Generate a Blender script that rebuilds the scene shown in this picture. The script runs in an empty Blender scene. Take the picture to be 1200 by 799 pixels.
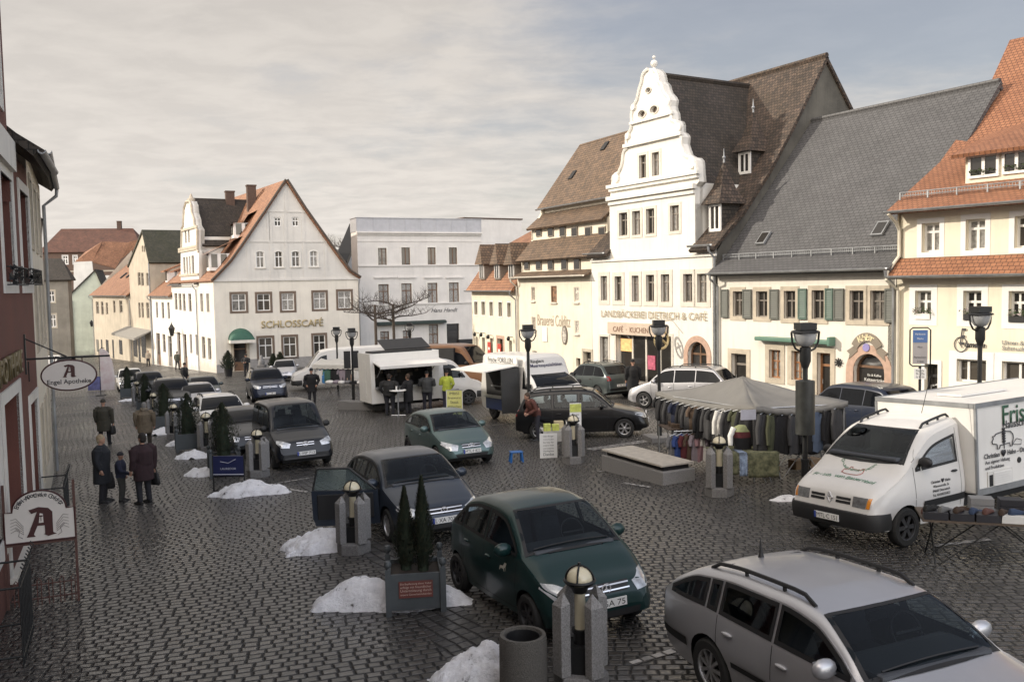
import bpy, bmesh, math, random
from mathutils import Vector, Matrix
from mathutils.bvhtree import BVHTree
from mathutils.geometry import tessellate_polygon
random.seed(7)
scene = bpy.context.scene
COL = scene.collection
R = math.radians
F_, PITCH, ROLL, CZ, GA, GB = 1050., math.atan(66.5/1050.), R(1.09), 4.3, .03, -.027
FV = Vector((0, math.cos(PITCH), -math.sin(PITCH))); U0 = Vector((0, math.sin(PITCH), math.cos(PITCH))); R0 = Vector((1, 0, 0))
def ray(px, py):
 X, Y = px-600, 399.5-py
 return F_*FV + (math.cos(ROLL)*X+math.sin(ROLL)*Y)*R0 + (-math.sin(ROLL)*X+math.cos(ROLL)*Y)*U0
def gz(x, y): return GA*x+GB*y
def G(px, py, h=0.):
 d = ray(px, py); t = (CZ-h)/(GA*d.x+GB*d.y-d.z)
 return Vector((t*d.x, t*d.y, t*d.z+CZ))
def PD(px, py, depth):
 d = ray(px, py); t = depth/d.y
 return Vector((t*d.x, t*d.y, t*d.z+CZ))
GN = Vector((-GA, -GB, 1)).normalized()
class MB:
 def __init__(s): s.v = []; s.f = []; s.m = []; s.uv = {}
 def add(s, vs, fs, mi=0):
  o = len(s.v); s.v += [tuple(v) for v in vs]
  for f in fs: s.f.append([o+i for i in f]); s.m.append(mi)
  return s
 def box(s, x0, x1, y0, y1, z0, z1, mi=0, M=None):
  vs = [Vector((x, y, z)) for z in (z0, z1) for y in (y0, y1) for x in (x0, x1)]
  if M is not None: vs = [M @ v for v in vs]
  return s.add(vs, [(0,2,3,1),(4,5,7,6),(0,1,5,4),(2,6,7,3),(0,4,6,2),(1,3,7,5)], mi)
 def ring(s, c, ax, r, n, ref=None, r2=None):
  ax = Vector(ax).normalized(); ref = Vector(ref) if ref else (Vector((0,0,1)) if abs(ax.z) < .9 else Vector((1,0,0)))
  u = ax.cross(ref).normalized(); w = u.cross(ax).normalized()
  return [Vector(c)+u*r*math.cos(2*math.pi*i/n)+w*(r2 or r)*math.sin(2*math.pi*i/n) for i in range(n)]
 def loft(s, rings, cap=True, mi=0, closed=True):
  n = len(rings[0]); vs = [v for r in rings for v in r]; fs = []
  for k in range(len(rings)-1):
   for i in range(n if closed else n-1):
    j = (i+1) % n; fs.append((k*n+i, k*n+j, (k+1)*n+j, (k+1)*n+i))
  if cap and closed: fs += [tuple(range(n-1, -1, -1)), tuple((len(rings)-1)*n+i for i in range(n))]
  return s.add(vs, fs, mi)
 def tube(s, pts, r, n=8, mi=0, cap=True):
  pts = [Vector(p) for p in pts]; rr = r if isinstance(r, (list, tuple)) else [r]*len(pts); rs = []
  ref = None
  for i, p in enumerate(pts):
   a = pts[min(i+1, len(pts)-1)]-pts[max(i-1, 0)]
   if a.length < 1e-6: a = Vector((0,0,1))
   a.normalize()
   if ref is None: ref = Vector((0,0,1)) if abs(a.z) < .9 else Vector((1,0,0))
   u = a.cross(ref)
   if u.length < 1e-4: u = a.cross(Vector((.3,.9,.1)))
   u.normalize(); w = u.cross(a).normalized(); ref = w
   rs.append([p+u*rr[i]*math.cos(2*math.pi*k/n)+w*rr[i]*math.sin(2*math.pi*k/n) for k in range(n)])
  return s.loft(rs, cap, mi)
 def lathe(s, prof, n=20, c=(0,0,0), mi=0, M=None, cap=True):
  rs = []
  for r, z in prof:
   q = [Vector((c[0]+r*math.cos(2*math.pi*k/n), c[1]+r*math.sin(2*math.pi*k/n), c[2]+z)) for k in range(n)]
   rs.append([M @ v for v in q] if M is not None else q)
  return s.loft(rs, cap, mi)
 def ball(s, c, r, n=12, mi=0, sc=(1,1,1), top=1., bot=-1.):
  rs = []
  for k in range(n//2+1):
   t = math.asin(max(-1, min(1, bot)))+(math.asin(min(1, top))-math.asin(max(-1, bot)))*k/(n//2)
   rr = max(r*math.cos(t), 1e-4)
   rs.append([Vector((c[0]+rr*math.cos(2*math.pi*i/n)*sc[0], c[1]+rr*math.sin(2*math.pi*i/n)*sc[1], c[2]+r*math.sin(t)*sc[2])) for i in range(n)])
  return s.loft(rs, True, mi)
 def poly(s, pts, mi=0):
  return s.add(pts, [tuple(range(len(pts)))], mi)
 def prism(s, pts2, f, t0, t1, mi=0):
  """extrude a 2-D polygon; f(a,b,t)->point"""
  n = len(pts2); vs = [f(a, b, t0) for a, b in pts2]+[f(a, b, t1) for a, b in pts2]
  tri = tessellate_polygon([[Vector((a, b, 0)) for a, b in pts2]])
  fs = [tuple(t) for t in tri]+[tuple(n+i for i in reversed(t)) for t in tri]
  fs += [(i, (i+1) % n, n+(i+1) % n, n+i) for i in range(n)]
  return s.add(vs, fs, mi)
 def holed(s, outer, holes, f, t0, reveal, mi=0, mr=None):
  """polygon with holes at f(a,b,t0), reveals go to t0+reveal"""
  L = [outer]+holes; flat = [p for l in L for p in l]
  tri = tessellate_polygon([[Vector((a, b, 0)) for a, b in l] for l in L])
  ar = lambda l: abs(sum(l[i-1][0]*l[i][1]-l[i][0]*l[i-1][1] for i in range(len(l)))/2)
  got = sum(ar([flat[i] for i in t]) for t in tri); want = ar(outer)-sum(ar(h) for h in holes)
  if abs(got-want) > .02*ar(outer): print('HOLED', round(got,1), round(want,1), [(round(min(a for a, b in h),2), round(max(a for a, b in h),2), round(min(b for a, b in h),2), round(max(b for a, b in h),2)) for h in holes], [(round(a,2), round(b,2)) for a, b in outer][:8])
  s.add([f(a, b, t0) for a, b in flat], [tuple(t) for t in tri], mi)
  for h in holes:
   n = len(h)
   s.add([f(a, b, t0) for a, b in h]+[f(a, b, t0+reveal) for a, b in h], [(i, (i+1) % n, n+(i+1) % n, n+i) for i in range(n)], mi if mr is None else mr)
  return s
 def quv(s, pts, uvs, mi=0):
  s.add(pts, [tuple(range(len(pts)))], mi); s.uv[len(s.f)-1] = uvs; return s
 def mesh(s, name, mats, smooth=None):
  me = bpy.data.meshes.new(name); me.from_pydata(s.v, [], s.f); me.update()
  for m in (mats if isinstance(mats, (list, tuple)) else [mats]): me.materials.append(m)
  if any(s.m): me.polygons.foreach_set('material_index', s.m)
  if any(('tiles' in m.name or 'slate' in m.name) for m in (mats if isinstance(mats, (list, tuple)) else [mats])):
   for fi, f in enumerate(s.f):
    if fi not in s.uv:
     n = me.polygons[fi].normal; u = Vector((-n.y, n.x, 0)); u = u.normalized() if u.length > .05 else Vector((1,0,0)); w = n.cross(u)
     s.uv[fi] = [(Vector(s.v[i]).dot(u), Vector(s.v[i]).dot(w)) for i in f]
  if s.uv:
   ul = me.uv_layers.new(name='UVMap')
   for fi, uv in s.uv.items():
    for k, li in enumerate(me.polygons[fi].loop_indices): ul.data[li].uv = uv[k]
  if smooth:
   me.polygons.foreach_set('use_smooth', [True]*len(me.polygons))
   me.set_sharp_from_angle(angle=R(smooth))
  return me
 def build(s, name, mats, parent=None, smooth=None, bevel=0, M=None):
  me = s.mesh(name, mats, smooth); o = bpy.data.objects.new(name, me); COL.objects.link(o)
  if parent: o.parent = parent
  if M is not None: o.matrix_local = M
  if bevel:
   b = o.modifiers.new('Bevel', 'BEVEL'); b.width = bevel; b.segments = 2; b.limit_method = 'ANGLE'; b.angle_limit = R(40)
  return o
def tag(o, label=None, cat=None, group=None, kind=None):
 if label: o['label'] = label
 if cat: o['category'] = cat
 if group: o['group'] = group
 if kind: o['kind'] = kind
 return o
def thing(name, label, cat, loc, rz=0., group=None, M=None):
 o = bpy.data.objects.new(name, None); COL.objects.link(o); o.empty_display_size = .2
 if M is not None: o.matrix_world = M
 else: o.location = loc; o.rotation_euler = (0, 0, rz)
 return tag(o, label, cat, group)
def solo(mb, name, mats, label, cat, loc=None, rz=0., group=None, smooth=None, bevel=0):
 o = mb.build(name, mats, None, smooth, bevel)
 if loc is not None: o.location = loc; o.rotation_euler = (0, 0, rz)
 return tag(o, label, cat, group)
def copy_tree(o, parent=None):
 c = o.copy(); COL.objects.link(c)
 if parent: c.parent = parent
 for ch in o.children: copy_tree(ch, c)
 return c
def ground_frame(p, hx, hy):
 """matrix with x along heading (hx,hy), z along the ground normal"""
 x = Vector((hx, hy, GA*hx+GB*hy)).normalized(); y = GN.cross(x).normalized(); z = x.cross(y)
 M = Matrix((x, y, z)).transposed().to_4x4(); M.translation = p; return M
def text(s, width, mat, parent, M, name='lettering', extrude=.006, height=None, shear=0., align='CENTER', space=1., bold=0.):
 cu = bpy.data.curves.new(name, 'FONT'); cu.body = s; cu.align_x = align; cu.align_y = 'CENTER'; cu.size = 1; cu.extrude = 0; cu.shear = shear
 cu.space_character = space; cu.offset = bold; cu.resolution_u = 3
 o = bpy.data.objects.new(name, cu); COL.objects.link(o)
 me = bpy.data.meshes.new_from_object(o); bpy.data.objects.remove(o); bpy.data.curves.remove(cu); me.name = name
 if not me.vertices: return None
 xs = [v.co.x for v in me.vertices]; ys = [v.co.y for v in me.vertices]
 w = max(xs)-min(xs); h = max(ys)-min(ys)
 sx = width/w if width else height/h; sy = (height/h) if height else sx
 bm = bmesh.new(); bm.from_mesh(me)
 for v in bm.verts: v.co.x = (v.co.x-(min(xs)+max(xs))/2)*sx; v.co.y = (v.co.y-(min(ys)+max(ys))/2)*sy
 if extrude:
  g = bmesh.ops.extrude_face_region(bm, geom=bm.faces[:])
  for e in g['geom']:
   if isinstance(e, bmesh.types.BMVert): e.co.z += extrude
 bm.to_mesh(me); bm.free()
 me.materials.clear(); me.materials.append(mat)
 o = bpy.data.objects.new(name, me); COL.objects.link(o)
 if parent: o.parent = parent
 o.matrix_local = M; return o
MFACE = Matrix.Rotation(R(90), 4, 'X')                 # text on a facade: x right, z up, facing -y
def MF(x, y, z, rot=0.): return Matrix.Translation((x, y, z)) @ MFACE @ Matrix.Rotation(rot, 4, 'Z')
def nmat(name):
 m = bpy.data.materials.new(name); m.use_nodes = True; nt = m.node_tree
 return m, nt, nt.nodes['Principled BSDF']
def nd(nt, t, **kw):
 n = nt.nodes.new(t)
 for k, v in kw.items():
  if k.startswith('i_'): n.inputs[k[2:].replace('_', ' ')].default_value = v
  else: setattr(n, k, v)
 return n
def rgba(c): return (c[0], c[1], c[2], 1)
_mc = {}
def mat(name, col, rough=.6, metal=0., var=.12, scale=3., bump=0., bscale=40., coat=0., spec=.5, col2=None, streak=0., emit=0., coord='Object', trans=0., flake=0.):
 if name in _mc: return _mc[name]
 m, nt, b = nmat(name); L = nt.links.new
 b.inputs['Roughness'].default_value = rough; b.inputs['Metallic'].default_value = metal
 b.inputs['Coat Weight'].default_value = coat; b.inputs['Coat Roughness'].default_value = .06
 b.inputs['Specular IOR Level'].default_value = spec; b.inputs['Transmission Weight'].default_value = trans
 tc = nd(nt, 'ShaderNodeTexCoord')
 if var > 0:
  n = nd(nt, 'ShaderNodeTexNoise', i_Scale=scale, i_Detail=5., i_Roughness=.6); L(tc.outputs[coord], n.inputs['Vector'])
  r = nd(nt, 'ShaderNodeMapRange'); r.inputs['From Min'].default_value = .3; r.inputs['From Max'].default_value = .7; L(n.outputs['Fac'], r.inputs['Value'])
  mx = nd(nt, 'ShaderNodeMix', data_type='RGBA'); L(r.outputs['Result'], mx.inputs['Factor'])
  c2 = col2 or tuple(c*(1-var*1.6) for c in col)
  mx.inputs['A'].default_value = rgba(c2); mx.inputs['B'].default_value = rgba(tuple(min(1, c*(1+var*.5)) for c in col))
  out = mx.outputs['Result']
  if streak:
   mp = nd(nt, 'ShaderNodeMapping'); mp.inputs['Scale'].default_value = (1.6, 1.6, .12); L(tc.outputs[coord], mp.inputs['Vector'])
   n2 = nd(nt, 'ShaderNodeTexNoise', i_Scale=2.2, i_Detail=6., i_Roughness=.65); L(mp.outputs['Vector'], n2.inputs['Vector'])
   r2 = nd(nt, 'ShaderNodeMapRange'); r2.inputs['From Min'].default_value = .52; r2.inputs['From Max'].default_value = .75; r2.inputs['To Max'].default_value = streak; L(n2.outputs['Fac'], r2.inputs['Value'])
   m2 = nd(nt, 'ShaderNodeMix', data_type='RGBA'); L(r2.outputs['Result'], m2.inputs['Factor']); L(out, m2.inputs['A'])
   m2.inputs['B'].default_value = rgba(tuple(c*.45 for c in col)); out = m2.outputs['Result']
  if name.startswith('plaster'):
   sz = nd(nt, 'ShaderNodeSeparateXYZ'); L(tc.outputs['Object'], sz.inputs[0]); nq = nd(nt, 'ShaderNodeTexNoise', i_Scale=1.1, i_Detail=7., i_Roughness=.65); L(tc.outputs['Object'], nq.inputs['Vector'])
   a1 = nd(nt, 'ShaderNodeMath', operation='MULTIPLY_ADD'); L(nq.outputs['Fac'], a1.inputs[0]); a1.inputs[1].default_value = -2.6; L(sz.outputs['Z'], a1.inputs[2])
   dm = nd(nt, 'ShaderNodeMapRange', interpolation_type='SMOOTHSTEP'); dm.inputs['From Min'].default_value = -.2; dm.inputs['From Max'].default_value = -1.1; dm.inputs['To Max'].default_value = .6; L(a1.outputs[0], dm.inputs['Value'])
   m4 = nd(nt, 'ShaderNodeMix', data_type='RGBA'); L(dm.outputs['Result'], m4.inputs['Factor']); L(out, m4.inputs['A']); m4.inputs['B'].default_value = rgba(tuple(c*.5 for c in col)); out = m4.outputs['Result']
  L(out, b.inputs['Base Color'])
  if rough > .15:
   rr = nd(nt, 'ShaderNodeMapRange'); rr.inputs['To Min'].default_value = rough*.85; rr.inputs['To Max'].default_value = min(1, rough*1.15); L(n.outputs['Fac'], rr.inputs['Value']); L(rr.outputs['Result'], b.inputs['Roughness'])
 else: b.inputs['Base Color'].default_value = rgba(col)
 if emit: b.inputs['Emission Color'].default_value = rgba(col); b.inputs['Emission Strength'].default_value = emit
 if bump:
  nb = nd(nt, 'ShaderNodeTexNoise', i_Scale=bscale, i_Detail=4.); L(tc.outputs[coord], nb.inputs['Vector'])
  bp = nd(nt, 'ShaderNodeBump', i_Strength=min(1, bump), i_Distance=.02); L(nb.outputs['Fac'], bp.inputs['Height']); L(bp.outputs['Normal'], b.inputs['Normal'])
 _mc[name] = m; return m
def tilemat(name, c1, c2, mortar, bw=.18, bh=.16, rough=.75, bump=.8, moss=None):
 """roof tiles in UV metres"""
 if name in _mc: return _mc[name]
 m, nt, b = nmat(name); L = nt.links.new
 uv = nd(nt, 'ShaderNodeUVMap')
 br = nd(nt, 'ShaderNodeTexBrick'); br.inputs['Color1'].default_value = rgba(c1); br.inputs['Color2'].default_value = rgba(c2); br.inputs['Mortar'].default_value = rgba(mortar)
 br.inputs['Scale'].default_value = 1; br.inputs['Brick Width'].default_value = bw; br.inputs['Row Height'].default_value = bh; br.inputs['Mortar Size'].default_value = .012; br.inputs['Bias'].default_value = -.1
 L(uv.outputs['UV'], br.inputs['Vector'])
 n = nd(nt, 'ShaderNodeTexNoise', i_Scale=.7, i_Detail=8., i_Roughness=.7); L(uv.outputs['UV'], n.inputs['Vector'])
 r = nd(nt, 'ShaderNodeMapRange'); r.inputs['From Min'].default_value = .35; r.inputs['From Max'].default_value = .7; L(n.outputs['Fac'], r.inputs['Value'])
 mx = nd(nt, 'ShaderNodeMix', data_type='RGBA', blend_type='MULTIPLY'); L(r.outputs['Result'], mx.inputs['Factor']); L(br.outputs['Color'], mx.inputs['A'])
 mx.inputs['B'].default_value = rgba(moss or (.55, .55, .55)); L(mx.outputs['Result'], b.inputs['Base Color'])
 b.inputs['Roughness'].default_value = rough
 sp = nd(nt, 'ShaderNodeSeparateXYZ'); L(uv.outputs['UV'], sp.inputs['Vector'])
 dv = nd(nt, 'ShaderNodeMath', operation='DIVIDE'); L(sp.outputs['Y'], dv.inputs[0]); dv.inputs[1].default_value = bh
 fr = nd(nt, 'ShaderNodeMath', operation='FRACT'); L(dv.outputs[0], fr.inputs[0])
 ad = nd(nt, 'ShaderNodeMath', operation='ADD'); L(fr.outputs[0], ad.inputs[0]);
 mm = nd(nt, 'ShaderNodeMath', operation='MULTIPLY'); L(br.outputs['Fac'], mm.inputs[0]); mm.inputs[1].default_value = .6; L(mm.outputs[0], ad.inputs[1])
 n3 = nd(nt, 'ShaderNodeTexNoise', i_Scale=6., i_Detail=3.); L(uv.outputs['UV'], n3.inputs['Vector'])
 a3 = nd(nt, 'ShaderNodeMath', operation='ADD'); L(ad.outputs[0], a3.inputs[0]); L(n3.outputs['Fac'], a3.inputs[1])
 bp = nd(nt, 'ShaderNodeBump', i_Strength=bump, i_Distance=.03, invert=True); L(a3.outputs[0], bp.inputs['Height']); L(bp.outputs['Normal'], b.inputs['Normal'])
 _mc[name] = m; return m
def glassmat(name, col=(.012,.014,.017), rough=.04, spec=.8):
 if name in _mc: return _mc[name]
 m, nt, b = nmat(name); L = nt.links.new
 b.inputs['Base Color'].default_value = rgba(col); b.inputs['Roughness'].default_value = rough; b.inputs['Specular IOR Level'].default_value = spec
 tc = nd(nt, 'ShaderNodeTexCoord'); n = nd(nt, 'ShaderNodeTexNoise', i_Scale=1.6, i_Detail=1.); L(tc.outputs['Object'], n.inputs['Vector'])
 bp = nd(nt, 'ShaderNodeBump', i_Strength=.12, i_Distance=.02); L(n.outputs['Fac'], bp.inputs['Height']); L(bp.outputs['Normal'], b.inputs['Normal'])
 _mc[name] = m; return m
def paint(name, col, metal=.35, rough=.32):
 return mat('paint_'+name, col, rough=rough, metal=metal, var=.05, scale=1.5, coat=.35, spec=.35)
M_BLACK = mat('black_plastic', (.015,.015,.016), .55, var=.1)
M_RUBBER = mat('rubber', (.018,.018,.018), .8, var=.2, scale=8)
M_IRON = mat('black_iron', (.02,.021,.022), .45, metal=.3, var=.2, scale=6)
M_STEEL = mat('galvanised', (.45,.46,.47), .4, metal=.8, var=.15, scale=5)
M_ALU = mat('alloy', (.55,.55,.56), .3, metal=.85, var=.06)
M_ALUD = mat('steel_rim', (.06,.06,.065), .5, metal=.6, var=.1)
M_WHITE = mat('white_paint', (.78,.77,.74), .5, var=.05, scale=2)
M_DARKIN = mat('dark_inside', (.012,.012,.013), .8, var=0)
M_CHROME = mat('chrome', (.75,.75,.76), .12, metal=1., var=0)
M_GLASS = glassmat('window_glass', (.030,.028,.026), .04, .6)
M_CARGLASS = glassmat('car_glass', (.007,.008,.010), .02, .22)
def clearglass(name, tint):
 m, nt, b = nmat(name); L = nt.links.new; nt.nodes.remove(b); o = nt.nodes['Material Output']
 t = nd(nt, 'ShaderNodeBsdfTransparent'); t.inputs['Color'].default_value = rgba(tint); g = nd(nt, 'ShaderNodeBsdfGlossy'); g.inputs['Roughness'].default_value = .02; g.inputs['Color'].default_value = (.8,.85,.9,1)
 f = nd(nt, 'ShaderNodeFresnel', i_IOR=1.42); x = nd(nt, 'ShaderNodeMixShader'); L(f.outputs[0], x.inputs['Fac']); L(t.outputs[0], x.inputs[1]); L(g.outputs[0], x.inputs[2]); L(x.outputs[0], o.inputs['Surface']); return m
M_CLEAR = clearglass('clear_car_glass', (.50,.56,.58))
M_LAMPGLASS = mat('headlight_glass', (.62,.64,.66), .12, metal=.35, var=.25, scale=14, coat=.8)
M_REDLIGHT = mat('tail_light_red', (.28,.012,.010), .2, var=.2, scale=20, coat=.6)
M_AMBER = mat('amber_lens', (.55,.20,.02), .2, var=.1, coat=.6)
M_PLATE = mat('plate_white', (.74,.74,.72), .4, var=.03)
M_INK = mat('ink_black', (.012,.012,.013), .6, var=0)
M_ZINC = mat('zinc', (.33,.34,.35), .45, metal=.55, var=.2, scale=2.)
M_SNOW = None
def cobble(name, ang, bw=.215, rh=.15, base=(.108,.099,.088), dark=(.025,.023,.021), rough=.24, bump=1., seed=0.):
 m, nt, b = nmat(name); L = nt.links.new
 g = nd(nt, 'ShaderNodeNewGeometry')
 n0 = nd(nt, 'ShaderNodeTexNoise', i_Scale=.35, i_Detail=2.); L(g.outputs['Position'], n0.inputs['Vector'])
 n1 = nd(nt, 'ShaderNodeTexNoise', i_Scale=4.5, i_Detail=2.); L(g.outputs['Position'], n1.inputs['Vector'])
 def off(n, k):
  s = nd(nt, 'ShaderNodeVectorMath', operation='SUBTRACT'); L(n.outputs['Color'], s.inputs[0]); s.inputs[1].default_value = (.5,.5,.5)
  q = nd(nt, 'ShaderNodeVectorMath', operation='SCALE'); L(s.outputs[0], q.inputs[0]); q.inputs['Scale'].default_value = k; return q
 a = nd(nt, 'ShaderNodeVectorMath', operation='ADD'); L(g.outputs['Position'], a.inputs[0]); L(off(n0, .35).outputs[0], a.inputs[1])
 a2 = nd(nt, 'ShaderNodeVectorMath', operation='ADD'); L(a.outputs[0], a2.inputs[0]); L(off(n1, .035).outputs[0], a2.inputs[1])
 mp = nd(nt, 'ShaderNodeMapping'); mp.inputs['Rotation'].default_value = (0, 0, R(ang)); mp.inputs['Location'].default_value = (seed, seed*.37, 0); L(a2.outputs[0], mp.inputs['Vector'])
 br = nd(nt, 'ShaderNodeTexBrick'); br.inputs['Scale'].default_value = 1; br.inputs['Brick Width'].default_value = bw; br.inputs['Row Height'].default_value = rh
 br.inputs['Mortar Size'].default_value = .028; br.inputs['Mortar Smooth'].default_value = 1.; br.offset_frequency = 2; br.squash = .85; br.squash_frequency = 3
 br.inputs['Color1'].default_value = rgba(base); br.inputs['Color2'].default_value = rgba(tuple(c*.42 for c in base)); br.inputs['Mortar'].default_value = rgba(tuple(c*.35 for c in dark)); br.inputs['Bias'].default_value = -.1
 L(mp.outputs['Vector'], br.inputs['Vector'])
 n2 = nd(nt, 'ShaderNodeTexNoise', i_Scale=.22, i_Detail=6., i_Roughness=.6); L(g.outputs['Position'], n2.inputs['Vector'])
 r2 = nd(nt, 'ShaderNodeMapRange'); r2.inputs['From Min'].default_value = .35; r2.inputs['From Max'].default_value = .68; L(n2.outputs['Fac'], r2.inputs['Value'])
 mx = nd(nt, 'ShaderNodeMix', data_type='RGBA', blend_type='MULTIPLY'); L(r2.outputs['Result'], mx.inputs['Factor']); L(br.outputs['Color'], mx.inputs['A']); mx.inputs['B'].default_value = (.50,.50,.52,1)
 n3 = nd(nt, 'ShaderNodeTexNoise', i_Scale=30., i_Detail=3.); L(g.outputs['Position'], n3.inputs['Vector'])
 m3 = nd(nt, 'ShaderNodeMix', data_type='RGBA', blend_type='OVERLAY'); m3.inputs['Factor'].default_value = .45; L(mx.outputs['Result'], m3.inputs['A']); L(n3.outputs['Fac'], m3.inputs['B'])
 L(m3.outputs['Result'], b.inputs['Base Color'])
 rr = nd(nt, 'ShaderNodeMapRange'); rr.inputs['From Min'].default_value = .35; rr.inputs['From Max'].default_value = .68; rr.inputs['To Min'].default_value = rough+.18; rr.inputs['To Max'].default_value = rough-.1; L(n2.outputs['Fac'], rr.inputs['Value'])
 ra = nd(nt, 'ShaderNodeMath', operation='ADD'); rb = nd(nt, 'ShaderNodeMath', operation='MULTIPLY'); L(br.outputs['Fac'], rb.inputs[0]); rb.inputs[1].default_value = .5; L(rr.outputs['Result'], ra.inputs[0]); L(rb.outputs[0], ra.inputs[1]); L(ra.outputs[0], b.inputs['Roughness'])
 b.inputs['Specular IOR Level'].default_value = .75
 h1 = nd(nt, 'ShaderNodeMath', operation='MULTIPLY'); L(br.outputs['Fac'], h1.inputs[0]); h1.inputs[1].default_value = -1.
 n4 = nd(nt, 'ShaderNodeTexNoise', i_Scale=5.5, i_Detail=2.); L(g.outputs['Position'], n4.inputs['Vector'])
 h2 = nd(nt, 'ShaderNodeMath', operation='MULTIPLY_ADD'); L(n4.outputs['Fac'], h2.inputs[0]); h2.inputs[1].default_value = .9; L(h1.outputs[0], h2.inputs[2])
 h3 = nd(nt, 'ShaderNodeMath', operation='MULTIPLY_ADD'); L(n3.outputs['Fac'], h3.inputs[0]); h3.inputs[1].default_value = .12; L(h2.outputs[0], h3.inputs[2])
 bp = nd(nt, 'ShaderNodeBump', i_Strength=bump, i_Distance=.034); L(h3.outputs[0], bp.inputs['Height']); L(bp.outputs['Normal'], b.inputs['Normal'])
 return m
M_COB = cobble('cobbles_street', -14)
M_COB2 = cobble('cobbles_square', 4, .19, .14, base=(.108,.099,.088), dark=(.025,.023,.021), seed=3.3)
M_GUT = cobble('cobbles_gutter', 58, .24, .19, base=(.085,.081,.077), seed=1.1)
M_PAV = cobble('pavement_slabs', 60, .5, .42, base=(.30,.27,.23), dark=(.14,.13,.12), rough=.6, bump=.5, seed=5.)
M_MARK = cobble('white_setts', -29, .2, .16, base=(.50,.48,.45), dark=(.16,.15,.14), rough=.5, bump=.8, seed=2.)
def sheet(name, pts, m, lift, kind='structure'):
 me = MB().poly([(x, y, gz(x, y)+lift) for x, y in pts]).mesh(name, m); o = bpy.data.objects.new(name, me); COL.objects.link(o); o['kind'] = kind; return o
mb = MB(); xs = [-900, -300, -120, -60, -30, 0, 30, 60, 120, 300, 900]; ys = [-300, -100, -40, 0, 20, 40, 60, 80, 120, 200, 400, 1200]
mb.add([(x, y, gz(x, y)) for y in ys for x in xs], [(j*11+i, j*11+i+1, (j+1)*11+i+1, (j+1)*11+i) for j in range(11) for i in range(10)])
tag(mb.build('ground', M_COB), kind='structure')
def strip(name, pts, w, m, lift):
 out_l, out_r = [], []
 for i, p in enumerate(pts):
  a = Vector(pts[max(i-1, 0)]); b = Vector(pts[min(i+1, len(pts)-1)]); d = (b-a).normalized(); n = Vector((-d.y, d.x))*w/2
  out_l.append(Vector(p)+n); out_r.append(Vector(p)-n)
 vs = [(q.x, q.y, gz(q.x, q.y)+lift) for q in out_l+out_r]; n = len(pts)
 o = MB().add(vs, [(i, i+1, n+i+1, n+i) for i in range(n-1)]).build(name, m); o['kind'] = 'structure'; return o
gp = [G(*q).xy for q in ((860,1100),(700,905),(560,770),(455,650),(385,580),(330,535),(270,500),(215,468),(175,440))]
strip('gutter', gp, .75, M_GUT, .008)
ro = [G(1500,905).xy, G(1500,575).xy, G(1080,505).xy, G(845,470).xy, G(700,452).xy, G(560,447).xy, G(420,452).xy, G(260,452).xy]
sheet('parking_area', [tuple(p) for p in gp]+[tuple(p) for p in reversed(ro)], M_COB2, .004)
for a, b in (((598,741),(740,704)),((740,778),(860,741)),((470,590),(500,588)),((322,567),(362,560)),((338,573),(360,577)),((690,527),(790,512)),((1095,640),(1160,632)),((795,545),(700,553)),((520,660),(470,640)),((560,500),(640,492)),((505,668),(475,668)),((730,566),(762,571))):
 strip('parking_marking', [G(*a).xy, G(*b).xy], .42 if a == (690,527) else .12, M_MARK, .012)
def snowmat():
 m, nt, b = nmat('old_snow'); L = nt.links.new
 tc = nd(nt, 'ShaderNodeTexCoord'); n = nd(nt, 'ShaderNodeTexNoise', i_Scale=5., i_Detail=8., i_Roughness=.7); L(tc.outputs['Object'], n.inputs['Vector'])
 r = nd(nt, 'ShaderNodeValToRGB'); r.color_ramp.elements[0].position = .33; r.color_ramp.elements[0].color = (.10,.09,.085,1); r.color_ramp.elements[1].position = .40; r.color_ramp.elements[1].color = (.74,.74,.76,1)
 e = r.color_ramp.elements.new(.6); e.color = (.90,.90,.92,1); L(n.outputs['Fac'], r.inputs['Fac']); L(r.outputs['Color'], b.inputs['Base Color'])
 b.inputs['Roughness'].default_value = .6; b.inputs['Subsurface Weight'].default_value = .0
 n2 = nd(nt, 'ShaderNodeTexNoise', i_Scale=22., i_Detail=6., i_Roughness=.7); L(tc.outputs['Object'], n2.inputs['Vector'])
 bp = nd(nt, 'ShaderNodeBump', i_Strength=.9, i_Distance=.04); L(n2.outputs['Fac'], bp.inputs['Height']); L(bp.outputs['Normal'], b.inputs['Normal'])
 return m
M_SNOW = snowmat()
from mathutils import noise as mnoise
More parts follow.
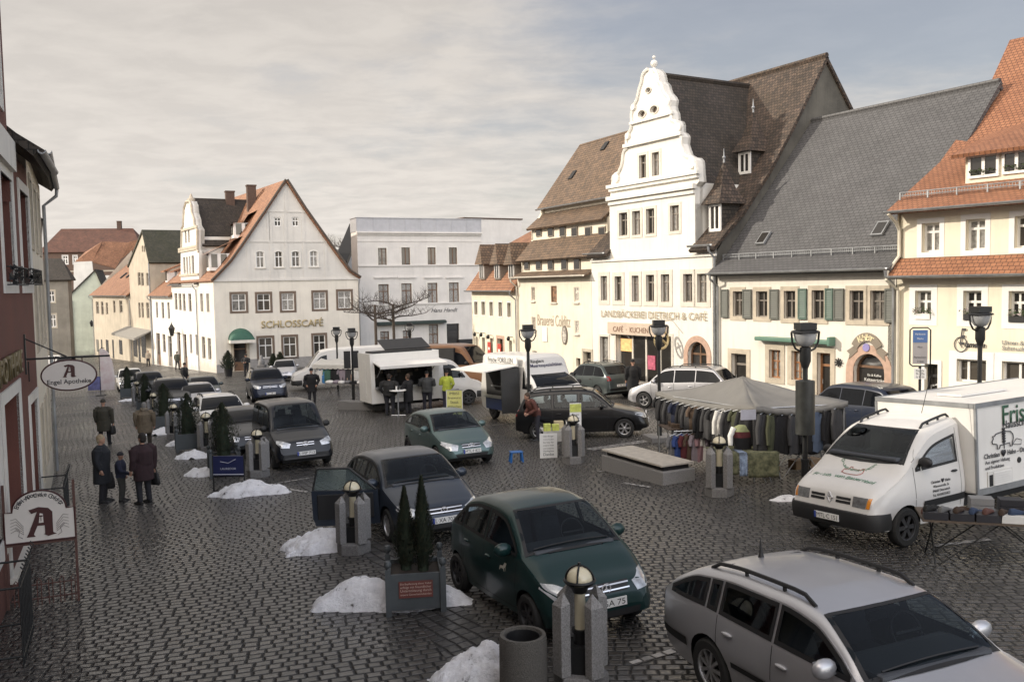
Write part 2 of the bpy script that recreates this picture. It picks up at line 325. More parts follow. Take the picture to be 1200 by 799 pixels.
def snow(px, py, w, d, h, label, seed, rot=0., lobes=((0,0,1,1),), lump=1.):
 """px,py = nearest edge of the heap; w,d,h in metres; lobes (x,y,size,height) inside the unit footprint"""
 p = G(px, py); p = p+Vector((p.x, p.y, 0)).normalized()*d/2; c = math.cos(rot); s = math.sin(rot)
 n = 46; w *= 1.12; h *= .80; mb = MB(); vs = []
 for j in range(n+1):
  for i in range(n+1):
   u = i/n*2-1; v = j/n*2-1
   nz = mnoise.fractal(Vector((u*2.2+seed, v*2.2-seed, seed)), 1., 2., 5)
   n2 = mnoise.fractal(Vector((u*7+seed, v*7, seed*2)), .9, 2., 4)
   z = 0
   for lx, ly, ls, lh in lobes:
    q = math.hypot(u-lx, v-ly)/ls*(1+.30*nz)
    z = max(z, lh*max(0, 1-q**1.7))
   z = z**.8*(1+.28*nz*lump)+(.10*n2*lump if z > .04 else 0)
   z = max(z, 0)*h-.02 if z > .03 else -.03
   X = u*w/2; Y = v*d/2; X, Y = X*c-Y*s, X*s+Y*c
   vs.append((X, Y, z+GA*X+GB*Y))
 fs = [(j*(n+1)+i, j*(n+1)+i+1, (j+1)*(n+1)+i+1, (j+1)*(n+1)+i) for j in range(n) for i in range(n)]
 fs = [f for f in fs if max(vs[k][2]-GA*vs[k][0]-GB*vs[k][1] for k in f) > -.025]
 mb.add(vs, fs); o = mb.build('snow_pile', M_SNOW, smooth=50); o.location = (p.x, p.y, gz(p.x, p.y)); tag(o, label, 'snow pile', 'melting snow piles')
snow(462, 722, 2.15, 1.15, .52, 'largest dirty snow pile, banked around the near planter with two conifers', 1.3, .0, ((-.38,.05,.62,1),(.2,-.3,.5,.35),(.6,-.15,.4,.55)))
snow(372, 651, 1.45, 1.2, .46, 'round snow pile beside the stone lamp post next to the open car door', 4.1, .2, ((.12,-.1,.85,1),(-.45,.2,.4,.5)))
snow(560, 812, 1.15, 1.0, .48, 'snow pile heaped against the concrete litter bin', 7.7, 0, ((.15,0,.85,1),(-.4,-.2,.5,.5)))
snow(295, 584, 1.95, 1.3, .45, 'wide snow pile in front of the blue advertising stand', 9.2, .1, ((-.1,.05,.75,1),(.45,-.1,.5,.6)))
snow(242, 559, 1.3, 1.1, .26, 'low flat snow patch behind the blue advertising stand', 3.3, 0, ((0,0,.9,1),(-.5,.3,.4,.7)))
snow(226, 538, 1.0, .8, .32, 'small pointed snow pile among the distant planters, nearer of two close together', 5.9, 0)
snow(212, 523, 1.15, .8, .26, 'flat snow pile among the distant planters, the farther of two close together', 6.4, 0, ((-.3,0,.6,.9),(.3,0,.6,1)))
snow(190, 510, .9, 1.5, .30, 'snow pile right beside the walker in the tan hooded coat', 2.2, 0)
snow(153, 470, 1.3, .8, .2, 'thin snow streak near the white beach flag', 8.8, 0)
snow(932, 590, 1.1, .9, .14, 'thin snow patch in front of the white delivery van', 11.2, .3, ((-.3,.1,.6,1),(.4,-.2,.5,.6)))
snow(440, 480, 1.9, .9, .16, 'snow streak lying at the foot of the snack truck', 12.5, .1, ((-.5,.2,.5,1),(.3,.0,.7,.5)))
SUN_AZ = Vector((-.99, .10, 0)).normalized(); SUN_EL = R(24.5)
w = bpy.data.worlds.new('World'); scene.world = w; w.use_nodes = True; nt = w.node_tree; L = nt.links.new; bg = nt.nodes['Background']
sky = nd(nt, 'ShaderNodeTexSky', sky_type='NISHITA', sun_disc=False, sun_elevation=SUN_EL, sun_rotation=math.atan2(SUN_AZ.x, SUN_AZ.y), altitude=150., air_density=1., dust_density=2.5, ozone_density=1.)
tc = nd(nt, 'ShaderNodeTexCoord'); sp = nd(nt, 'ShaderNodeSeparateXYZ'); L(tc.outputs['Generated'], sp.inputs['Vector'])
za = nd(nt, 'ShaderNodeMath', operation='ADD'); L(sp.outputs['Z'], za.inputs[0]); za.inputs[1].default_value = .10
zm = nd(nt, 'ShaderNodeMath', operation='MAXIMUM'); L(za.outputs[0], zm.inputs[0]); zm.inputs[1].default_value = .03
dv = nd(nt, 'ShaderNodeVectorMath', operation='DIVIDE'); L(tc.outputs['Generated'], dv.inputs[0]); cb = nd(nt, 'ShaderNodeCombineXYZ'); L(zm.outputs[0], cb.inputs[0]); L(zm.outputs[0], cb.inputs[1]); cb.inputs[2].default_value = 1.; L(cb.outputs[0], dv.inputs[1])
mpg = nd(nt, 'ShaderNodeMapping'); mpg.inputs['Scale'].default_value = (.9, 1.05, .0); mpg.inputs['Location'].default_value = (2.1, .4, 0); mpg.inputs['Rotation'].default_value = (0, 0, R(12)); L(dv.outputs[0], mpg.inputs['Vector'])
n1 = nd(nt, 'ShaderNodeTexNoise', i_Scale=1.15, i_Detail=9., i_Roughness=.58, i_Distortion=.35); L(mpg.outputs[0], n1.inputs['Vector'])
n2 = nd(nt, 'ShaderNodeTexNoise', i_Scale=4.2, i_Detail=7., i_Roughness=.6, i_Distortion=.25); L(mpg.outputs[0], n2.inputs['Vector'])
s1 = nd(nt, 'ShaderNodeMath', operation='MULTIPLY_ADD'); L(n2.outputs['Fac'], s1.inputs[0]); s1.inputs[1].default_value = .32; L(n1.outputs['Fac'], s1.inputs[2])
xo = nd(nt, 'ShaderNodeMath', operation='ADD'); L(sp.outputs['X'], xo.inputs[0]); xo.inputs[1].default_value = .13
xz = nd(nt, 'ShaderNodeMath', operation='MULTIPLY'); L(xo.outputs[0], xz.inputs[0]); L(sp.outputs['Z'], xz.inputs[1])
s3 = nd(nt, 'ShaderNodeMath', operation='MULTIPLY_ADD'); L(xz.outputs[0], s3.inputs[0]); s3.inputs[1].default_value = -3.6; L(s1.outputs[0], s3.inputs[2])
cov = nd(nt, 'ShaderNodeMapRange', interpolation_type='SMOOTHSTEP'); cov.inputs['From Min'].default_value = .22; cov.inputs['From Max'].default_value = .74; cov.inputs['To Min'].default_value = .32; cov.inputs['To Max'].default_value = .98; L(s3.outputs[0], cov.inputs['Value'])
cl = nd(nt, 'ShaderNodeMapRange'); cl.inputs['From Min'].default_value = .40; cl.inputs['From Max'].default_value = .62; L(n2.outputs['Fac'], cl.inputs['Value'])
cm = nd(nt, 'ShaderNodeMix', data_type='RGBA'); L(cl.outputs[0], cm.inputs['Factor']); cm.inputs['A'].default_value = (5.55,5.18,4.80,1); cm.inputs['B'].default_value = (6.15,5.73,5.28,1)
mx = nd(nt, 'ShaderNodeMix', data_type='RGBA'); L(cov.outputs[0], mx.inputs['Factor'])
sk = nd(nt, 'ShaderNodeMix', data_type='RGBA', blend_type='MULTIPLY'); sk.inputs['Factor'].default_value = 1; L(sky.outputs[0], sk.inputs['A']); sk.inputs['B'].default_value = (1.12,1.0,.96,1)
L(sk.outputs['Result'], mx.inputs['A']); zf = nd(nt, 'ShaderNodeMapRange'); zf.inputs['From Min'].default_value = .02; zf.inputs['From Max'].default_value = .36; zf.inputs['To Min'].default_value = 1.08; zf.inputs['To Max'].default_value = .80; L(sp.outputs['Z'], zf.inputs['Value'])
zv = nd(nt, 'ShaderNodeVectorMath', operation='SCALE'); L(cm.outputs['Result'], zv.inputs[0]); L(zf.outputs[0], zv.inputs['Scale']); L(zv.outputs[0], mx.inputs['B']); fy = nd(nt, 'ShaderNodeMapRange'); fy.inputs['From Min'].default_value = -.05; fy.inputs['From Max'].default_value = -.75; fy.inputs['To Min'].default_value = 1.; fy.inputs['To Max'].default_value = 5.3; L(sp.outputs['Y'], fy.inputs['Value'])  # sky behind the viewer made brighter to lift the shaded fronts
vm = nd(nt, 'ShaderNodeVectorMath', operation='SCALE'); L(mx.outputs['Result'], vm.inputs[0]); L(fy.outputs[0], vm.inputs['Scale']); fc = nd(nt, 'ShaderNodeMapRange'); fc.inputs['From Min'].default_value = -.05; fc.inputs['From Max'].default_value = -.6; L(sp.outputs['Y'], fc.inputs['Value']); tm_ = nd(nt, 'ShaderNodeMix', data_type='RGBA', blend_type='MULTIPLY'); L(fc.outputs[0], tm_.inputs['Factor']); oz = nd(nt, 'ShaderNodeMapRange'); oz.inputs['From Min'].default_value = .42; oz.inputs['From Max'].default_value = .95; oz.inputs['To Min'].default_value = 1.; oz.inputs['To Max'].default_value = 1.5; L(sp.outputs['Z'], oz.inputs['Value']); ov = nd(nt, 'ShaderNodeVectorMath', operation='SCALE'); L(vm.outputs[0], ov.inputs[0]); L(oz.outputs[0], ov.inputs['Scale']); L(ov.outputs[0], tm_.inputs['A']); tm_.inputs['B'].default_value = (1.05,.99,.92,1); L(tm_.outputs['Result'], bg.inputs['Color']); bg.inputs['Strength'].default_value = .1  # rear sky warmed and overhead sky raised, added fill for the shade
sl = bpy.data.lights.new('sun', 'SUN'); sl.energy = 3.2; sl.angle = R(.6); sl.color = (1., .905, .765); so = bpy.data.objects.new('sun', sl); COL.objects.link(so)
sd = Vector((SUN_AZ.x*math.cos(SUN_EL), SUN_AZ.y*math.cos(SUN_EL), math.sin(SUN_EL))); so.rotation_euler = sd.to_track_quat('Z', 'Y').to_euler(); so.location = (-30, 20, 40)
cam = bpy.data.cameras.new('camera'); cam.sensor_width = 36; cam.lens = 1050/1200*36; cam.clip_end = 3000; co = bpy.data.objects.new('camera', cam); COL.objects.link(co)
cr = math.cos(ROLL)*R0-math.sin(ROLL)*U0; cu_ = math.sin(ROLL)*R0+math.cos(ROLL)*U0
Mc = Matrix((cr, cu_, -FV)).transposed().to_4x4(); Mc.translation = (0, 0, CZ); co.matrix_world = Mc; scene.camera = co
vs_ = scene.view_settings; vs_.view_transform = 'Standard'; vs_.look = 'None'; vs_.gamma = 1; vs_.exposure = .43; vs_.use_curve_mapping = False
mb = MB(); pts = []
for i in range(41):
 x = -900+i*45; h = 10+9*mnoise.noise(Vector((x*.006, 2.2, 0)))+6*mnoise.noise(Vector((x*.02, 7.7, 0)))
 pts.append((x, 620+60*math.sin(x*.004), h))
vs = []
for x, y, h in pts: vs += [(x, y-160, gz(x, y-160)-2), (x, y, h-10), (x, y+250, h-4), (x, y+500, -60)]
mb.add(vs, [(i*4+k, i*4+k+1, (i+1)*4+k+1, (i+1)*4+k) for i in range(40) for k in range(3)])
o = mb.build('hills', mat('hill_woods', (.09,.085,.07), .9, var=.4, scale=.06)); o['kind'] = 'structure'
class Bld:
 """local frame: x from image-left to image-right along the facade, y into the building, z up"""
 def __init__(s, name, label, cat, P0, P1, wallmat, z0=None, group=None):
  P0 = Vector(P0[:2]); P1 = Vector(P1[:2]); X = (P1-P0); s.w = X.length; X.normalize()
  s.P0 = P0; s.X = X; s.Y = Vector((-X.y, X.x)); s.z0 = gz(*P0) if z0 is None else z0
  s.e = thing(name, label, cat, (P0.x, P0.y, s.z0), math.atan2(X.y, X.x), group)
  s.wm = wallmat; s.holes = []; s.walls = MB(); s.wmats = [wallmat]; s.roofs = {}; s.gut = MB(); s.trim = MB()
 def px(s, px, py, y=0.):
  d = ray(px, py); n = s.Y; t = (n.dot(s.P0)+y)/(n.x*d.x+n.y*d.y)
  q = Vector((t*d.x, t*d.y)); return (q-s.P0).dot(s.X), t*d.z+CZ-s.z0
 def pxx(s, px, py, x):
  d = ray(px, py); n = s.X; t = (n.dot(s.P0)+x)/(n.x*d.x+n.y*d.y)
  q = Vector((t*d.x, t*d.y)); return (q-s.P0).dot(s.Y), t*d.z+CZ-s.z0
 def g(s, x, y=0.):
  q = s.P0+s.X*x+s.Y*y; return gz(q.x, q.y)-s.z0
 def rect(s, a, b, c, d, y=0.):
  xm, ym = (a+c)/2, (b+d)/2
  return s.px(a, ym, y)[0], s.px(c, ym, y)[0], s.px(xm, d, y)[1], s.px(xm, b, y)[1]
 def front(s, outline, name='wall', y=0., reveal=.22, holes=None, m=None):
  mb = MB().holed(outline, s.holes if holes is None else holes, lambda a, b, t: (a, t, b), y, reveal)
  return mb, (m or s.wm)
 def window(s, x0, x1, z0, z1, frame, y=0., sur=None, surw=.14, sill=None, cols=2, transom=.68, pane=None, fw=.06, depth=.16, name='window', arch=0., rows=0, proud=.03, topw=None, lab=None):
  """opening x0..x1,z0..z1: hole in the wall, frame, pane, optional stone surround and sill"""
  if pane is None: pane = random.choice((M_GLASS, M_GLASS, M_GLASSB, M_CURTD))
  if arch:
   n = 10; cx = (x0+x1)/2; r = (x1-x0)/2; hole = [(x0, z0), (x1, z0)]+[(cx+r*math.cos(math.pi*k/n), z1-arch+arch*math.sin(math.pi*k/n)) for k in range(n+1)]
  else: hole = [(x0, z0), (x1, z0), (x1, z1), (x0, z1)]
  s.holes.append(hole)
  mb = MB(); yy = y+depth
  zt = z1-arch if arch else z1
  mb.box(x0, x0+fw, yy-.03, yy+.04, z0, zt); mb.box(x1-fw, x1, yy-.03, yy+.04, z0, zt); mb.box(x0+fw, x1-fw, yy-.03, yy+.04, z0, z0+fw);
  if not arch: mb.box(x0+fw, x1-fw, yy-.03, yy+.04, z1-fw, z1)
  else:
   cx = (x0+x1)/2; r = (x1-x0)/2; n = 10
   for k in range(n):
    a, b = math.pi*k/n, math.pi*(k+1)/n
    P = [(cx+rr*math.cos(t), zt+(arch*rr/r)*math.sin(t)) for rr, t in ((r, a), (r, b), (r-fw, b), (r-fw, a))]
    mb.prism(P, lambda a, b, t: (a, t, b), yy-.03, yy+.04)
  zr = z0+(z1-z0)*transom if transom else None
  if transom: mb.box(x0+fw, x1-fw, yy-.028, yy+.03, zr-fw*.55, zr+fw*.55)
  for c in range(1, cols):
   xc = x0+(x1-x0)*c/cols; mb.box(xc-fw*.6, xc+fw*.6, yy-.026, yy+.028, z0+fw, (zr-fw*.5) if (transom and cols == 2 and transom < .8) else z1-fw)
  if transom and cols == 2 and transom < .8:
   xc = (x0+x1)/2; mb.box(xc-fw*.4, xc+fw*.4, yy-.022, yy+.028, zr+fw*.55, z1-fw)
  for r_ in range(1, rows):
   zc = z0+((zr or z1)-z0)*r_/rows; mb.box(x0+fw, x1-fw, yy-.02, yy+.028, zc-.015, zc+.015)
  o = mb.build(name, frame, s.e)
  if lab: o['label'] = lab
  MB().prism([(a+(.01 if a < (x0+x1)/2 else -.01), b) for a, b in hole], lambda a, b, t: (a, t, b), yy+.012, yy+.02).build('pane', pane or M_GLASS, o)
  if sur:
   q = MB(); w = surw; t = topw or surw
   if arch:
    n = 14; cx = (x0+x1)/2; r = (x1-x0)/2
    q.box(x0-w, x0, y-proud, y+.04, z0, zt); q.box(x1, x1+w, y-proud, y+.04, z0, zt)
    for k in range(n):
     a, b = math.pi*k/n, math.pi*(k+1)/n
     P = [(cx+(r+dw)*math.cos(th), zt+(arch+dw)*math.sin(th)) for dw, th in ((0, a), (0, b), (w, b), (w, a))]
     q.prism(P, lambda a, b, t: (a, t, b), y-proud, y+.04)
   else:
    q.box(x0-w, x0, y-proud, y+.04, z0-(0 if sill else w), z1+t); q.box(x1, x1+w, y-proud, y+.04, z0-(0 if sill else w), z1+t)
    q.box(x0, x1, y-proud, y+.04, z1, z1+t)
    if not sill: q.box(x0, x1, y-proud, y+.04, z0-w, z0)
   q.build('surround', sur, o)
  if sill:
   e = (surw if sur else 0)+.04; MB().box(x0-e, x1+e, y-.10, y+.06, z0-.09, z0-.003).build('sill', sill, o)
  return o
 def wpx(s, a, b, c, d, frame, y=0., **k):
  return s.window(*s.rect(a, b, c, d, y), frame, y=y, **k)
 def door(s, x0, x1, z1, m, y=0., z0=None, arch=0., sur=None, surw=.16, glass=True, name='door', depth=.2, leaves=1, pane=None):
  z0 = min(s.g(x0), s.g(x1))+.05 if z0 is None else z0
  o = s.window(x0, x1, z0, z1, m, y=y, sur=sur, surw=surw, arch=arch, cols=leaves, transom=.78 if glass else 0, name=name, depth=depth, fw=.08, pane=pane or (M_GLASS if glass else m), sill=None)
  mb = MB()
  if glass: mb.box(x0+.08, x1-.08, y+depth-.035, y+depth+.01, z0+.08, z0+(z1-z0)*.32)
  if mb.v: mb.build('lower_panel', m, o)
  MB().tube([(x0+.16, y+depth-.09, z0+.95), (x0+.16, y+depth-.09, z0+1.12)], .015, 6).build('handle', M_STEEL, o)
  return o
 def roofq(s, pts, m, th=.14, key='roof', uvs=None):
  """slab over 4 points: eave-left, eave-right, top-right, top-left (upper face)"""
  P = [Vector(p) for p in pts]; mb, _ = s.roofs.setdefault(key, (MB(), m)); s.roofs[key] = (mb, m)
  n = (P[1]-P[0]).cross(P[-1]-P[0]).normalized()
  if n.z < 0: n = -n
  if uvs is None:
   ux = (P[1]-P[0]).normalized(); vy = n.cross(ux).normalized()
   uvs = [((p-P[0]).dot(ux), (p-P[0]).dot(vy)) for p in P]
  mb.quv(P, uvs); k = len(P); B = [p-n*th for p in P]
  mb.add(B, [tuple(reversed(range(k)))])
  mb.add(P+B, [(i, (i+1) % k, k+(i+1) % k, k+i) for i in range(k)])
 def slope(s, x0, x1, prof, m, th=.14, key='roof', x0t=None, x1t=None):
  """prof = [(y,z),...] from the eave up"""
  v = 0
  for k in range(len(prof)-1):
   (ya, za), (yb, zb) = prof[k], prof[k+1]; dl = math.hypot(yb-ya, zb-za)
   uv = [(x0, v), (x1, v), (x1, v+dl), (x0, v+dl)]
   s.roofq([(x0, ya, za), (x1, ya, za), (x1, yb, zb), (x0, yb, zb)], m, th, key, uv); v += dl
 def gable_end(s, x, prof_pts, m=None, th=.25, name='gable_wall'):
  """side wall polygon in (y,z) at local x; th thickness towards -x (negative) or +x"""
  return MB().prism(prof_pts, lambda a, b, t: (t, a, b), x, x+th).build(name, m or s.wm, s.e)
 def gutter(s, x0, x1, y, z, m=None, r=.075, pipes=()):
  mb = MB(); n = 7; rings = []
  for x in (x0, x1): rings.append([(x, y+r*math.cos(math.pi+math.pi*k/n), z+r*math.sin(math.pi+math.pi*k/n)) for k in range(n+1)]+[(x, y+r*.8*math.cos(2*math.pi-math.pi*k/n), z+.01+r*.8*math.sin(2*math.pi-math.pi*k/n)) for k in range(n+1)])
  mb.loft(rings, True)
  o = mb.build('gutter', m or M_ZINC, s.e)
  for xp in pipes:
   MB().tube([(xp, y, z-r), (xp, y+.02, z-.25), (xp, -.09, z-.55), (xp, -.09, s.g(xp)+.05)], .05, 8).build('downpipe', m or M_ZINC, s.e, smooth=40)
 def chimney(s, x, y, z0, z1, w=.6, d=.5, m=None):
  mb = MB().box(x-w/2, x+w/2, y-d/2, y+d/2, z0, z1-.12).box(x-w/2-.05, x+w/2+.05, y-d/2-.05, y+d/2+.05, z1-.12, z1)
  return mb.build('chimney', m or M_BRICK, s.roof_obj if getattr(s, 'roof_obj', None) else s.e)
 def finish_roof(s, name='roof'):
  for k, (mb, m) in s.roofs.items():
   o = mb.build(k if k != 'roof' else name, m, s.e)
   if k == 'roof': s.roof_obj = o
 def snowguard(s, x0, x1, y, z, m=None, h=.2):
  mb = MB(); n = max(2, int((x1-x0)/.9))
  mb.tube([(x0, y, z+h), (x1, y, z+h)], .022, 5).tube([(x0, y, z+h*.45), (x1, y, z+h*.45)], .018, 5)
  for i in range(n+1):
   x = x0+(x1-x0)*i/n; mb.box(x-.02, x+.02, y-.02, y+.02, z-.03, z+h+.02)
  for i in range(int((x1-x0)/.09)): mb.box(x0+i*.09-.006, x0+i*.09+.006, y-.008, y+.008, z+.05, z+h)
  mb.build('snow_guard', m or M_ZINC, s.e)
 def wall_box(s, x0, x1, y0, y1, zt, zb=None, front_outline=None, back=True, skip_front=False):
  """side and back walls down to the ground (front made separately with holes)"""
  zb = min(s.g(x, y) for x in (x0, x1) for y in (y0, y1))-.3 if zb is None else zb
  mb = MB()
  mb.add([(x0, y0, zb), (x0, y1, zb), (x0, y1, zt), (x0, y0, zt)], [(0,1,2,3)])
  mb.add([(x1, y0, zb), (x1, y1, zb), (x1, y1, zt), (x1, y0, zt)], [(0,1,2,3)])
  if back: mb.add([(x0, y1, zb), (x1, y1, zb), (x1, y1, zt), (x0, y1, zt)], [(0,1,2,3)])
  return mb
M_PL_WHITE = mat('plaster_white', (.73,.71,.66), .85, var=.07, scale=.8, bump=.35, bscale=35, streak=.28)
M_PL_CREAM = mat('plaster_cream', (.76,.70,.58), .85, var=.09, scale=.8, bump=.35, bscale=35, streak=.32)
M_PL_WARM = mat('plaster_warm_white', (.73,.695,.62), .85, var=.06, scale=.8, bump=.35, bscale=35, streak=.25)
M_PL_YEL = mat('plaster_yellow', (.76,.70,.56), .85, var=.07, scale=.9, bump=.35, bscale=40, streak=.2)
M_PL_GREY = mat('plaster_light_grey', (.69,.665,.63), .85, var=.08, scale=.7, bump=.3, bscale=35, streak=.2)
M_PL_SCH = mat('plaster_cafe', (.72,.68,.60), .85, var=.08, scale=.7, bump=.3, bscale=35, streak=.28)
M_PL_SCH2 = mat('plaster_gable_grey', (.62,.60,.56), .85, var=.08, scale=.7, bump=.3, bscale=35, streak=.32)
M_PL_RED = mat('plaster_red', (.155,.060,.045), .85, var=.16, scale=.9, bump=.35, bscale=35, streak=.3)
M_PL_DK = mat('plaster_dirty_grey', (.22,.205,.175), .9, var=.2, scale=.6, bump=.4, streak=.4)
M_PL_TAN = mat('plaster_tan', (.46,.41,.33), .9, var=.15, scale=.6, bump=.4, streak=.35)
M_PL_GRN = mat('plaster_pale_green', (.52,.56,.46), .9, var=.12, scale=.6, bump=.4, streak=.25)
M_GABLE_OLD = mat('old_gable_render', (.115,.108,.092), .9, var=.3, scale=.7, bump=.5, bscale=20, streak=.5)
M_STONE = mat('sandstone', (.50,.44,.35), .8, var=.15, scale=3, bump=.4, bscale=30)
M_STONE_L = mat('pale_stone', (.64,.60,.53), .8, var=.10, scale=3, bump=.3, bscale=30)
M_STONE_P = mat('pink_porphyry', (.50,.34,.26), .8, var=.15, scale=5, bump=.4, bscale=30)
M_PLINTH = mat('plinth_grey', (.30,.29,.28), .85, var=.15, scale=3, bump=.4)
M_WOODB = mat('brown_wood', (.16,.085,.045), .55, var=.2, scale=9)
M_WOODG = mat('grey_wood', (.20,.175,.15), .65, var=.2, scale=9)
M_WOODO = mat('orange_brown_wood', (.30,.14,.06), .5, var=.2, scale=9)
M_WINW = mat('window_white', (.76,.75,.72), .5, var=.04)
M_SHUT = mat('shutter_green', (.115,.12,.105), .6, var=.12, scale=4)
M_SHUT2 = mat('shutter_bright_green', (.08,.13,.105), .55, var=.12, scale=4)
M_BRICK = mat('chimney_brick', (.10,.065,.05), .9, var=.3, scale=9, bump=.4)
M_GOLD = mat('gold_letters', (.46,.37,.20), .5, metal=.3, var=.08)
M_AWNG = mat('awning_green', (.035,.11,.075), .7, var=.12)
M_CURT = mat('curtained_glass', (.34,.33,.31), .12, var=.35, scale=7, spec=.8)
M_GLASSB = glassmat('brown_glass', (.075,.066,.055), .05, .7); M_CURTD = mat('dim_curtain_glass', (.17,.16,.145), .15, var=.5, scale=5, spec=.8)
M_WOODP = mat('old_window_frame', (.22,.19,.16), .6, var=.15)
T_OLD = tilemat('old_brown_tiles', (.115,.080,.060), (.045,.034,.028), (.012,.010,.008), .17, .17, moss=(.55,.55,.48))
T_OLDD = tilemat('old_dark_tiles', (.066,.052,.042), (.030,.025,.021), (.015,.012,.010), .17, .17, moss=(.6,.6,.5))
T_BR = tilemat('weathered_brown_tiles', (.22,.145,.095), (.12,.085,.062), (.035,.028,.022), .2, .19, moss=(.62,.62,.58))
T_ORG = tilemat('orange_tiles', (.34,.155,.082), (.26,.115,.062), (.11,.05,.03), .17, .15, moss=(.74,.70,.66), bump=.7)
T_ORG2 = tilemat('faded_orange_tiles', (.40,.20,.11), (.28,.135,.08), (.08,.045,.03), .2, .20, moss=(.62,.60,.58))
T_SLATE = tilemat('grey_slate', (.105,.104,.106), (.085,.084,.086), (.03,.03,.032), .24, .15, rough=.6, bump=.3, moss=(.75,.75,.75))
T_GRN = tilemat('mossy_tiles', (.082,.078,.055), (.05,.05,.038), (.02,.02,.016), .2, .19, moss=(.6,.65,.5))
# ================================================================ right-hand row
DR = Vector((-.49924612, .86646022)); PB = G(765, 463).xy
def on_row(u): return PB+DR*u
LB = Bld('gabled_house', 'white town house with tall scrolled gable and bakery café below', 'house', on_row(4.75), on_row(-4.25), M_PL_WHITE)
def q1(x, y): return LB.px(700+x/3.8613, 60+y/3.8613)
def z35(x, y): return (580+x/3.632, 140+y/3.632)
W = LB.w
for a, b, c, d in ((108,175,163,388),(230,178,290,392),(380,172,440,400),(505,165,575,400),(635,160,708,402),(830,157,910,402),(952,155,1037,407)):
 LB.wpx(690+a/7.47, 300+b/7.47, 690+c/7.47, 300+d/7.47, M_WOODP, sur=M_STONE_L, surw=.2, transom=.72, fw=.055, cols=2, pane=M_CURT if a in (108,380,635,952) else None, depth=.14)
for a, b, c, d in ((530,397,565,495),(586,390,620,492),(645,380,680,487),(747,366,785,475),(615,152,645,250),(670,140,700,240)):
 LB.wpx(*z35(a, b), *z35(c, d), M_WOODP, sur=M_STONE_L, surw=.13, transom=.68, fw=.05, depth=.14, pane=M_CURT if a in (586,670,747) else None)
x0, x1, zb, zt = LB.rect(*(580+517/3.632, 320+262/3.632), *(580+752/3.632, 320+450/3.632)); zg = min(LB.g(x0), LB.g(x1))
n = 4
sf = LB.window(x0, x1, zg+.55, zt, M_STONE_L, cols=n, transom=0, name='shop_window', fw=.09, depth=.22, pane=M_GLASS, sur=M_STONE_L, surw=.12)
sf['label'] = 'bakery shop front with four tall panes'
MB().box(x0+.1, x0+(x1-x0)*.24, .18, .23, zg+2.0, zg+2.6).build('lit_display', mat('warm_display', (.75,.45,.18), .6, var=.3, scale=6, emit=.35), sf)
MB().box(x0+(x1-x0)*.53, x0+(x1-x0)*.66, .18, .23, zg+1.25, zg+1.9).build('poster', mat('pink_poster', (.55,.12,.2), .6, var=.4, scale=5), sf)
LB.window(*LB.rect(*(580+449/3.632, 320+270/3.632), *(580+484/3.632, 320+408/3.632)), M_WOODG, cols=1, transom=.3, sur=M_STONE_L, surw=.1, name='shop_window', pane=M_CURT)
xa, za = LB.px(580+822/3.632, 320+380/3.632); xb, zb_ = LB.px(580+903/3.632, 320+380/3.632); zt2 = LB.px(580+862/3.632, 320+292/3.632)[1]
LB.door(xa, xb, zt2, M_WOODB, arch=(xb-xa)/2, sur=M_STONE_P, surw=.26, name='arched_gate', leaves=2)
prof_l = [(55,690),(60,640),(62,610),(64,585),(68,570),(80,558),(92,552),(99,535),(106,518),(110,495),(112,470),(118,452),(131,442),(127,415),(128,388),(138,372),(148,355),(152,325),(150,290),(156,258),(166,240),(176,220),(180,198),(186,172),(196,140),(199,115),(208,98),(224,84),(236,78)]
prof_r = [(246,78),(262,82),(276,95),(282,112),(286,138),(300,150),(305,170),(312,188),(328,206),(336,222),(332,248),(334,266),(342,280),(345,312),(362,318),(368,335),(368,365),(380,372),(390,388),(386,420),(394,445),(402,468),(420,480),(440,482),(452,495),(455,520),(456,548),(460,590),(442,612),(442,690)]
LBl = [q1(*p) for p in prof_l]; LBr = [q1(*p) for p in prof_r]
ze = LB.px(765, 290)[1]; xl, xr = LBl[0][0], LBr[-1][0]
zbase = LB.g(0)-.6; zl_ = LB.px(706, 297)[1]; zr_ = LB.px(825, 288)[1]; zev = (zl_+zr_)/2
outline = [(0, zbase), (W, zbase), (W, zev), (xr, zev)]+list(reversed(LBr))+list(reversed(LBl))+[(xl, zev), (0, zev)]
circ = []
for cx, cy, r in ((203,285,14),(258,265,15),(232,178,10)):
 a, b = q1(cx, cy); rz = abs(q1(cx, cy-r)[1]-b); circ.append((a, b, rz)); rx = abs(q1(cx+r, cy)[0]-a); circ[-1] = (a, b, rz*1.15, rx*1.1); LB.holes.append([(a+rx*math.cos(t*math.pi/8), b+rz*math.sin(t*math.pi/8)) for t in range(16)])
mb, m = LB.front(outline)
mb.prism([p for p in [(xl, zev)]+LBl+LBr+[(xr, zev)]], lambda a, b, t: (a, t, b), .28, .42)
edge = [(xl, zev)]+LBl+LBr+[(xr, zev)]; E0 = [(a, 0, b) for a, b in edge]; E1 = [(a, .42, b) for a, b in edge]; k = len(edge)
mb.add(E0+E1, [(i, i+1, k+i+1, k+i) for i in range(k-1)])
zbk = LB.g(0, 9)-1
mb.add([(0,0,zbk),(0,9.5,zbk),(0,9.5,zev),(0,0,zev)], [(0,1,2,3)])
wallLB = mb.build('wall', m, LB.e)
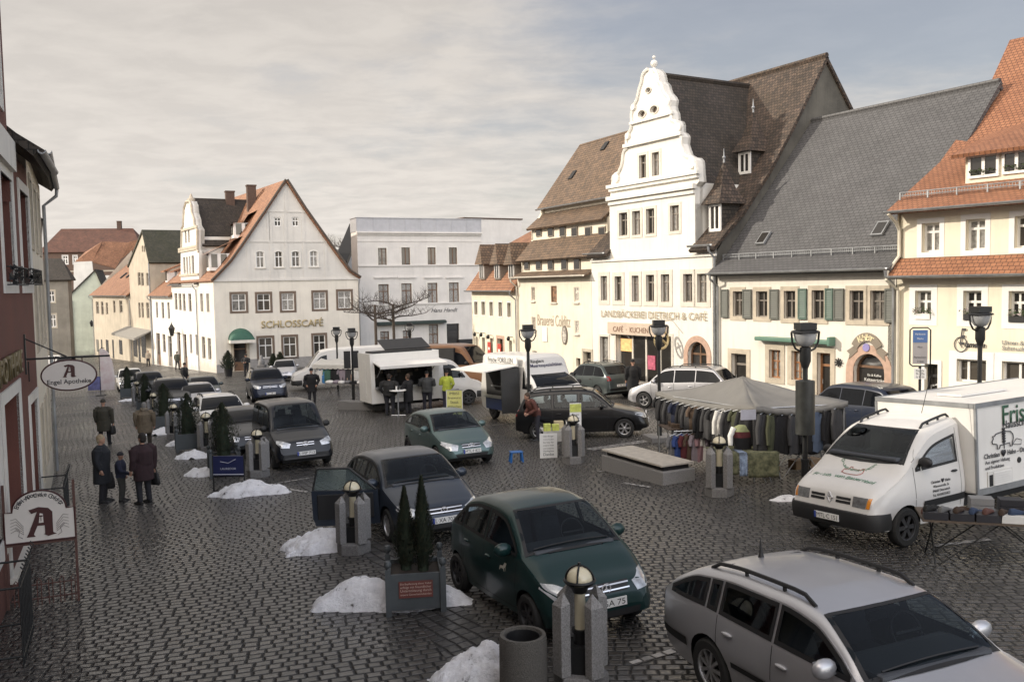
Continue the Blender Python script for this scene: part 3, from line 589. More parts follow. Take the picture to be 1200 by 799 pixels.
for a, b, rz, rx in circ:
 q = MB(); q.loft([[(a+rx*s*math.cos(t*math.pi/10), y, b+rz*s*math.sin(t*math.pi/10)) for t in range(20)] for y, s in ((-.05,1.0),(-.05,1.22),(.05,1.22))], False); o = q.build('round_window', M_STONE_L, LB.e, smooth=30)
 MB().poly([(a+rx*math.cos(t*math.pi/10), .12, b+rz*math.sin(t*math.pi/10)) for t in range(20)]).build('pane', mat('old_round_glass', (.10,.075,.055), .3, var=.3, scale=8), o)
q = MB()
def corn(xa, za, xb, h, pr): q.box(xa, xb, -pr, .03, za-h/2, za+h/2)
zc1 = q1(258, 582)[1]; zc2 = q1(250, 640)[1]; zc3 = q1(250, 403)[1]; zc4 = q1(245, 305)[1]
xa, xb = q1(60, 600)[0], q1(460, 600)[0]
corn(xa-.1, zc1, xb+.1, .16, .22); corn(xa, zc1-.16, xb, .14, .14); corn(xl-.05, zc2, xr+.08, .2, .2); corn(xl, zc2-.24, xr, .14, .1)
xa, xb = q1(128, 405)[0], q1(384, 405)[0]; corn(xa-.05, zc3, xb+.05, .16, .16)
xa, xb = q1(152, 305)[0], q1(345, 305)[0]; corn(xa, zc4, xb, .12, .12)
zst = LB.px(765, 301)[1]; corn(.0, zst-.05, W, .12, .08)
for pr, sgn in ((LBl, 1), (LBr, -1)):                                    # raised rim following the scrolls
 pts = [(a+sgn*.10, b) for a, b in pr[3:-1]] if sgn > 0 else [(a+sgn*.10, b) for a, b in pr[1:-3]]
 q.tube([(a, -.02, b) for a, b in pts], .085, 6)
for cx, cy, r in ((88,575,.22),(430,505,.26),(140,385,.15),(372,345,.17),(166,255,.14),(322,235,.14)):
 a, b = q1(cx, cy); q.tube([(a, -.1, b), (a, .02, b)], r, 12);
ax, az = q1(241, 60); q.ball((ax, .2, az+.05), .17, 10); q.lathe([(.16, -.45), (.1, -.2), (.05, -.12)], 10, (ax, .2, az)); q.ball((ax, .2, az+.33), .08, 8)
q.build('cornice', M_PL_WHITE, LB.e, smooth=40)
prof = [LB.pxx(*p, W) for p in ((838,292),(852,268),(868,250),(900,200),(930,143),(967,66))]; prof[0] = (-.35, prof[0][1]);
prof = [(max(-.35, a), b) for a, b in prof]; yR, zR = prof[-1]
yR = max(4.5, min(yR, 9))
yb, zb2 = LB.pxx(1000, 129, W)
pf = [prof[0]]
for a, b in prof[1:]:
 if a > pf[-1][0]+.15: pf.append((a, b))
pg_ = [(.46, next(b+(d-b)*(.46-a)/(c-a) for (a, b), (c, d) in zip(pf, pf[1:]) if a <= .46 <= c))]+[p for p in pf if p[0] > .6]
for xa_, xb_, pp_ in ((0, xl+.05, pf), (xl+.05, xr-.05, pg_), (xr-.05, W+.12, pf)): LB.slope(xa_, xb_, pp_, T_OLD, key='roof')
back = [(2*pf[-1][0]+.3, pf[0][1]), (pf[-1][0], pf[-1][1])]
LB.roofq([(W+.12, back[0][0], back[0][1]), (0, back[0][0], back[0][1]), (0, pf[-1][0], pf[-1][1]), (W+.12, pf[-1][0], pf[-1][1])], T_OLD)
gpoly = [(0, zbk)]+[(max(a, 0), b-.15) for a, b in pf]+[(back[0][0]-.3, back[0][1]-.1), (back[0][0]-.3, zbk)]
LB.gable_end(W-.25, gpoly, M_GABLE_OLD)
MB().tube([(0, pf[-1][0], pf[-1][1]+.03), (W+.1, pf[-1][0], pf[-1][1]+.03)], .12, 8).build('ridge_tiles', T_OLD, LB.e)
ax0, az0 = q1(270, 100); xg = (xl+xr)/2; zt_ = LB.px(773, 86, .4)[1]
def main_y(z):
 for (a, b), (c, d) in zip(pf, pf[1:]):
  if b <= z <= d: return a+(c-a)*(z-b)/(d-b)
 return pf[-1][0]
zel = zc2+.1; zt_ = min(zt_, pf[-1][1]+.3)
for sx, xe in ((-1, xl), (1, xr)):
 n = 6; rows = []
 for k in range(n+1):
  t = k/n; x = xe+(xg-xe)*t; z = zel+(zt_-zel)*t; rows.append(((x, .4, z), (x, max(main_y(z)+.1, .5), z)))
 v = 0
 for (a, b), (c, d) in zip(rows, rows[1:]):
  dl = (Vector(c)-Vector(a)).length; LB.roofq([a, b, d, c], T_OLDD, .12, 'cross_roof', [(0, v), (b[1], v), (d[1], v+dl), (0, v+dl)]); v += dl
MB().tube([(xg, .4, zt_+.03), (xg, main_y(zt_)+.2, zt_+.03)], .11, 8).build('ridge_tiles', T_OLDD, LB.e)
for xe in (xl, xr):
 y2 = main_y(zel)+.3; MB().add([(xe, 0, zev-.2), (xe, y2, zev-.2), (xe, y2, zel+.05), (xe, 0, zel+.05)], [(0,1,2,3)]).build('gable_side_wall', M_PL_WHITE, LB.e)
LB.gutter(xr-.0, W+.1, -.42, zr_+.02, pipes=(W-.05,)); LB.gutter(-.1, xl, -.42, zl_+.02)
def dormer(a, b, c, d, apex, base, lab):
 xa, za = LB.px((a+c)/2, d, 0);
 y = 0
 for _ in range(30): z = LB.px((a+c)/2, d, y)[1]; y += .5*(main_y(z)-y)
 y -= .1; x0, x1, z0, z1 = LB.rect(a, b, c, d, y); hh = z1-z0; xm_ = (x0+x1)/2; x0, x1 = xm_-.24, xm_+.24
 q = MB().box(x0-.12, x1+.12, y+.02, y+1.5, z0-.2, z1+.12)
 o = q.build('dormer', T_OLDD, LB.e); o['label'] = lab
 MB().box(x0-.12, x1+.12, y-.05, y+.016, z0-.12, z0).box(x0-.12, x1+.12, y-.05, y+.016, z1, z1+.12).box(x0-.12, x0, y-.05, y+.016, z0, z1).box(x1, x1+.12, y-.05, y+.016, z0, z1).box((x0+x1)/2-.035, (x0+x1)/2+.035, y-.04, y+.014, z0, z1).build('window_frame', M_WINW, o)
 MB().box(x0, x1, y-.01, y+.012, z0, z1).build('pane', M_GLASS, o)
 ap = z1+1.95; xm = (x0+x1)/2; e = .2
 c4 = [(x0-.12-e, y-.3, z1+.10), (x1+.12+e, y-.3, z1+.10), (x1+.12+e, y+1.3, z1+.10), (x0-.12-e, y+1.3, z1+.10)]; mid = [(xm+(p[0]-xm)*.5, y+.5+(p[1]-y-.5)*.5, z1+.10+(ap-z1)*.36) for p in c4]
 rr = MB().add(c4+mid+[(xm, y+.5, ap)], [(0,1,5,4),(1,2,6,5),(2,3,7,6),(3,0,4,7),(4,5,8),(5,6,8),(6,7,8),(7,4,8),(3,2,1,0)]); rr.build('dormer_roof', T_OLD, o)
 MB().tube([(xm, y+.5, ap-.1), (xm, y+.5, ap+.5)], [.05, .01], 6).ball((xm, y+.5, ap+.12), .08, 8).build('finial', M_ZINC, o)
dormer(868.5, 181, 877.5, 201, (879,150), (0,0), 'upper turret dormer'); dormer(833, 242, 843.5, 268, (846,209), (0,0), 'lower turret dormer')
LB.finish_roof()
xa, za = LB.px(705.5, 365.5); xb, zb_ = LB.px(829, 371); za2 = LB.px(767, 374)[1]-LB.px(767, 363.5)[1]
text('LANDBÄCKEREI DIETRICH & CAFÉ', xb-xa, mat('letters_bronze', (.40,.34,.24), .5, metal=.2), LB.e, MF((xa+xb)/2, -.05, (za+zb_)/2), height=abs(za2)*1.0, extrude=.008, bold=.0)
x0, x1, zb_, zt = LB.rect(*(580+490/3.632, 320+213/3.632), *(580+735/3.632, 320+265/3.632))
sb = MB().box(x0, x1, -.16, -.01, zb_, zt).build('shop_sign', mat('beige_sign', (.55,.45,.36), .6, var=.08), LB.e, bevel=.01)
text('CAFÉ  ·  KUCHEN', (x1-x0)*.62, mat('brown_letters', (.22,.12,.08), .6), sb, MF(x0+(x1-x0)*.42, -.165, (zb_+zt)/2), extrude=.01)
o = MB(); xs, zs = LB.px(788, 399); o.tube([(xs, -.02, zs+.9), (xs, -1., zs+.9)], .02, 6)
for k in range(18):
 a, b = 2*math.pi*k/18, 2*math.pi*(k+1)/18; o.tube([(xs, -.62+.38*math.cos(a), zs+.05+.38*math.sin(a)), (xs, -.62+.38*math.cos(b), zs+.05+.38*math.sin(b))], .055, 6)
o.tube([(xs, -.62, zs+.9), (xs, -.62, zs+.42)], .015, 5).tube([(xs, -.9, zs-.15), (xs, -.5, zs+.2)], .05, 6).tube([(xs, -.34, zs-.15), (xs, -.74, zs+.2)], .05, 6)
o.build('hanging_sign', M_GOLD, LB.e)
KB = Bld('slate_roofed_house', 'white house with dark green shutters and a large slate roof', 'house', on_row(-4.27), on_row(-12.8), M_PL_WARM)
W = KB.w
def zk(x, y): return (840+x/5.436, 300+y/5.436)
for a, b, c, d in ((105,225,165,383),(253,225,325,388),(430,222,503,398),(607,218,685,402),(848,220,937,408),(980,220,1075,410)):
 KB.wpx(*zk(a, b), *zk(c, d), M_WOODG, sur=M_STONE, surw=.17, transom=.64, fw=.05, depth=.13)
for i, (a, b, c, d) in enumerate(((33,212,78,392),(172,212,226,397),(343,212,398,402),(525,207,578,402),(697,205,747,407),(752,207,815,408),(1078,207,1140,423))):
 x0, x1, z0, z1 = KB.rect(*zk(a, b), *zk(c, d)); mb = MB().box(x0, x0+.05, -.09, -.035, z0, z1).box(x1-.05, x1, -.09, -.035, z0, z1).box(x0+.05, x1-.05, -.09, -.035, z0, z0+.06).box(x0+.05, x1-.05, -.09, -.035, z1-.06, z1).box(x0+.05, x1-.05, -.05, -.04, z0+.06, z1-.06)
 k = 12
 for j in range(k):
  z = z0+.07+(z1-z0-.14)*j/k; mb.add([(x0+.05,-.085,z),(x1-.05,-.085,z),(x1-.05,-.052,z+(z1-z0)/k*.9),(x0+.05,-.052,z+(z1-z0)/k*.9)], [(0,1,2,3)])
 mb.build('shutter', M_SHUT2 if i in (3,4) else M_SHUT, KB.e)
for (a, b, c, d), mt in (((95,622,190,800), M_WOODG), ((640,617,725,900), M_WOODO)):
 x0, x1, _, z1 = KB.rect(*zk(a, b), *zk(c, d)); KB.door(x0, x1, KB.px(*zk((a+c)/2, b))[1], mt, sur=M_STONE, surw=.2)
for a, b, c, d in ((335,597,408,778),(478,605,548,790)):
 KB.wpx(*zk(a, b), *zk(c, d), M_WOODO, sur=M_STONE, surw=.2, transom=.6, rows=2, pane=M_CURT)
xa, za = KB.px(*zk(870, 770)); xb, zb_ = KB.px(*zk(1070, 790)); zt2 = KB.px(*zk(968, 622))[1]
KB.door(xa, xb, zt2, M_WOODB, arch=(xb-xa)/2, sur=M_STONE_P, surw=.3, name='arched_door', leaves=1)
zg = KB.g(xa)
for i, (s_, wd) in enumerate((('Eis & Kaffee', .55), ('Kaltgetränke', .8), ('Kühlbar', .55))):
 text(s_, wd, M_WINW, KB.e, MF((xa+xb)/2+.1, .16, zt2-.75-.18*i), extrude=.002)
ze = KB.px(945, 317)[1]
outline = [(0, KB.g(0)-.6), (W, KB.g(0)-.6), (W, ze), (0, ze)]
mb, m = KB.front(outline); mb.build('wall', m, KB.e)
yr, zr = KB.pxx(952, 143, 0.); yr = max(5.5, min(8.5, yr)); zr = KB.px(1050, 121, yr)[1]
KB.slope(-.12, W+.05, [(-.45, ze-.02), (.5, ze+.72), (yr, zr)], T_SLATE); KB.roofq([(W, 2*yr, ze), (0, 2*yr, ze), (0, yr, zr), (W, yr, zr)], T_SLATE)
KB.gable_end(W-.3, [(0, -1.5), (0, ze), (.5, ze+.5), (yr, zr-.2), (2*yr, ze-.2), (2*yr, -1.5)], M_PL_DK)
MB().tube([(-.1, yr, zr+.02), (W, yr, zr+.02)], .1, 8).build('ridge_tiles', T_SLATE, KB.e)
KB.gutter(-.1, W, -.52, ze+.0, pipes=(.12, W-.03));
def sl(y): return ze+.72+(zr-ze-.72)*(y-.5)/(yr-.5)
KB.snowguard(.1, W-.1, .25, ze+.55)
for p in ((895,281),(1032,270)):
 y = 1.
 for _ in range(30): x, z = KB.px(*p, y); y += .5*(.5+(z-ze-.72)/(zr-ze-.72)*(yr-.5)-y)
 an = math.atan2(zr-ze-.72, yr-.5); M = Matrix.Translation((x, y, z+.04)) @ Matrix.Rotation(an, 4, 'X')
 MB().box(-.24, .24, -.32, .32, .0, .08).build('skylight', M_ZINC, KB.e, M=M); MB().box(-.18, .18, -.26, .26, .082, .09).build('skylight_pane', M_GLASS, KB.e, M=M)
KB.finish_roof()
x0, z0 = KB.px(*zk(275, 522)); x1, z1 = KB.px(*zk(742, 548))
q = MB().box(x0, x1, -.32, -.02, (z0+z1)/2-.08, (z0+z1)/2+.08).box(x1, x1+.12, -.36, -.02, (z0+z1)/2-.13, (z0+z1)/2+.2); q.build('awning_case', mat('awning_case_green', (.10,.20,.15), .5, var=.1), KB.e, bevel=.03)
cx, cz = KB.px(*zk(960, 640)); r0 = abs(KB.px(*zk(960, 545))[1]-cz)*1.0; r1 = abs(KB.px(*zk(960, 488))[1]-cz); n = 16
arcp = [(cx+.86*r1*math.cos(t), cz+r1*math.sin(t)) for t in [R(30+120*k/n) for k in range(n+1)]]+[(cx+.86*r0*math.cos(t), cz+r0*math.sin(t)) for t in [R(150-120*k/n) for k in range(n+1)]]
rb = MB().prism(arcp, lambda a, b, t: (a, t, b), -.07, -.02)
for sx in (-1, 1):
 a0 = (cx+sx*.80*r0, cz+r0*.42); rb.prism([(a0[0]-sx*.02, a0[1]+.22), (a0[0]+sx*.42, a0[1]-.06), (a0[0]+sx*.30, a0[1]-.16), (a0[0]+sx*.34, a0[1]-.34), (a0[0]-sx*.02, a0[1]-.06)], lambda a, b, t: (a, t, b), -.05, -.015)
rb = rb.build('ribbon_sign', mat('taupe_sign', (.22,.185,.145), .6, var=.1), KB.e)
word = 'Kühlbar'
for i, ch in enumerate(word):
 t = R(116-52*i/(len(word)-1)); text(ch, None, mat('pale_gold', (.75,.66,.42), .5, var=0), rb, MF(cx+.86*(r0+r1)/2*math.cos(t), -.075, cz+(r0+r1)/2*math.sin(t), t-math.pi/2), height=.22 if ch in 'Khlb' else .16, extrude=.01)
x, z = KB.px(*zk(957, 582)); MB().tube([(x, -.06, z), (x, -.025, z)], .14, 14).build('round_emblem', mat('violet_emblem', (.25,.22,.45), .5), KB.e)
x, z = KB.px(*zk(780, 677)); q = MB()
for k in range(4): t = math.pi*k/4; q.box(-.16, .16, -.06, -.04, -.025, .025, M=Matrix.Translation((x, 0, z)) @ Matrix.Rotation(t, 4, 'Y'))
q.build('wall_anchor', M_IRON, KB.e)
PY0 = on_row(-12.83); YH = Bld('yellow_house', 'pale yellow shop house with a steep bright orange tiled roof', 'house', PY0, PY0+Vector((.579, -.815))*10.5, M_PL_YEL)
W = YH.w
def zy(x, y): return (1040+x/7.47, 220+y/7.47)
def zy2(x, y): return (1040+x/5.706, 320+y/5.706)
def wx(a, b, c, d, f, y=0., **k): return YH.wpx(*f(a, b), *f(c, d), M_WINW, y=y, **k)
for a, b, c, d in ((185,118,292,308),(507,118,628,315),(810,120,925,328),(1160,118,1290,345),(1560,116,1700,360)):
 o = wx(a, b, c, d, zy2, sur=M_WINW, surw=.2, proud=.012, transom=.62, fw=.07, depth=.2)
 x0, x1, z0, z1 = YH.rect(*zy2(a, b), *zy2(c, d)); k = MB().box(x0+.02, x1-.02, -.05, .12, z0, z0+.18); bx = k.build('flower_box', M_WINW if a == 185 else M_BLACK, o)
 fl = MB()
 for i in range(90):
  p = Vector((random.uniform(x0-.02, x1+.02), random.uniform(-.14, .12), z0+.16+random.random()*.2)); v = [Vector((random.uniform(-1,1), random.uniform(-1,1), random.uniform(-.5,1)))*.06 for _ in range(3)]; fl.add([p+a_ for a_ in v], [(0,1,2)], 1 if random.random() < .18 else 0)
 fl.build('plants', [mat('box_leaves', (.05,.075,.03), .7), mat('box_flowers', (.6,.5,.5), .7)], bx)
xd0, xd1, _, zd = YH.rect(*zy2(250, 607), *zy2(338, 735)); YH.door(xd0, xd1, zd, M_BLACK, sur=M_WINW, surw=.12)
wx(463, 578, 660, 730, zy2, name='shop_window', sur=M_WINW, surw=.25, proud=.012, cols=3, transom=0); x0, x1, z0, z1 = YH.rect(*zy2(765, 597), *zy2(1100, 760)); YH.window(x0, x1, z0, z1, M_WINW, name='shop_window', sur=M_WINW, surw=.25, proud=.012, cols=3, transom=0)
zs0 = YH.px(1125, 321, -.3)[1]; zs1 = YH.px(1125, 301, .1)[1]; zg_ = YH.px(1125, 241, -.45)[1]
lo = YH.holes; YH.holes = []
mb, m = YH.front([(0, YH.g(0)-.6), (W, YH.g(W)-.8), (W, zs0+.2), (0, zs0+.2)], holes=lo)
for a, b, c, d in ((300,310,455,565),(685,275,855,548),(1112,245,1290,525),(1560,215,1760,500)):
 wx(a, b, c, d, zy, y=.1, sur=M_WINW, surw=.16, proud=.012, transom=.7, fw=.07, depth=.2, pane=M_CURT if a != 1112 else None)
mb2, _ = YH.front([(0, zs0+.1), (W, zs0+.1), (W, zg_+.05), (0, zg_+.05)], y=.1)
mb.add(mb2.v, mb2.f); mb.add([(0,0,-1),(0,9,-1),(0,9,zg_),(0,0,zg_)], [(0,1,2,3)]); mb.build('wall', m, YH.e)
YH.slope(-.06, W, [(-.42, zs0-.02), (.08, zs1+.02)], T_ORG, .1, 'skirt_roof'); YH.gutter(-.08, W, -.5, zs0-.03, M_STEEL)
yr = 5.6; P = [(-.45, zg_+.02)]
for p in ((1102,190),(1125,158),(1160,100),(1184,47)):
 a, b = YH.pxx(*p, -.1); P.append((a, b))
P = [P[0]]+[p for i, p in enumerate(P[1:]) if p[0] > -.3]
print('YH prof', [(round(a,2), round(b,2)) for a, b in P])
pr = [(-.45, zg_+.02), (.6, zg_+1.05), (5.2, zg_+7.4)]
pr = P if len(P) > 3 and all(P[i+1][0] > P[i][0] for i in range(len(P)-1)) else pr
YH.slope(-.12, W, pr, T_ORG); yt, zt = pr[-1]; YH.roofq([(W, 2*yt, zg_), (-.12, 2*yt, zg_), (-.12, yt, zt), (W, yt, zt)], T_ORG)
YH.gable_end(-.05, [(.1, zg_-3), (.1, zg_)]+[(a, b-.16) for a, b in pr[1:]]+[(2*yt, zg_-.2), (2*yt, zg_-3)], M_PL_YEL, .2)
YH.gutter(-.15, W, -.53, zg_-.0, M_STEEL, pipes=()); MB().tube([(-.0, -.53, zg_-.08), (.06, -.2, zg_-.35), (.06, .02, zg_-.6), (.06, .02, zs1+.1), (-.1, -.4, zs0+.1), (-.08, -.5, zs0-.15), (.1, -.09, zs0-.5), (.1, -.09, YH.g(0)+.1)], .055, 8).build('downpipe', mat('cream_pipe', (.62,.58,.48), .5, var=.1), YH.e, smooth=40)
def ry(z):
 for (a, b), (c, d) in zip(pr, pr[1:]):
  if b <= z <= d: return a+(c-a)*(z-b)/(d-b)
 return pr[-1][0]
YH.snowguard(.0, W, ry(zg_+.4)-.08, zg_+.42)
y = 1.
for _ in range(10): z = YH.px(1165, 208, y)[1]; y = ry(z)
y -= .25; xd, z0 = YH.px(1131, 207, y); z1 = YH.px(1131, 181, y)[1]; xe = W
q = MB().box(xd, xe, y+.02, y+3.2, z0-.3, z1); d_ = q.build('dormer', M_PL_YEL, YH.e); d_['label'] = 'wide shed dormer'
for a, b, c, d in ((1138,184,1168,205),(1178,179,1206,200),(1216,175,1250,196)):
 x0, x1, za, zb_ = YH.rect(a, b, c, d, y); f = MB().box(x0-.08, x1+.08, y-.05, y+.015, za-.08, za).box(x0-.08, x1+.08, y-.05, y+.015, zb_, zb_+.08).box(x0-.08, x0, y-.05, y+.015, za, zb_).box(x1, x1+.08, y-.05, y+.015, za, zb_).box((x0+x1)/2-.05, (x0+x1)/2+.05, y-.045, y+.012, za, zb_)
 f.build('window_frame', M_WINW, d_); MB().box(x0, x1, y-.012, y+.008, za, zb_).build('pane', M_GLASS, d_)
 fl = MB()
 for i in range(70):
  p = Vector((random.uniform(x0, x1), y-.1+random.uniform(-.06, .06), za+.02+random.random()*.16)); fl.add([p+Vector((random.uniform(-1,1), random.uniform(-1,1), random.uniform(-.5,1)))*.06 for _ in range(3)], [(0,1,2)])
 fl.build('plants', mat('box_leaves', (.05,.075,.03), .7), d_)
zr1 = z1+1.55; y2 = ry(zr1); YH.roofq([(xd-.3, y-.35, z1-.02), (xe, y-.35, z1-.02), (xe, y2+.1, zr1), (xd+1.6, y2+.1, zr1)], T_ORG, .12, 'dormer_roof')
YH.roofq([(xd-.3, y+2.2, z1+.9), (xd-.3, y-.35, z1-.02), (xd+1.6, y2+.1, zr1)], T_ORG, .1, 'dormer_roof')
YH.finish_roof()
M_TXT = mat('dark_letters', (.05,.05,.055), .5, var=0)
x0, z0 = YH.px(*zy2(470, 485)); x1, z1 = YH.px(*zy2(662, 485)); zc = YH.px(*zy2(590, 485))[1]
text('ismann', (x1-x0)*.72, M_TXT, YH.e, MF(x0+(x1-x0)*.62, -.03, zc+.03), shear=.25, extrude=.02, bold=.02)
text('E', (x1-x0)*.22, M_TXT, YH.e, MF(x0+(x1-x0)*.20, -.03, zc+.28), height=.5, shear=.3, extrude=.02)
o = MB();
for k in range(20): a, b = 2*math.pi*k/20, 2*math.pi*(k+1)/20; cx_ = x0+(x1-x0)*.12; o.tube([(cx_+.2*math.cos(a), -.03, zc+.02+.23*math.sin(a)), (cx_+.2*math.cos(b), -.03, zc+.02+.23*math.sin(b))], .015, 5)
o.tube([(cx_-.07, -.03, zc+.1), (cx_+.05, -.03, zc-.08)], .012, 5).build('clock_emblem', M_TXT, YH.e)
x0, z0 = YH.px(*zy2(770, 462)); x2 = YH.px(*zy2(915, 500))[0]
text('Uhren &', (x2-x0)*1.0, mat('grey_letters', (.2,.2,.2), .5), YH.e, MF(x0+(x2-x0)*.5, -.03, z0), extrude=.01); text('Schmuck', (x2-x0)*1.05, mat('grey_letters', (.2,.2,.2), .5), YH.e, MF(x0+(x2-x0)*.53, -.03, YH.px(*zy2(840, 502))[1]), extrude=.01)
PBr = on_row(4.78); dB = Vector((-.44, .898));
def isect(P, d, px, py=400):
 r = ray(px, py); r2 = Vector((r.x, r.y)); # P + d*t = k*r2
 det = d.x*(-r2.y)-d.y*(-r2.x); t = (-P.x*(-r2.y)+P.y*(-r2.x))/det
 return P+d*t
P0 = isect(PBr, dB, 607.5, 400)
BR = Bld('brewery_house', 'cream house with stepped brown roof and painted brewery lettering', 'house', P0, PBr, M_PL_CREAM); W = BR.w
print('BR W', W, P0)
def zb5(x, y): return (600+x/4.992, 280+y/4.992)
zgut = BR.px(650, 323)[1]
M_MURAL = [mat('mural_dark', (.10,.085,.07), .8, var=.7, scale=7, col2=(.45,.40,.33)), mat('mural_figure', (.30,.16,.09), .8, var=.6, scale=5, col2=(.05,.04,.03)), mat('mural_white', (.62,.58,.52), .8, var=.5, scale=9, col2=(.12,.11,.10))]
for i, (a, b, c, d) in enumerate(((112,280,135,362),(228,275,262,370),(362,282,393,370),(115,455,138,535),(367,478,393,555))):
 BR.wpx(*zb5(a, b), *zb5(c, d), M_WOODB if i == 1 else M_STONE_L, transom=0, cols=1, fw=.05, depth=.06, pane=M_MURAL[(0,1,2,0,2)[i]], name='mural_panel', sill=M_STONE_L)
for a, b, c, d in ((120,655,145,685),(375,697,400,745)): BR.wpx(*zb5(a, b), *zb5(c, d), M_WOODP, transom=0, cols=2, fw=.05)
x0, x1, _, z1 = BR.rect(*zb5(420, 660), *zb5(465, 770)); BR.door(x0, x1, z1, M_WOODG, sur=M_STONE, surw=.15)
mb, m = BR.front([(0, BR.g(0)-.8), (W, BR.g(0)-.8), (W, zgut), (0, zgut)])
yA, yB = .3, 1.0; zA0 = BR.px(650, 317, yA)[1]; zA1 = BR.px(650, 303, yA)[1]; zB0 = BR.px(655, 278, yB)[1]; zB1 = BR.px(655, 264, yB)[1]; zC = BR.px(668, 240, 1.7)[1]
for y, z0, z1, k in ((yA, zgut-.2, zA1+.1, 5), (yB, zA1+.2, zB1+.15, 6)):
 mb.add([(0, y, z0), (W, y, z0), (W, y, z1), (0, y, z1)], [(0,1,2,3)])
mb.add([(0,0,-2),(0,11,-2),(0,11,zgut),(0,0,zgut)], [(0,1,2,3)]); mb.add([(W,0,-2),(W,11,-2),(W,11,zgut),(W,0,zgut)], [(0,1,2,3)])
mb.build('wall', m, BR.e)
for y, za, zb_, xs in ((yA, 303, 315, (618,632,646,662,677)), (yB, 266, 276, (632,646,660,674,690,706))):
 for xp in xs:
  yy = y; x0, z0 = BR.px(xp, zb_, yy); z1 = BR.px(xp, za+1, yy)[1]
  o = MB().box(x0-.32, x0+.32, yy-.06, yy-.004, z0-.06, z1+.06).build('attic_window', M_WOODP, BR.e); MB().box(x0-.26, x0+.26, yy-.075, yy-.062, z0, z1).build('pane', M_GLASS, o)
BR.slope(-.05, W, [(-.4, zgut-.02), (yA+.02, zA0+.0)], T_BR, .1); BR.slope(-.05, W, [(-.1, zA1-.02), (yB+.02, zB0)], T_BR, .12); BR.slope(-.05, W, [(.65, zB1-.02), (1.8, zC-.2)], T_BR, .12)
yE, zE = 1.4, BR.px(668, 238, 1.4)[1]; yT = 4.4; zT = BR.px(712, 160, yT)[1]
BR.slope(-.05, W+.05, [(yE, zE), (yT, zT)], T_BR, .14); BR.roofq([(W, 8, zE), (0, 8, zE), (0, yT, zT), (W, yT, zT)], T_BR)
MB().box(-.05, W, yE+.35, yE+.5, zE-1.2, zE+.25).build('attic_wall', M_PL_CREAM, BR.e)
for x, nm in ((-.02, 'gable_wall'), (W-.22, 'gable_wall')):
 BR.gable_end(x, [(0, zgut-.5), (yA, zA0), (yA, zA1), (yB, zB0), (yB, zB1), (yE+.2, zE-.3), (yE+.3, zE+.2), (yT, zT-.2), (7.6, zE), (7.6, zgut-.5)], M_PL_CREAM, .22)
BR.gutter(-.05, W, -.47, zgut-.02, M_STONE_L, pipes=(.05,)); BR.gutter(-.05, W, yE-.06, zE-.04, M_STEEL)
for p in ((709,172),(671,206)):
 y = 3.
 for _ in range(30): x, z = BR.px(*p, y); y += .5*(yE+(z-zE)/(zT-zE)*(yT-yE)-y)
 M = Matrix.Translation((x, y, z+.03)) @ Matrix.Rotation(math.atan2(zT-zE, yT-yE), 4, 'X'); MB().box(-.2, .2, -.3, .3, 0, .06).build('skylight', M_BLACK, BR.e, M=M)
BR.finish_roof()
x0, z0 = BR.px(*zb5(150, 465)); x1, z1 = BR.px(*zb5(342, 490)); text('Brauerei Colditz', x1-x0, mat('faded_letters', (.40,.34,.26), .8), BR.e, MF((x0+x1)/2, -.012, (z0+z1)/2), height=.62, extrude=.008)
x0, x1, z0, z1 = BR.rect(*zb5(180, 515), *zb5(208, 600)); MB().box(x0, x1, -.05, -.01, z0, z1).build('white_board', M_WHITE, BR.e)
x, z = BR.px(*zb5(311, 562)); o = MB().loft([[(x+a*.27*math.cos(2*math.pi*k/20), yy, z+a*.50*math.sin(2*math.pi*k/20)) for k in range(20)] for yy, a in ((-.01,1),(-.07,1),(-.07,.82))]).build('oval_sign', M_WOODG, BR.e); MB().poly([(x+.21*math.cos(2*math.pi*k/20), -.075, z+.40*math.sin(2*math.pi*k/20)) for k in range(20)]).build('sign_face', M_MURAL[2], o)
dO = Vector((-.371, 1)).normalized(); P1 = P0.copy(); P0m = isect(P1+Vector((0,.0)), dO, 553.5, 380)
OM = Bld('mansard_house', 'narrow yellow house with orange mansard roof and three pointed dormers', 'house', P0m, P1, M_PL_YEL); W = OM.w
print('OM W', W, P0m)
def zo(x, y): return (400+x/4.995, 240+y/4.995)
for a, b, c, d in ((780,567,798,643),(822,567,842,645),(869,568,888,650),(922,570,942,653),(973,573,993,657)): OM.wpx(*zo(a, b), *zo(c, d), M_WOODP, sur=M_WINW, surw=.08, transom=.66, fw=.05)
def zf(x, y): return (540+x/7.26, 390+y/7.26)
for a, b, c, d in ((130,35,143,110),(180,40,205,165),(248,45,272,175),(410,65,435,205)): OM.wpx(*zf(a, b), *zf(c, d), M_WOODG, transom=.7, cols=1, fw=.06)
x0, x1, _, z1 = OM.rect(*zf(315, 50), *zf(362, 200)); OM.door(x0, x1, z1, M_WOODB, sur=M_STONE_P, surw=.2)
zgut = OM.px(580, 340)[1]; mb, m = OM.front([(0, OM.g(0)-1), (W, OM.g(0)-1), (W, zgut), (0, zgut)])
mb.add([(0,0,-2),(0,10,-2),(0,10,zgut),(0,0,zgut)], [(0,1,2,3)]); mb.build('wall', m, OM.e)
zM = OM.px(580, 301, 1.6)[1]; yT = 6.5; zT = OM.px(608, 262, yT)[1]
OM.slope(-.1, W, [(-.4, zgut-.02), (.3, zgut+.9), (1.3, zM)], T_ORG2); OM.slope(-.1, W, [(1.0, zM), (yT, zT)], T_ORG2); OM.roofq([(W, 12, zM), (-.1, 12, zM), (-.1, yT, zT), (W, yT, zT)], T_ORG2)
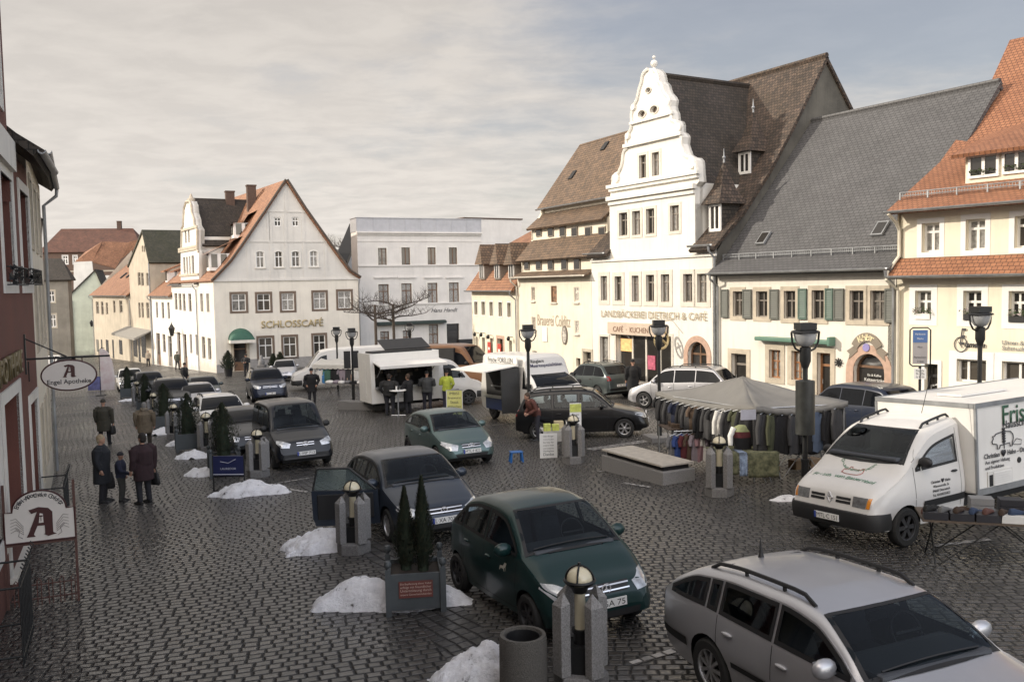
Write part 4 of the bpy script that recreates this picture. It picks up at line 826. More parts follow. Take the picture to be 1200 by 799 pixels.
OM.gable_end(-.08, [(0, zgut-.3), (.3, zgut+.8), (1.3, zM-.1), (yT, zT-.2), (12, zM-.2), (12, zgut-.3)], M_GABLE_OLD, .2)
for a in (823, 913, 997):
 y = .02; x, z0 = OM.px(*zo(a, 428), y); z1 = OM.px(*zo(a, 345), y)[1]
 o = MB().box(x-.5, x+.5, y+.02, y+1.4, z0-.1, z1+.05).build('dormer', M_WOODG, OM.e); MB().box(x-.36, x+.36, y-.03, y+.016, z0+.05, z1-.05).build('pane', M_GLASS, o); MB().box(x-.42, x-.36, y-.05, y+.018, z0, z1).box(x+.36, x+.42, y-.05, y+.018, z0, z1).box(x-.03, x+.03, y-.05, y-.032, z0, z1).build('window_frame', M_WINW, o)
 zt = z1+1.25; MB().add([(x-.75, y-.25, z1-.05), (x+.75, y-.25, z1-.05), (x, y-.1, zt), (x-.75, y+1.3, z1-.05), (x+.75, y+1.3, z1-.05), (x, y+1.3, zt)], [(0,1,2),(0,2,5,3),(1,4,5,2),(0,3,4,1)]).build('dormer_roof', T_BR, o)
OM.gutter(-.1, W, -.47, zgut-.02, pipes=(W-.1,))
for a, b in ((805,750),(843,752),(885,765),(1005,775)):
 x, z = OM.px(*zo(a, b)); MB().tube([(x, 0, z), (x, -.3, z+.05)], .02, 5).lathe([(.08, -.2), (.12, -.05), (.03, .08)], 8, (x, -.3, z)).build('wall_lantern', M_IRON, OM.e)
for a, b in ((247,128),(333,145)):
 x, z = OM.px(*zf(a, b)); MB().box(x-.3, x+.3, -.06, -.02, z-.38, z+.38).build('red_notice', mat('red_notice', (.5,.06,.04), .5, var=.1), OM.e); MB().box(x-.15, x+.15, -.066, -.061, z-.12, z+.05).build('notice_label', M_WHITE, OM.e)
OM.finish_roof()
# ================================================================ far side of the square
DS = Vector((.90420938, .42708945)); PS = G(256, 437).xy
SC = Bld('cafe_house', 'cream café house with broad red-roofed gable and a green door awning', 'house', isect(PS, DS, 252.5, 400), isect(PS, DS, 421.5, 390), M_PL_SCH); W = SC.w
print('SC W', W)
M_SURB = mat('brown_surround', (.16,.115,.085), .7, var=.12)
def zs4(x, y): return (200+x/4.992, 320+y/4.992)
def zs3(x, y): return (200+x/4.992, 180+y/4.992)
for a, b, c, d in ((358,122,440,222),(507,122,582,220),(650,118,722,218),(836,112,908,210),(980,106,1055,205),(516,378,596,497),(660,372,735,490),(836,362,905,480)):
 SC.wpx(*zs4(a, b), *zs4(c, d), M_WINW, sur=M_SURB, surw=.19, transom=.62, fw=.07, depth=.1, pane=M_CURT if a in (836,980,650) and b < 200 else None)
for a, b, c, d in ((500,572,547,668),(610,572,655,665),(708,572,755,662),(815,570,860,662)): SC.wpx(*zs3(a, b), *zs3(c, d), M_WINW, sur=M_PL_WHITE, surw=.1, arch=.14, transom=.66, fw=.07, depth=.1, pane=M_CURT if a > 800 else None, sill=M_STONE_L)
for a, b, c, d in ((606,373,645,425),(711,372,748,425)): SC.wpx(*zs3(a, b), *zs3(c, d), M_WINW, transom=.6, fw=.07, depth=.1)
x0, x1, _, z1 = SC.rect(*zs4(370, 408), *zs4(447, 575)); SC.door(x0, x1, z1, M_WOODB, sur=M_STONE, surw=.22)
ap = SC.px(335, 209.5); el = SC.px(249, 328); er = SC.px(424, 326)
gl = [SC.px(*p) for p in ((247,329),(258,318),(270,305),(285,284),(312,244),(334,211))]; gr = [SC.px(*p) for p in ((422,325),(410,317),(398,301),(380,276),(358,245),(336,211))]
zbd = (SC.px(250, 329)[1]+SC.px(420, 326)[1])/2
mb, m = SC.front([(0, SC.g(0)-1), (W, SC.g(W)-1), (W, zbd), (0, zbd)], holes=[h for h in SC.holes if h[0][1] < zbd-.5]); mb.build('wall', m, SC.e)
mb, m = SC.front([(0, zbd)]+[(max(a, 0), b-.1) for a, b in gl[1:]]+[(min(a, W), b-.1) for a, b in reversed(gr[1:])][0:]+[(W, zbd)], holes=[h for h in SC.holes if h[0][1] > zbd-.5]); o = mb.build('gable_wall', M_PL_SCH2, SC.e)
q = MB().box(0, W, -.12, .02, zbd-.1, zbd+.06)
def hw(z):
 for (a, b), (c, d) in zip(gl, gl[1:]):
  if b <= z <= d: l = a+(c-a)*(z-b)/(d-b); break
 for (a, b), (c, d) in zip(gr, gr[1:]):
  if b <= z <= d: r = a+(c-a)*(z-b)/(d-b); break
 return l, r
for py in (283.2, 248):
 z = SC.px(335, py)[1]; l, r = hw(z); q.box(l+.15, r-.15, -.06, .01, z-.05, z+.05)
for a, b, c in ((452,517,740),(568,340,517),(580,340,740),(668,340,740),(772,340,517),(780,517,740),(905,517,740),(672,205,340)):
 x, zt = SC.px(*zs3(a, b)); _, zb_ = SC.px(*zs3(a, c)); q.box(x-.14, x+.14, -.035, .01, zb_+.08, zt-.06)
q.build('gable_bands', M_PL_SCH2, SC.e)
MB().box(0, W*.0+SC.rect(*zs4(370, 408), *zs4(447, 575))[0]-.25, -.03, .01, SC.g(0)-.5, SC.g(0)+.7).box(SC.rect(*zs4(370, 408), *zs4(447, 575))[1]+.25, W, -.03, .01, SC.g(W)-1, SC.g(6)+.95).build('plinth', M_PLINTH, SC.e)
sideP1 = Vector(SC.P0); sideD = Vector((-.532, .847))
SW_len = 19.
class Side(Bld):
 def __init__(s, P0, P1, e, wm, z0):
  X = (Vector(P1)-Vector(P0)); s.w = X.length; X.normalize(); s.P0 = Vector(P0); s.X = X; s.Y = Vector((-X.y, X.x)); s.z0 = z0; s.wm = wm; s.holes = []; s.roofs = {}
  o = bpy.data.objects.new('side_wall', None); COL.objects.link(o); o.parent = e; s.e = o
  M = Matrix.Translation((s.P0.x, s.P0.y, z0)) @ Matrix.Rotation(math.atan2(X.y, X.x), 4, 'Z')
  s._M = M
def place_side(s, parent):
 bpy.context.view_layer.update(); s.e.matrix_local = parent.matrix_world.inverted() @ s._M
farP = isect(sideP1, sideD, 233.3, 400)
SS = Side(farP, sideP1, SC.e, M_PL_SCH, SC.z0); place_side(SS, SC.e)
def sidewin(S, lst, f, fr, **k):
 for a, b, c, d in lst: S.wpx(*f(a, b), *f(c, d), fr, **k)
sidewin(SS, ((175,120,190,225),(211,120,226,228)), zs4, M_WOODP, cols=1, transom=.66, fw=.09, sur=M_PL_WHITE, surw=.08)
sidewin(SS, ((185,372,203,500),(220,380,238,505)), zs4, M_WOODP, cols=1, transom=.66, fw=.09, sur=M_PL_WHITE, surw=.08)
WS = SS.w; mb, m = SS.front([(0, -3), (WS, -2.), (WS, zbd+.2), (0, zbd+.2)]); mb.build('wall', m, SS.e)
off = Vector((sideD.dot(SC.X), sideD.dot(SC.Y)))*17.
for prof in (gl, gr):
 v = 0
 for (a, b), (c, d) in zip(prof, prof[1:]):
  dl = math.hypot(c-a, d-b); sg = -1 if prof is gl else 1
  q4 = [(a, -.3, b), (a+off.x, off.y, b), (c+off.x, off.y, d), (c, -.3, d)]; L17 = off.length
  SC.roofq(q4, T_ORG2, .16, 'roof', [(0, v), (L17, v), (L17, v+dl), (0, v+dl)]); v += dl
SC.finish_roof()
q = MB()
for prof in (gl, gr):
 q.tube([(a, -.33, b+.02) for a, b in prof], .10, 6)
q.build('verge', mat('verge_dark', (.10,.08,.065), .8, var=.2), SC.e)
for p, yb_ in (((293,217),6.),((268,224),9.)):
 x, z = SC.px(p[0]+1, p[1], yb_); SC.chimney(x, yb_, z-4, z, .8, .7)
for (a, b, c, d), sgn in (((366,410,412,475),0),((222,588,265,665),0)):
 yb_ = 3. if a > 300 else 2.; x0, x1, z0, z1 = SC.rect(*zs3(a, b), *zs3(c, d), yb_)
 o = MB().box(x0, x0+3.2, yb_-.2+.02, yb_+1.6, z0-.3, z1+.05).build('dormer', M_WINW, SC.e)
 MB().box(x0-.03, x0-.004, yb_+.1, yb_+.6, z0, z1).box(x0-.03, x0-.004, yb_+.9, yb_+1.4, z0, z1).build('pane', M_GLASS, o)
 MB().box(x0+.2, x0+.7, yb_-.22, yb_-.185, z0, z1).box(x0+1., x0+1.5, yb_-.22, yb_-.185, z0, z1).build('pane', M_GLASS, o)
 xa = x0-.4; MB().add([(xa, yb_-.5, z1-.02), (xa, yb_+2., z1-.02), (x0+4.6, yb_+2., z1+2.4), (x0+4.6, yb_-.5, z1+2.4)], [(0,1,2,3)]).add([(xa, yb_-.5, z1-.14), (xa, yb_+2., z1-.14), (x0+4.6, yb_+2., z1+2.28), (x0+4.6, yb_-.5, z1+2.28)], [(0,1,2,3)]).build('dormer_roof', T_ORG2, o)
SC.gutter(W-.02, W+.1, -.3, er[1]-.1, pipes=(W+.02,))
x0, z0 = SC.px(306, 381); x1, z1 = SC.px(378.5, 374.5)
text('SCHLOSSCAFÉ', x1-x0, M_GOLD, SC.e, MF((x0+x1)/2, -.06, (z0+z1)/2-.02), height=.78, extrude=.05, bold=.01)
x0, x1, z0, z1 = SC.rect(*zs4(335, 322), *zs4(480, 405)); xc = (x0+x1)/2; r = (x1-x0)/2; n = 12; rings = []
for k in range(n+1):
 t = math.pi*k/n; rings.append([(xc-r*math.cos(t), -1.25*math.sin(s_)*1., z0+.25+(z1-z0-.25)*math.sin(t)*math.cos(s_)) for s_ in [R(90)*j/6 for j in range(7)]])
aw = MB().loft(rings, False, closed=False);
o = aw.build('awning', M_AWNG, SC.e, smooth=50)
MB().box(x0, x1, -1.27, -1.24, z0, z0+.26).box(x0, x0+.02, -1.24, 0, z0, z0+.26).box(x1-.02, x1, -1.24, 0, z0, z0+.26).build('valance', mat('striped_valance', (.70,.66,.60), .7, var=.1), o)
ph0 = PD(421.5, 380, 86).xy; PH1 = isect(ph0, DS, 566, 380)
HB = Bld('parapet_house', 'pale grey three-storey house with a flat metal-clad parapet', 'house', ph0, PH1, M_PL_GREY); W = HB.w
print('HB W', W, HB.P0)
for a, b, c, d in ((215,253,265,356),(352,250,402,353),(505,250,552,350),(630,250,677,348)): HB.wpx(*zo(a, b), *zo(c, d), M_WOODB, transom=0, sur=M_PL_WHITE, surw=.13, fw=.06, depth=.14)
for a, b, c, d in ((218,465,278,588),(352,460,412,583),(505,457,563,578),(630,455,688,573)): HB.wpx(*zo(a, b), *zo(c, d), M_WOODB, transom=.66, sur=M_PL_WHITE, surw=.13, fw=.08, depth=.14, pane=M_CURT)
zg = HB.g(W)
for a, b, c, d in ((228,740,280,815),(360,735,410,815),(512,700,567,815)): HB.wpx(*zo(a, b), *zo(c, d), M_WOODB, transom=.5, sur=M_PL_WHITE, surw=.1, fw=.08, pane=M_CURT)
x0, x1, _, z1 = HB.rect(*zo(617, 695), *zo(690, 830)); HB.door(x0, x1, z1, M_BLACK, sur=M_PL_WHITE, surw=.12)
zt = HB.px(485, 256.3)[1]; zc = HB.px(485, 272)[1]
mb, m = HB.front([(0, HB.g(0)-1), (W, HB.g(W)-1), (W, zc), (0, zc)]); mb.add([(0,0,-4),(0,2.2,-4),(0,2.2,zc),(0,0,zc)], [(0,1,2,3)]); mb.add([(W,0,-4),(W,11,-4),(W,11,zc),(W,0,zc)], [(0,1,2,3)]); mb.build('wall', m, HB.e)
q = MB().box(-.05, W, -.02, 2.2, zc+.02, zt)
for k in range(9): x = W*k/8; q.box(x-.03, x+.03, -.045, -.015, zc+.05, zt)
q.box(-.12, W+.05, -.1, 2.2, zt, zt+.06); q.build('parapet', mat('parapet_zinc', (.42,.42,.44), .5, metal=.25, var=.1, scale=1.5, streak=.2), HB.e)
q = MB().box(-.1, W+.05, -.32, .01, zc-.14, zc+.02).box(0, W, -.14, .01, zc-.32, zc-.14)
for py, pr, x_ in ((282.5,.05,0),(311,.12,0),(356,.12,0)): z = HB.px(485, py)[1]; q.box(0, W, -pr, .01, z-.07, z+.07)
for a, c in ((190,325),(328,435),(482,590),(608,712)):
 x0, z0 = HB.px(*zo(a, 426)); x1, _ = HB.px(*zo(c, 426)); q.box(x0, x1, -.14, .01, z0-.06, z0+.06)
q.build('cornice', M_PL_GREY, HB.e)
x0, z0 = HB.px(*zo(525, 620)); x1, z1 = HB.px(*zo(680, 612)); text('Hans Handt', x1-x0, M_TXT, HB.e, MF((x0+x1)/2, -.02, (z0+z1)/2), shear=.4, extrude=.01)
x0, z0 = HB.px(*zo(205, 693)); x1, z1 = HB.px(*zo(603, 678)); MB().box(x0, x1, -.5, -.02, z1-.22, z1+.10).box(x0, x1, -.7, -.5, z1-.2, z1+.02).build('rolled_awning', mat('dark_awning', (.03,.045,.04), .7), HB.e, bevel=.03)
x0, z0 = HB.px(*zo(735, 800)); MB().box(x0-.9, x0+.9, -.12, -.02, z0-.25, z0+.25).build('wall_sign', M_BLACK, HB.e)
pb = PD(545, 300, 104); pe = PD(612, 300, pb.y+4)
BK = Bld('rear_block', 'blank pale grey block rising behind the parapet house', 'house', pb.xy, pe.xy, M_PL_GREY); zt = BK.px(580, 257)[1]
MB().box(0, BK.w, 0, 9, -4, zt).build('wall', M_PL_GREY, BK.e); MB().box(-.1, BK.w+.1, -.12, 9.1, zt, zt+.14).build('parapet_cap', M_BRICK, BK.e)
pn = PD(404, 300, 92); NB = Bld('steep_roofed_house', 'bluish white gable with black sloping verge between café and parapet house', 'house', pn.xy, PD(425, 300, 98).xy, mat('plaster_blue_grey', (.50,.53,.58), .85, var=.06))
a0 = NB.px(421, 264); b0 = NB.px(404, 306); c0 = NB.px(404, 345); d0 = NB.px(428, 345)
MB().prism([(d0[0], -6), (d0[0], a0[1]), a0, b0, c0, (c0[0], -6)], lambda a, b, t: (a, t, b), 0, 1).build('wall', NB.wm, NB.e)
MB().prism([(a0[0]+.05, a0[1]+.2), (b0[0]-.2, b0[1]), (b0[0]-.1, b0[1]-.45), (a0[0]+.35, a0[1]-.2)], lambda a, b, t: (a, t, b), -.3, 1.1).build('roof', M_BLACK, NB.e)
# ================================================================ street running away on the left
STP, STD = sideP1, sideD
def st(px): return isect(STP, STD, px, 400)
def street_house(name, label, pa, pb, wm, z0=None): return Bld(name, label, 'house', st(pa), st(pb), wm, z0=z0)
def z40(x, y): return (40+x/4.205, 250+y/4.205)
WG = street_house('stepped_gable_house', 'narrow white house with slim stepped gable and dark roof by the café', 203.5, 233.2, M_PL_WHITE); W = WG.w
print('WG', W, WG.P0)
sidewin(WG, ((692,393,706,475),(712,395,726,478),(732,396,746,482),(760,396,775,485)), z40, M_WOODP, cols=1, transom=.66, fw=.08)
sidewin(WG, ((735,216,745,298),(749,214,758,298),(763,212,771,298),(776,208,788,297),(742,80,751,148),(757,70,766,145)), z40, M_WOODP, cols=1, transom=.66, fw=.06)
sidewin(WG, ((767,595,778,690),(796,598,809,700)), z40, M_WOODP, cols=1, transom=.66, fw=.08)
x0, x1, _, z1 = WG.rect(*z40(706, 585), *z40(722, 740)); WG.door(x0, x1, z1, M_WOODB)
x0, x1, _, z1 = WG.rect(*z40(735, 595), *z40(752, 740)); WG.door(x0, x1, z1, M_WOODB)
ge = WG.px(214, 333)[1]
gp_ = [WG.px(40+a/4.205, 250+b/4.205) for a, b in ((722,330),(722,190),(728,180),(730,75),(737,60),(739,10),(741,-25),(750,-55),(768,-60),(776,-40),(780,0),(790,30),(793,60),(806,80),(806,180),(812,190),(812,330))]
mb, m = WG.front([(0, WG.g(0)-1.5), (W, WG.g(W)-1.), (W, ge), (gp_[-1][0], ge)]+[p for p in reversed(gp_[1:-1])]+[(gp_[0][0], ge), (0, ge)]);
mb.prism([(gp_[0][0], ge)]+gp_[1:-1]+[(gp_[-1][0], ge)], lambda a, b, t: (a, t, b), .25, .6)
E_ = [(gp_[0][0], ge)]+gp_[1:-1]+[(gp_[-1][0], ge)]; k = len(E_); mb.add([(a, 0, b) for a, b in E_]+[(a, .6, b) for a, b in E_], [(i, i+1, k+i+1, k+i) for i in range(k-1)])
mb.add([(0,0,-3),(0,10,-3),(0,10,ge),(0,0,ge)], [(0,1,2,3)]); mb.add([(W,0,-3),(W,10,-3),(W,10,ge),(W,0,ge)], [(0,1,2,3)])
z1 = gp_[-2][1]; zq = WG.px(40+800/4.205, 250+170/4.205, 1.)[1]
mb.add([(gp_[-1][0]-.2, .4, ge-.5), (gp_[-1][0]-.2, 9, ge-.5), (gp_[-1][0]-.2, 9, zq+.8), (gp_[-1][0]-.2, .4, zq+.8)], [(0,1,2,3)]); mb.build('wall', m, WG.e)
q = MB()
for b in (303, 180, 168, 75): z = WG.px(40+768/4.205, 250+b/4.205)[1]; a0 = gp_[0][0] if b > 160 else gp_[3][0]; a1 = gp_[-1][0] if b > 160 else gp_[-4][0]; q.box(a0-.1, a1+.1, -.12, .01, z-.1, z+.1)
q.tube([(a, -.03, b) for a, b in gp_[1:9]], .12, 5).tube([(a, -.03, b) for a, b in gp_[8:-1]], .12, 5)
q.build('cornice', M_STONE, WG.e)
x, z = WG.px(40+757/4.205, 250-70/4.205); MB().lathe([(.32,-.6),(.36,.0),(.2,.1),(.05,.5)], 10, (x, .3, z)).build('finial', M_STONE, WG.e)
zr = WG.px(221, 236, 1.)[1]; xm = (gp_[0][0]+gp_[-1][0])/2; ye = WG.pxx(282, 237, xm)[0]
ye = max(8, min(ye, 24))
WG.roofq([(gp_[-1][0]+.25, .4, zq), (gp_[-1][0]+.25, ye, zq), (xm, ye, zr), (xm, .4, zr)], T_OLDD, .15); WG.roofq([(gp_[0][0]-.25, ye, zq), (gp_[0][0]-.25, .4, zq), (xm, .4, zr), (xm, ye, zr)], T_OLDD, .15)
WG.roofq([(gp_[-1][0]-.1, -.3, ge-.02), (W+.1, -.3, ge-.02), (W+.1, 3., ge+2.2), (gp_[-1][0]-.1, 3., ge+2.2)], T_OLDD, .12); WG.roofq([(-.1, -.3, ge-.02), (gp_[0][0]+.1, -.3, ge-.02), (gp_[0][0]+.1, 3., ge+2.2), (-.1, 3., ge+2.2)], T_OLDD, .12)
WG.finish_roof(); WG.gutter(-.1, W, -.35, ge-.05, pipes=(W-.05,))
o = MB(); x, z = WG.px(212.5, 388); o.tube([(x, 0, z-.3), (x, -.9, z-.1)], .03, 6).lathe([(.16,-.45),(.30,.25),(.34,.3),(.05,.75),(.02,.95)], 6, (x, -.9, z)); o.build('wall_lantern', M_IRON, WG.e)
OH = street_house('white_dormer_house', 'low white house with faded orange roof and two dormers', 179.5, 203.5, M_PL_WHITE); W = OH.w
sidewin(OH, ((600,437,610,515),(628,438,640,518),(657,438,668,520),(633,595,648,685)), z40, M_WOODP, cols=1, transom=.66, fw=.08)
x0, x1, _, z1 = OH.rect(*z40(602, 590), *z40(622, 715)); OH.door(x0, x1, z1, M_WOODB); x0, x1, _, z1 = OH.rect(*z40(660, 605), *z40(680, 720)); OH.door(x0, x1, z1, M_WOODG)
ze = OH.px(189, 346.5)[1]; mb, m = OH.front([(0, OH.g(0)-2), (W, OH.g(W)-1), (W, ze), (0, ze)]); mb.build('wall', m, OH.e)
zr = OH.px(205, 298, 6)[1]; OH.slope(-.1, W+.3, [(-.4, ze), (6, max(zr, ze+5.5))], T_ORG2); OH.roofq([(W, 12, ze), (0, 12, ze), (0, 6, max(zr, ze+5.5)), (W, 6, max(zr, ze+5.5))], T_ORG2)
for a in (652, 700):
 y = 1.3; x, z0 = OH.px(*z40(a, 335), y); z1 = OH.px(*z40(a, 282), y)[1]; o = MB().box(x-.55, x+.55, y, y+3, z0-.2, z1).build('dormer', M_WINW, OH.e); MB().box(x-.4, x+.4, y-.03, y-.004, z0+.1, z1-.1).build('pane', M_GLASS, o)
 MB().add([(x-.9, y-.4, z1-.05), (x+.9, y-.4, z1-.05), (x+.9, y+3.2, z1+1.4), (x-.9, y+3.2, z1+1.4), (x-.9, y-.4, z1-.2), (x+.9, y-.4, z1-.2), (x+.9, y+3.2, z1+1.25), (x-.9, y+3.2, z1+1.25)], [(0,1,2,3),(4,5,6,7),(0,1,5,4),(1,2,6,5),(0,3,7,4)]).build('dormer_roof', T_ORG2, o)
OH.finish_roof(); OH.gutter(-.1, W, -.45, ze-.05, pipes=(.1,))
GG = street_house('tan_gable_house', 'tan house with a tall bare gable and mossy dark roof', 155, 179.5, M_PL_TAN); W = GG.w
sidewin(GG, ((511,292,524,355),(527,293,540,358),(553,294,566,357),(514,440,524,515),(529,440,540,515),(553,440,567,517),(530,160,537,190),(540,160,547,190)), z40, M_WOODP, cols=1, transom=.66, fw=.1)
ap = GG.px(*z40(537, 85)); sh = GG.px(*z40(500, 245))[1]; zg = GG.g(0)
mb, m = GG.front([(0, zg-2), (W, zg-2), (W, sh), ap, (0, sh)]); mb.add([(W,0,-4),(W,9,-4),(W,9,sh),(W,0,sh)], [(0,1,2,3)]); mb.add([(0,0,-4),(0,9,-4),(0,9,sh),(0,0,sh)], [(0,1,2,3)]); mb.build('wall', m, GG.e)
ye = 13; GG.roofq([(W+.3, -.15, sh-.2), (W+.3, ye, sh-.2), (ap[0], ye, ap[1]+.1), (ap[0], -.15, ap[1]+.1)], T_GRN, .2); GG.roofq([(-.3, ye, sh-.2), (-.3, -.15, sh-.2), (ap[0], -.15, ap[1]+.1), (ap[0], ye, ap[1]+.1)], T_GRN, .2); GG.finish_roof()
MB().tube([(W-.1, -.1, sh-.2), (W-.1, -.1, zg)], .08, 6).build('downpipe', M_ZINC, GG.e)
z0 = GG.px(*z40(500, 590))[1]; x0 = -3.2
o = MB().add([(x0, 0, z0+.7), (W-.4, 0, z0+.7), (W-.4, -1.9, z0-.1), (x0, -1.9, z0-.1), (x0, 0, z0+.62), (W-.4, 0, z0+.62), (W-.4, -1.9, z0-.35), (x0, -1.9, z0-.35)], [(0,1,2,3),(4,5,6,7),(2,3,7,6),(0,3,7,4),(1,2,6,5)]).build('shop_awning', mat('grey_awning', (.24,.23,.21), .7, var=.1), GG.e)
for a, b in ((.8, 3.4), (4.2, 5.4), (6.4, 9.2)): MB().box(a, b, -.04, -.005, GG.g(a)+(.1 if b-a < 1.5 else .7), z0+.1).build('shop_window', M_GLASS, GG.e)
OR_ = street_house('long_orange_roofed_house', 'low tan house with long faded orange roof and skylights', 111, 155, M_PL_TAN); W = OR_.w
sidewin(OR_, ((305,435,320,495),(330,435,342,500),(354,440,364,498),(390,430,400,490),(420,430,435,490)), z40, M_WOODP, cols=1, transom=.66, fw=.12)
ze = OR_.px(128, 346)[1]; mb, m = OR_.front([(0, -4), (W, -3), (W, ze), (0, ze)]); mb.add([(0,0,-4),(0,12,-4),(0,6,ze+7),(0,0,ze)], [(0,1,2,3)]); mb.build('wall', m, OR_.e)
zr = OR_.px(160, 300, 7)[1]; OR_.slope(-.3, W, [(-.5, ze), (7, max(zr, ze+6))], T_ORG2); OR_.roofq([(W, 14, ze), (0, 14, ze), (0, 7, max(zr, ze+6)), (W, 7, max(zr, ze+6))], T_ORG2)
for x in (W*.35, W*.5, W*.62):
 M = Matrix.Translation((x, 3, ze+3*.86)) @ Matrix.Rotation(math.atan2(max(zr, ze+6)-ze, 7.5), 4, 'X'); MB().box(-.35, .35, -.6, .6, 0.2, .42).build('skylight', M_BLACK, OR_.e, M=M)
OR_.finish_roof(); OR_.gutter(-.3, W, -.58, ze-.05, pipes=(.1, W-.3));
for a in (2, 7, 12, 18, 24):
 if a+2.4 < W: MB().box(a, a+(1.2 if a in (7, 18) else 2.4), -.04, -.005, OR_.g(a)+(.1 if a in (7, 18) else .8), OR_.g(a)+2.7).build('shop_window', M_GLASS, OR_.e)
dF = Vector((.95, .31)).normalized()
pgA = PD(79, 400, 150).xy; PG = Bld('pale_green_house', 'small pale green gable house closing the street', 'house', pgA, isect(pgA, dF, 126, 380), M_PL_GRN); W = PG.w
ap = PG.px(112, 316); l = PG.px(78, 351); r = PG.px(126, 349); mb, m = PG.front([(0, -5), (W, -5), (W, r[1]), ap, (0, l[1])]); mb.build('wall', m, PG.e)
PG.roofq([(-.5, -.3, l[1]-.3), (-.5, 10, l[1]-.3), (ap[0], 10, ap[1]+.1), (ap[0], -.3, ap[1]+.1)], T_OLDD, .2); PG.roofq([(W+.4, 10, r[1]-.2), (W+.4, -.3, r[1]-.2), (ap[0], -.3, ap[1]+.1), (ap[0], 10, ap[1]+.1)], T_OLDD, .2); PG.finish_roof()
x, z = PG.px(84, 380); MB().box(x-.25, x+.25, -.3, -.01, -4, l[1]-.2).build('corner_pilaster', M_STONE_L, PG.e)
x, z = PG.px(108, 379); MB().tube([(x, 0, z), (x, -.7, z)], .04, 6).lathe([(.15,-.5),(.3,.2),(.05,.6)], 6, (x, -.7, z)).build('wall_lantern', M_IRON, PG.e)
wdA = PD(85, 340, 166).xy; WD = Bld('curved_gable_house', 'white house with curved gable edge and dark roof behind the green house', 'house', wdA, isect(wdA, dF, 150, 340), M_PL_WHITE); W = WD.w
gx = [WD.px(40+a/4.205, 250+b/4.205) for a, b in ((195,400),(195,240),(285,236),(290,290),(290,400))]
MB().prism(gx, lambda a, b, t: (a, t, b), 0, .5).build('gable_wall', M_PL_WHITE, WD.e)
pl = [WD.px(40+a/4.205, 250+b/4.205, .3) for a, b in ((285,240),(330,135),(470,140),(400,270))]; WD.roofq([(a, .3+i_, b) for (a, b), i_ in zip(pl, (0, 3, 3, 0))], T_OLDD, .2)
pl = [WD.px(40+a/4.205, 250+b/4.205, .2) for a, b in ((200,238),(285,238),(328,135),(240,190))]; WD.roofq([(a, .55+i_, b) for (a, b), i_ in zip(pl, (0, 0, 2, 2))], T_ORG2, .2);
pl = [WD.px(40+a/4.205, 250+b/4.205, 8.) for a, b in ((420,232),(525,150),(525,128),(470,140))]; WD.roofq([(a, 8, b) for a, b in pl], T_ORG2, .2); WD.finish_roof()
MB().box(gx[-1][0], W, .6, 10, -5, pl[0][1]-3).build('wall', M_PL_WHITE, WD.e)
bbA = PD(50, 330, 190).xy; BB = Bld('big_brown_building', 'large dark brown building with a long hipped red-brown roof far away', 'building', bbA, isect(bbA, Vector((.985, .17)).normalized(), 168, 330), mat('plaster_brown', (.13,.085,.065), .9, var=.15)); W = BB.w
ze = BB.px(80, 295)[1]; zr = BB.px(100, 268, 6)[1]; xh = BB.px(66, 268, 6)[0]
for a, b, c, d in ((140,208,166,250),(192,208,212,250),(200,330,216,352)): BB.wpx(*z40(a, b), *z40(c, d), M_WINW, transom=.6, fw=.14, sur=M_WINW, surw=.12)
mb, m = BB.front([(0, -6), (W, -6), (W, ze), (0, ze)]); mb.add([(W,0,-6),(W,12,-6),(W,12,ze),(W,0,ze)], [(0,1,2,3)]); mb.build('wall', m, BB.e)
zm = BB.px(80, 295, 0)[1]; T_RB = tilemat('red_brown_tiles', (.17,.075,.05), (.12,.055,.04), (.05,.03,.02), .3, .25)
BB.roofq([(-.5, -.5, ze-.1), (W+.5, -.5, ze-.1), (W-3, 6, zr), (xh+1, 6, zr)], T_RB, .2); BB.roofq([(W+.5, -.5, ze-.1), (W+.5, 13, ze-.1), (W-3, 6, zr)], T_RB, .2); BB.roofq([(-.5, 13, ze-.1), (-.5, -.5, ze-.1), (xh+1, 6, zr)], T_RB, .2); BB.roofq([(W+.5, 13, ze-.1), (-.5, 13, ze-.1), (xh+1, 6, zr), (W-3, 6, zr)], T_RB, .2); BB.finish_roof();
MB().box(0, W, .0-.02, -.0, BB.px(80, 318)[1]-.15, BB.px(80, 318)[1]+.15).build('string_course', M_PL_TAN, BB.e); BB.chimney(BB.px(140, 266, 6)[0], 6, zr-1, zr+1.6, .9, .8)
gA = PD(44, 370, 112).xy; GL = Bld('drab_corner_house', 'drab grey house with dark hipped roof at the far street corner', 'house', gA, isect(gA, Vector((.98, .2)).normalized(), 81.5, 370), M_PL_DK); W = GL.w
for a, b, c, d in ((70,382,100,437),(76,498,108,560)): GL.wpx(*z40(a, b), *z40(c, d), M_WINW, transom=.62, fw=.1, sur=M_PL_TAN, surw=.16)
ze = GL.px(65, 328)[1]; mb, m = GL.front([(0, -5), (W, -5), (W, ze), (0, ze)]); mb.add([(W,0,-5),(W,1.6,-5),(W,1.6,ze),(W,0,ze)], [(0,1,2,3)]); mb.build('wall', m, GL.e)
zr = GL.px(60, 303, 4)[1]; GL.roofq([(-.4, -.4, ze), (W+.5, -.4, ze), (W*.55, 4, zr), (0, 4, zr)], T_OLDD, .2); GL.roofq([(W+.5, -.4, ze), (W+.5, 1.9, ze), (W*.55, 4, zr)], T_OLDD, .2); GL.finish_roof()
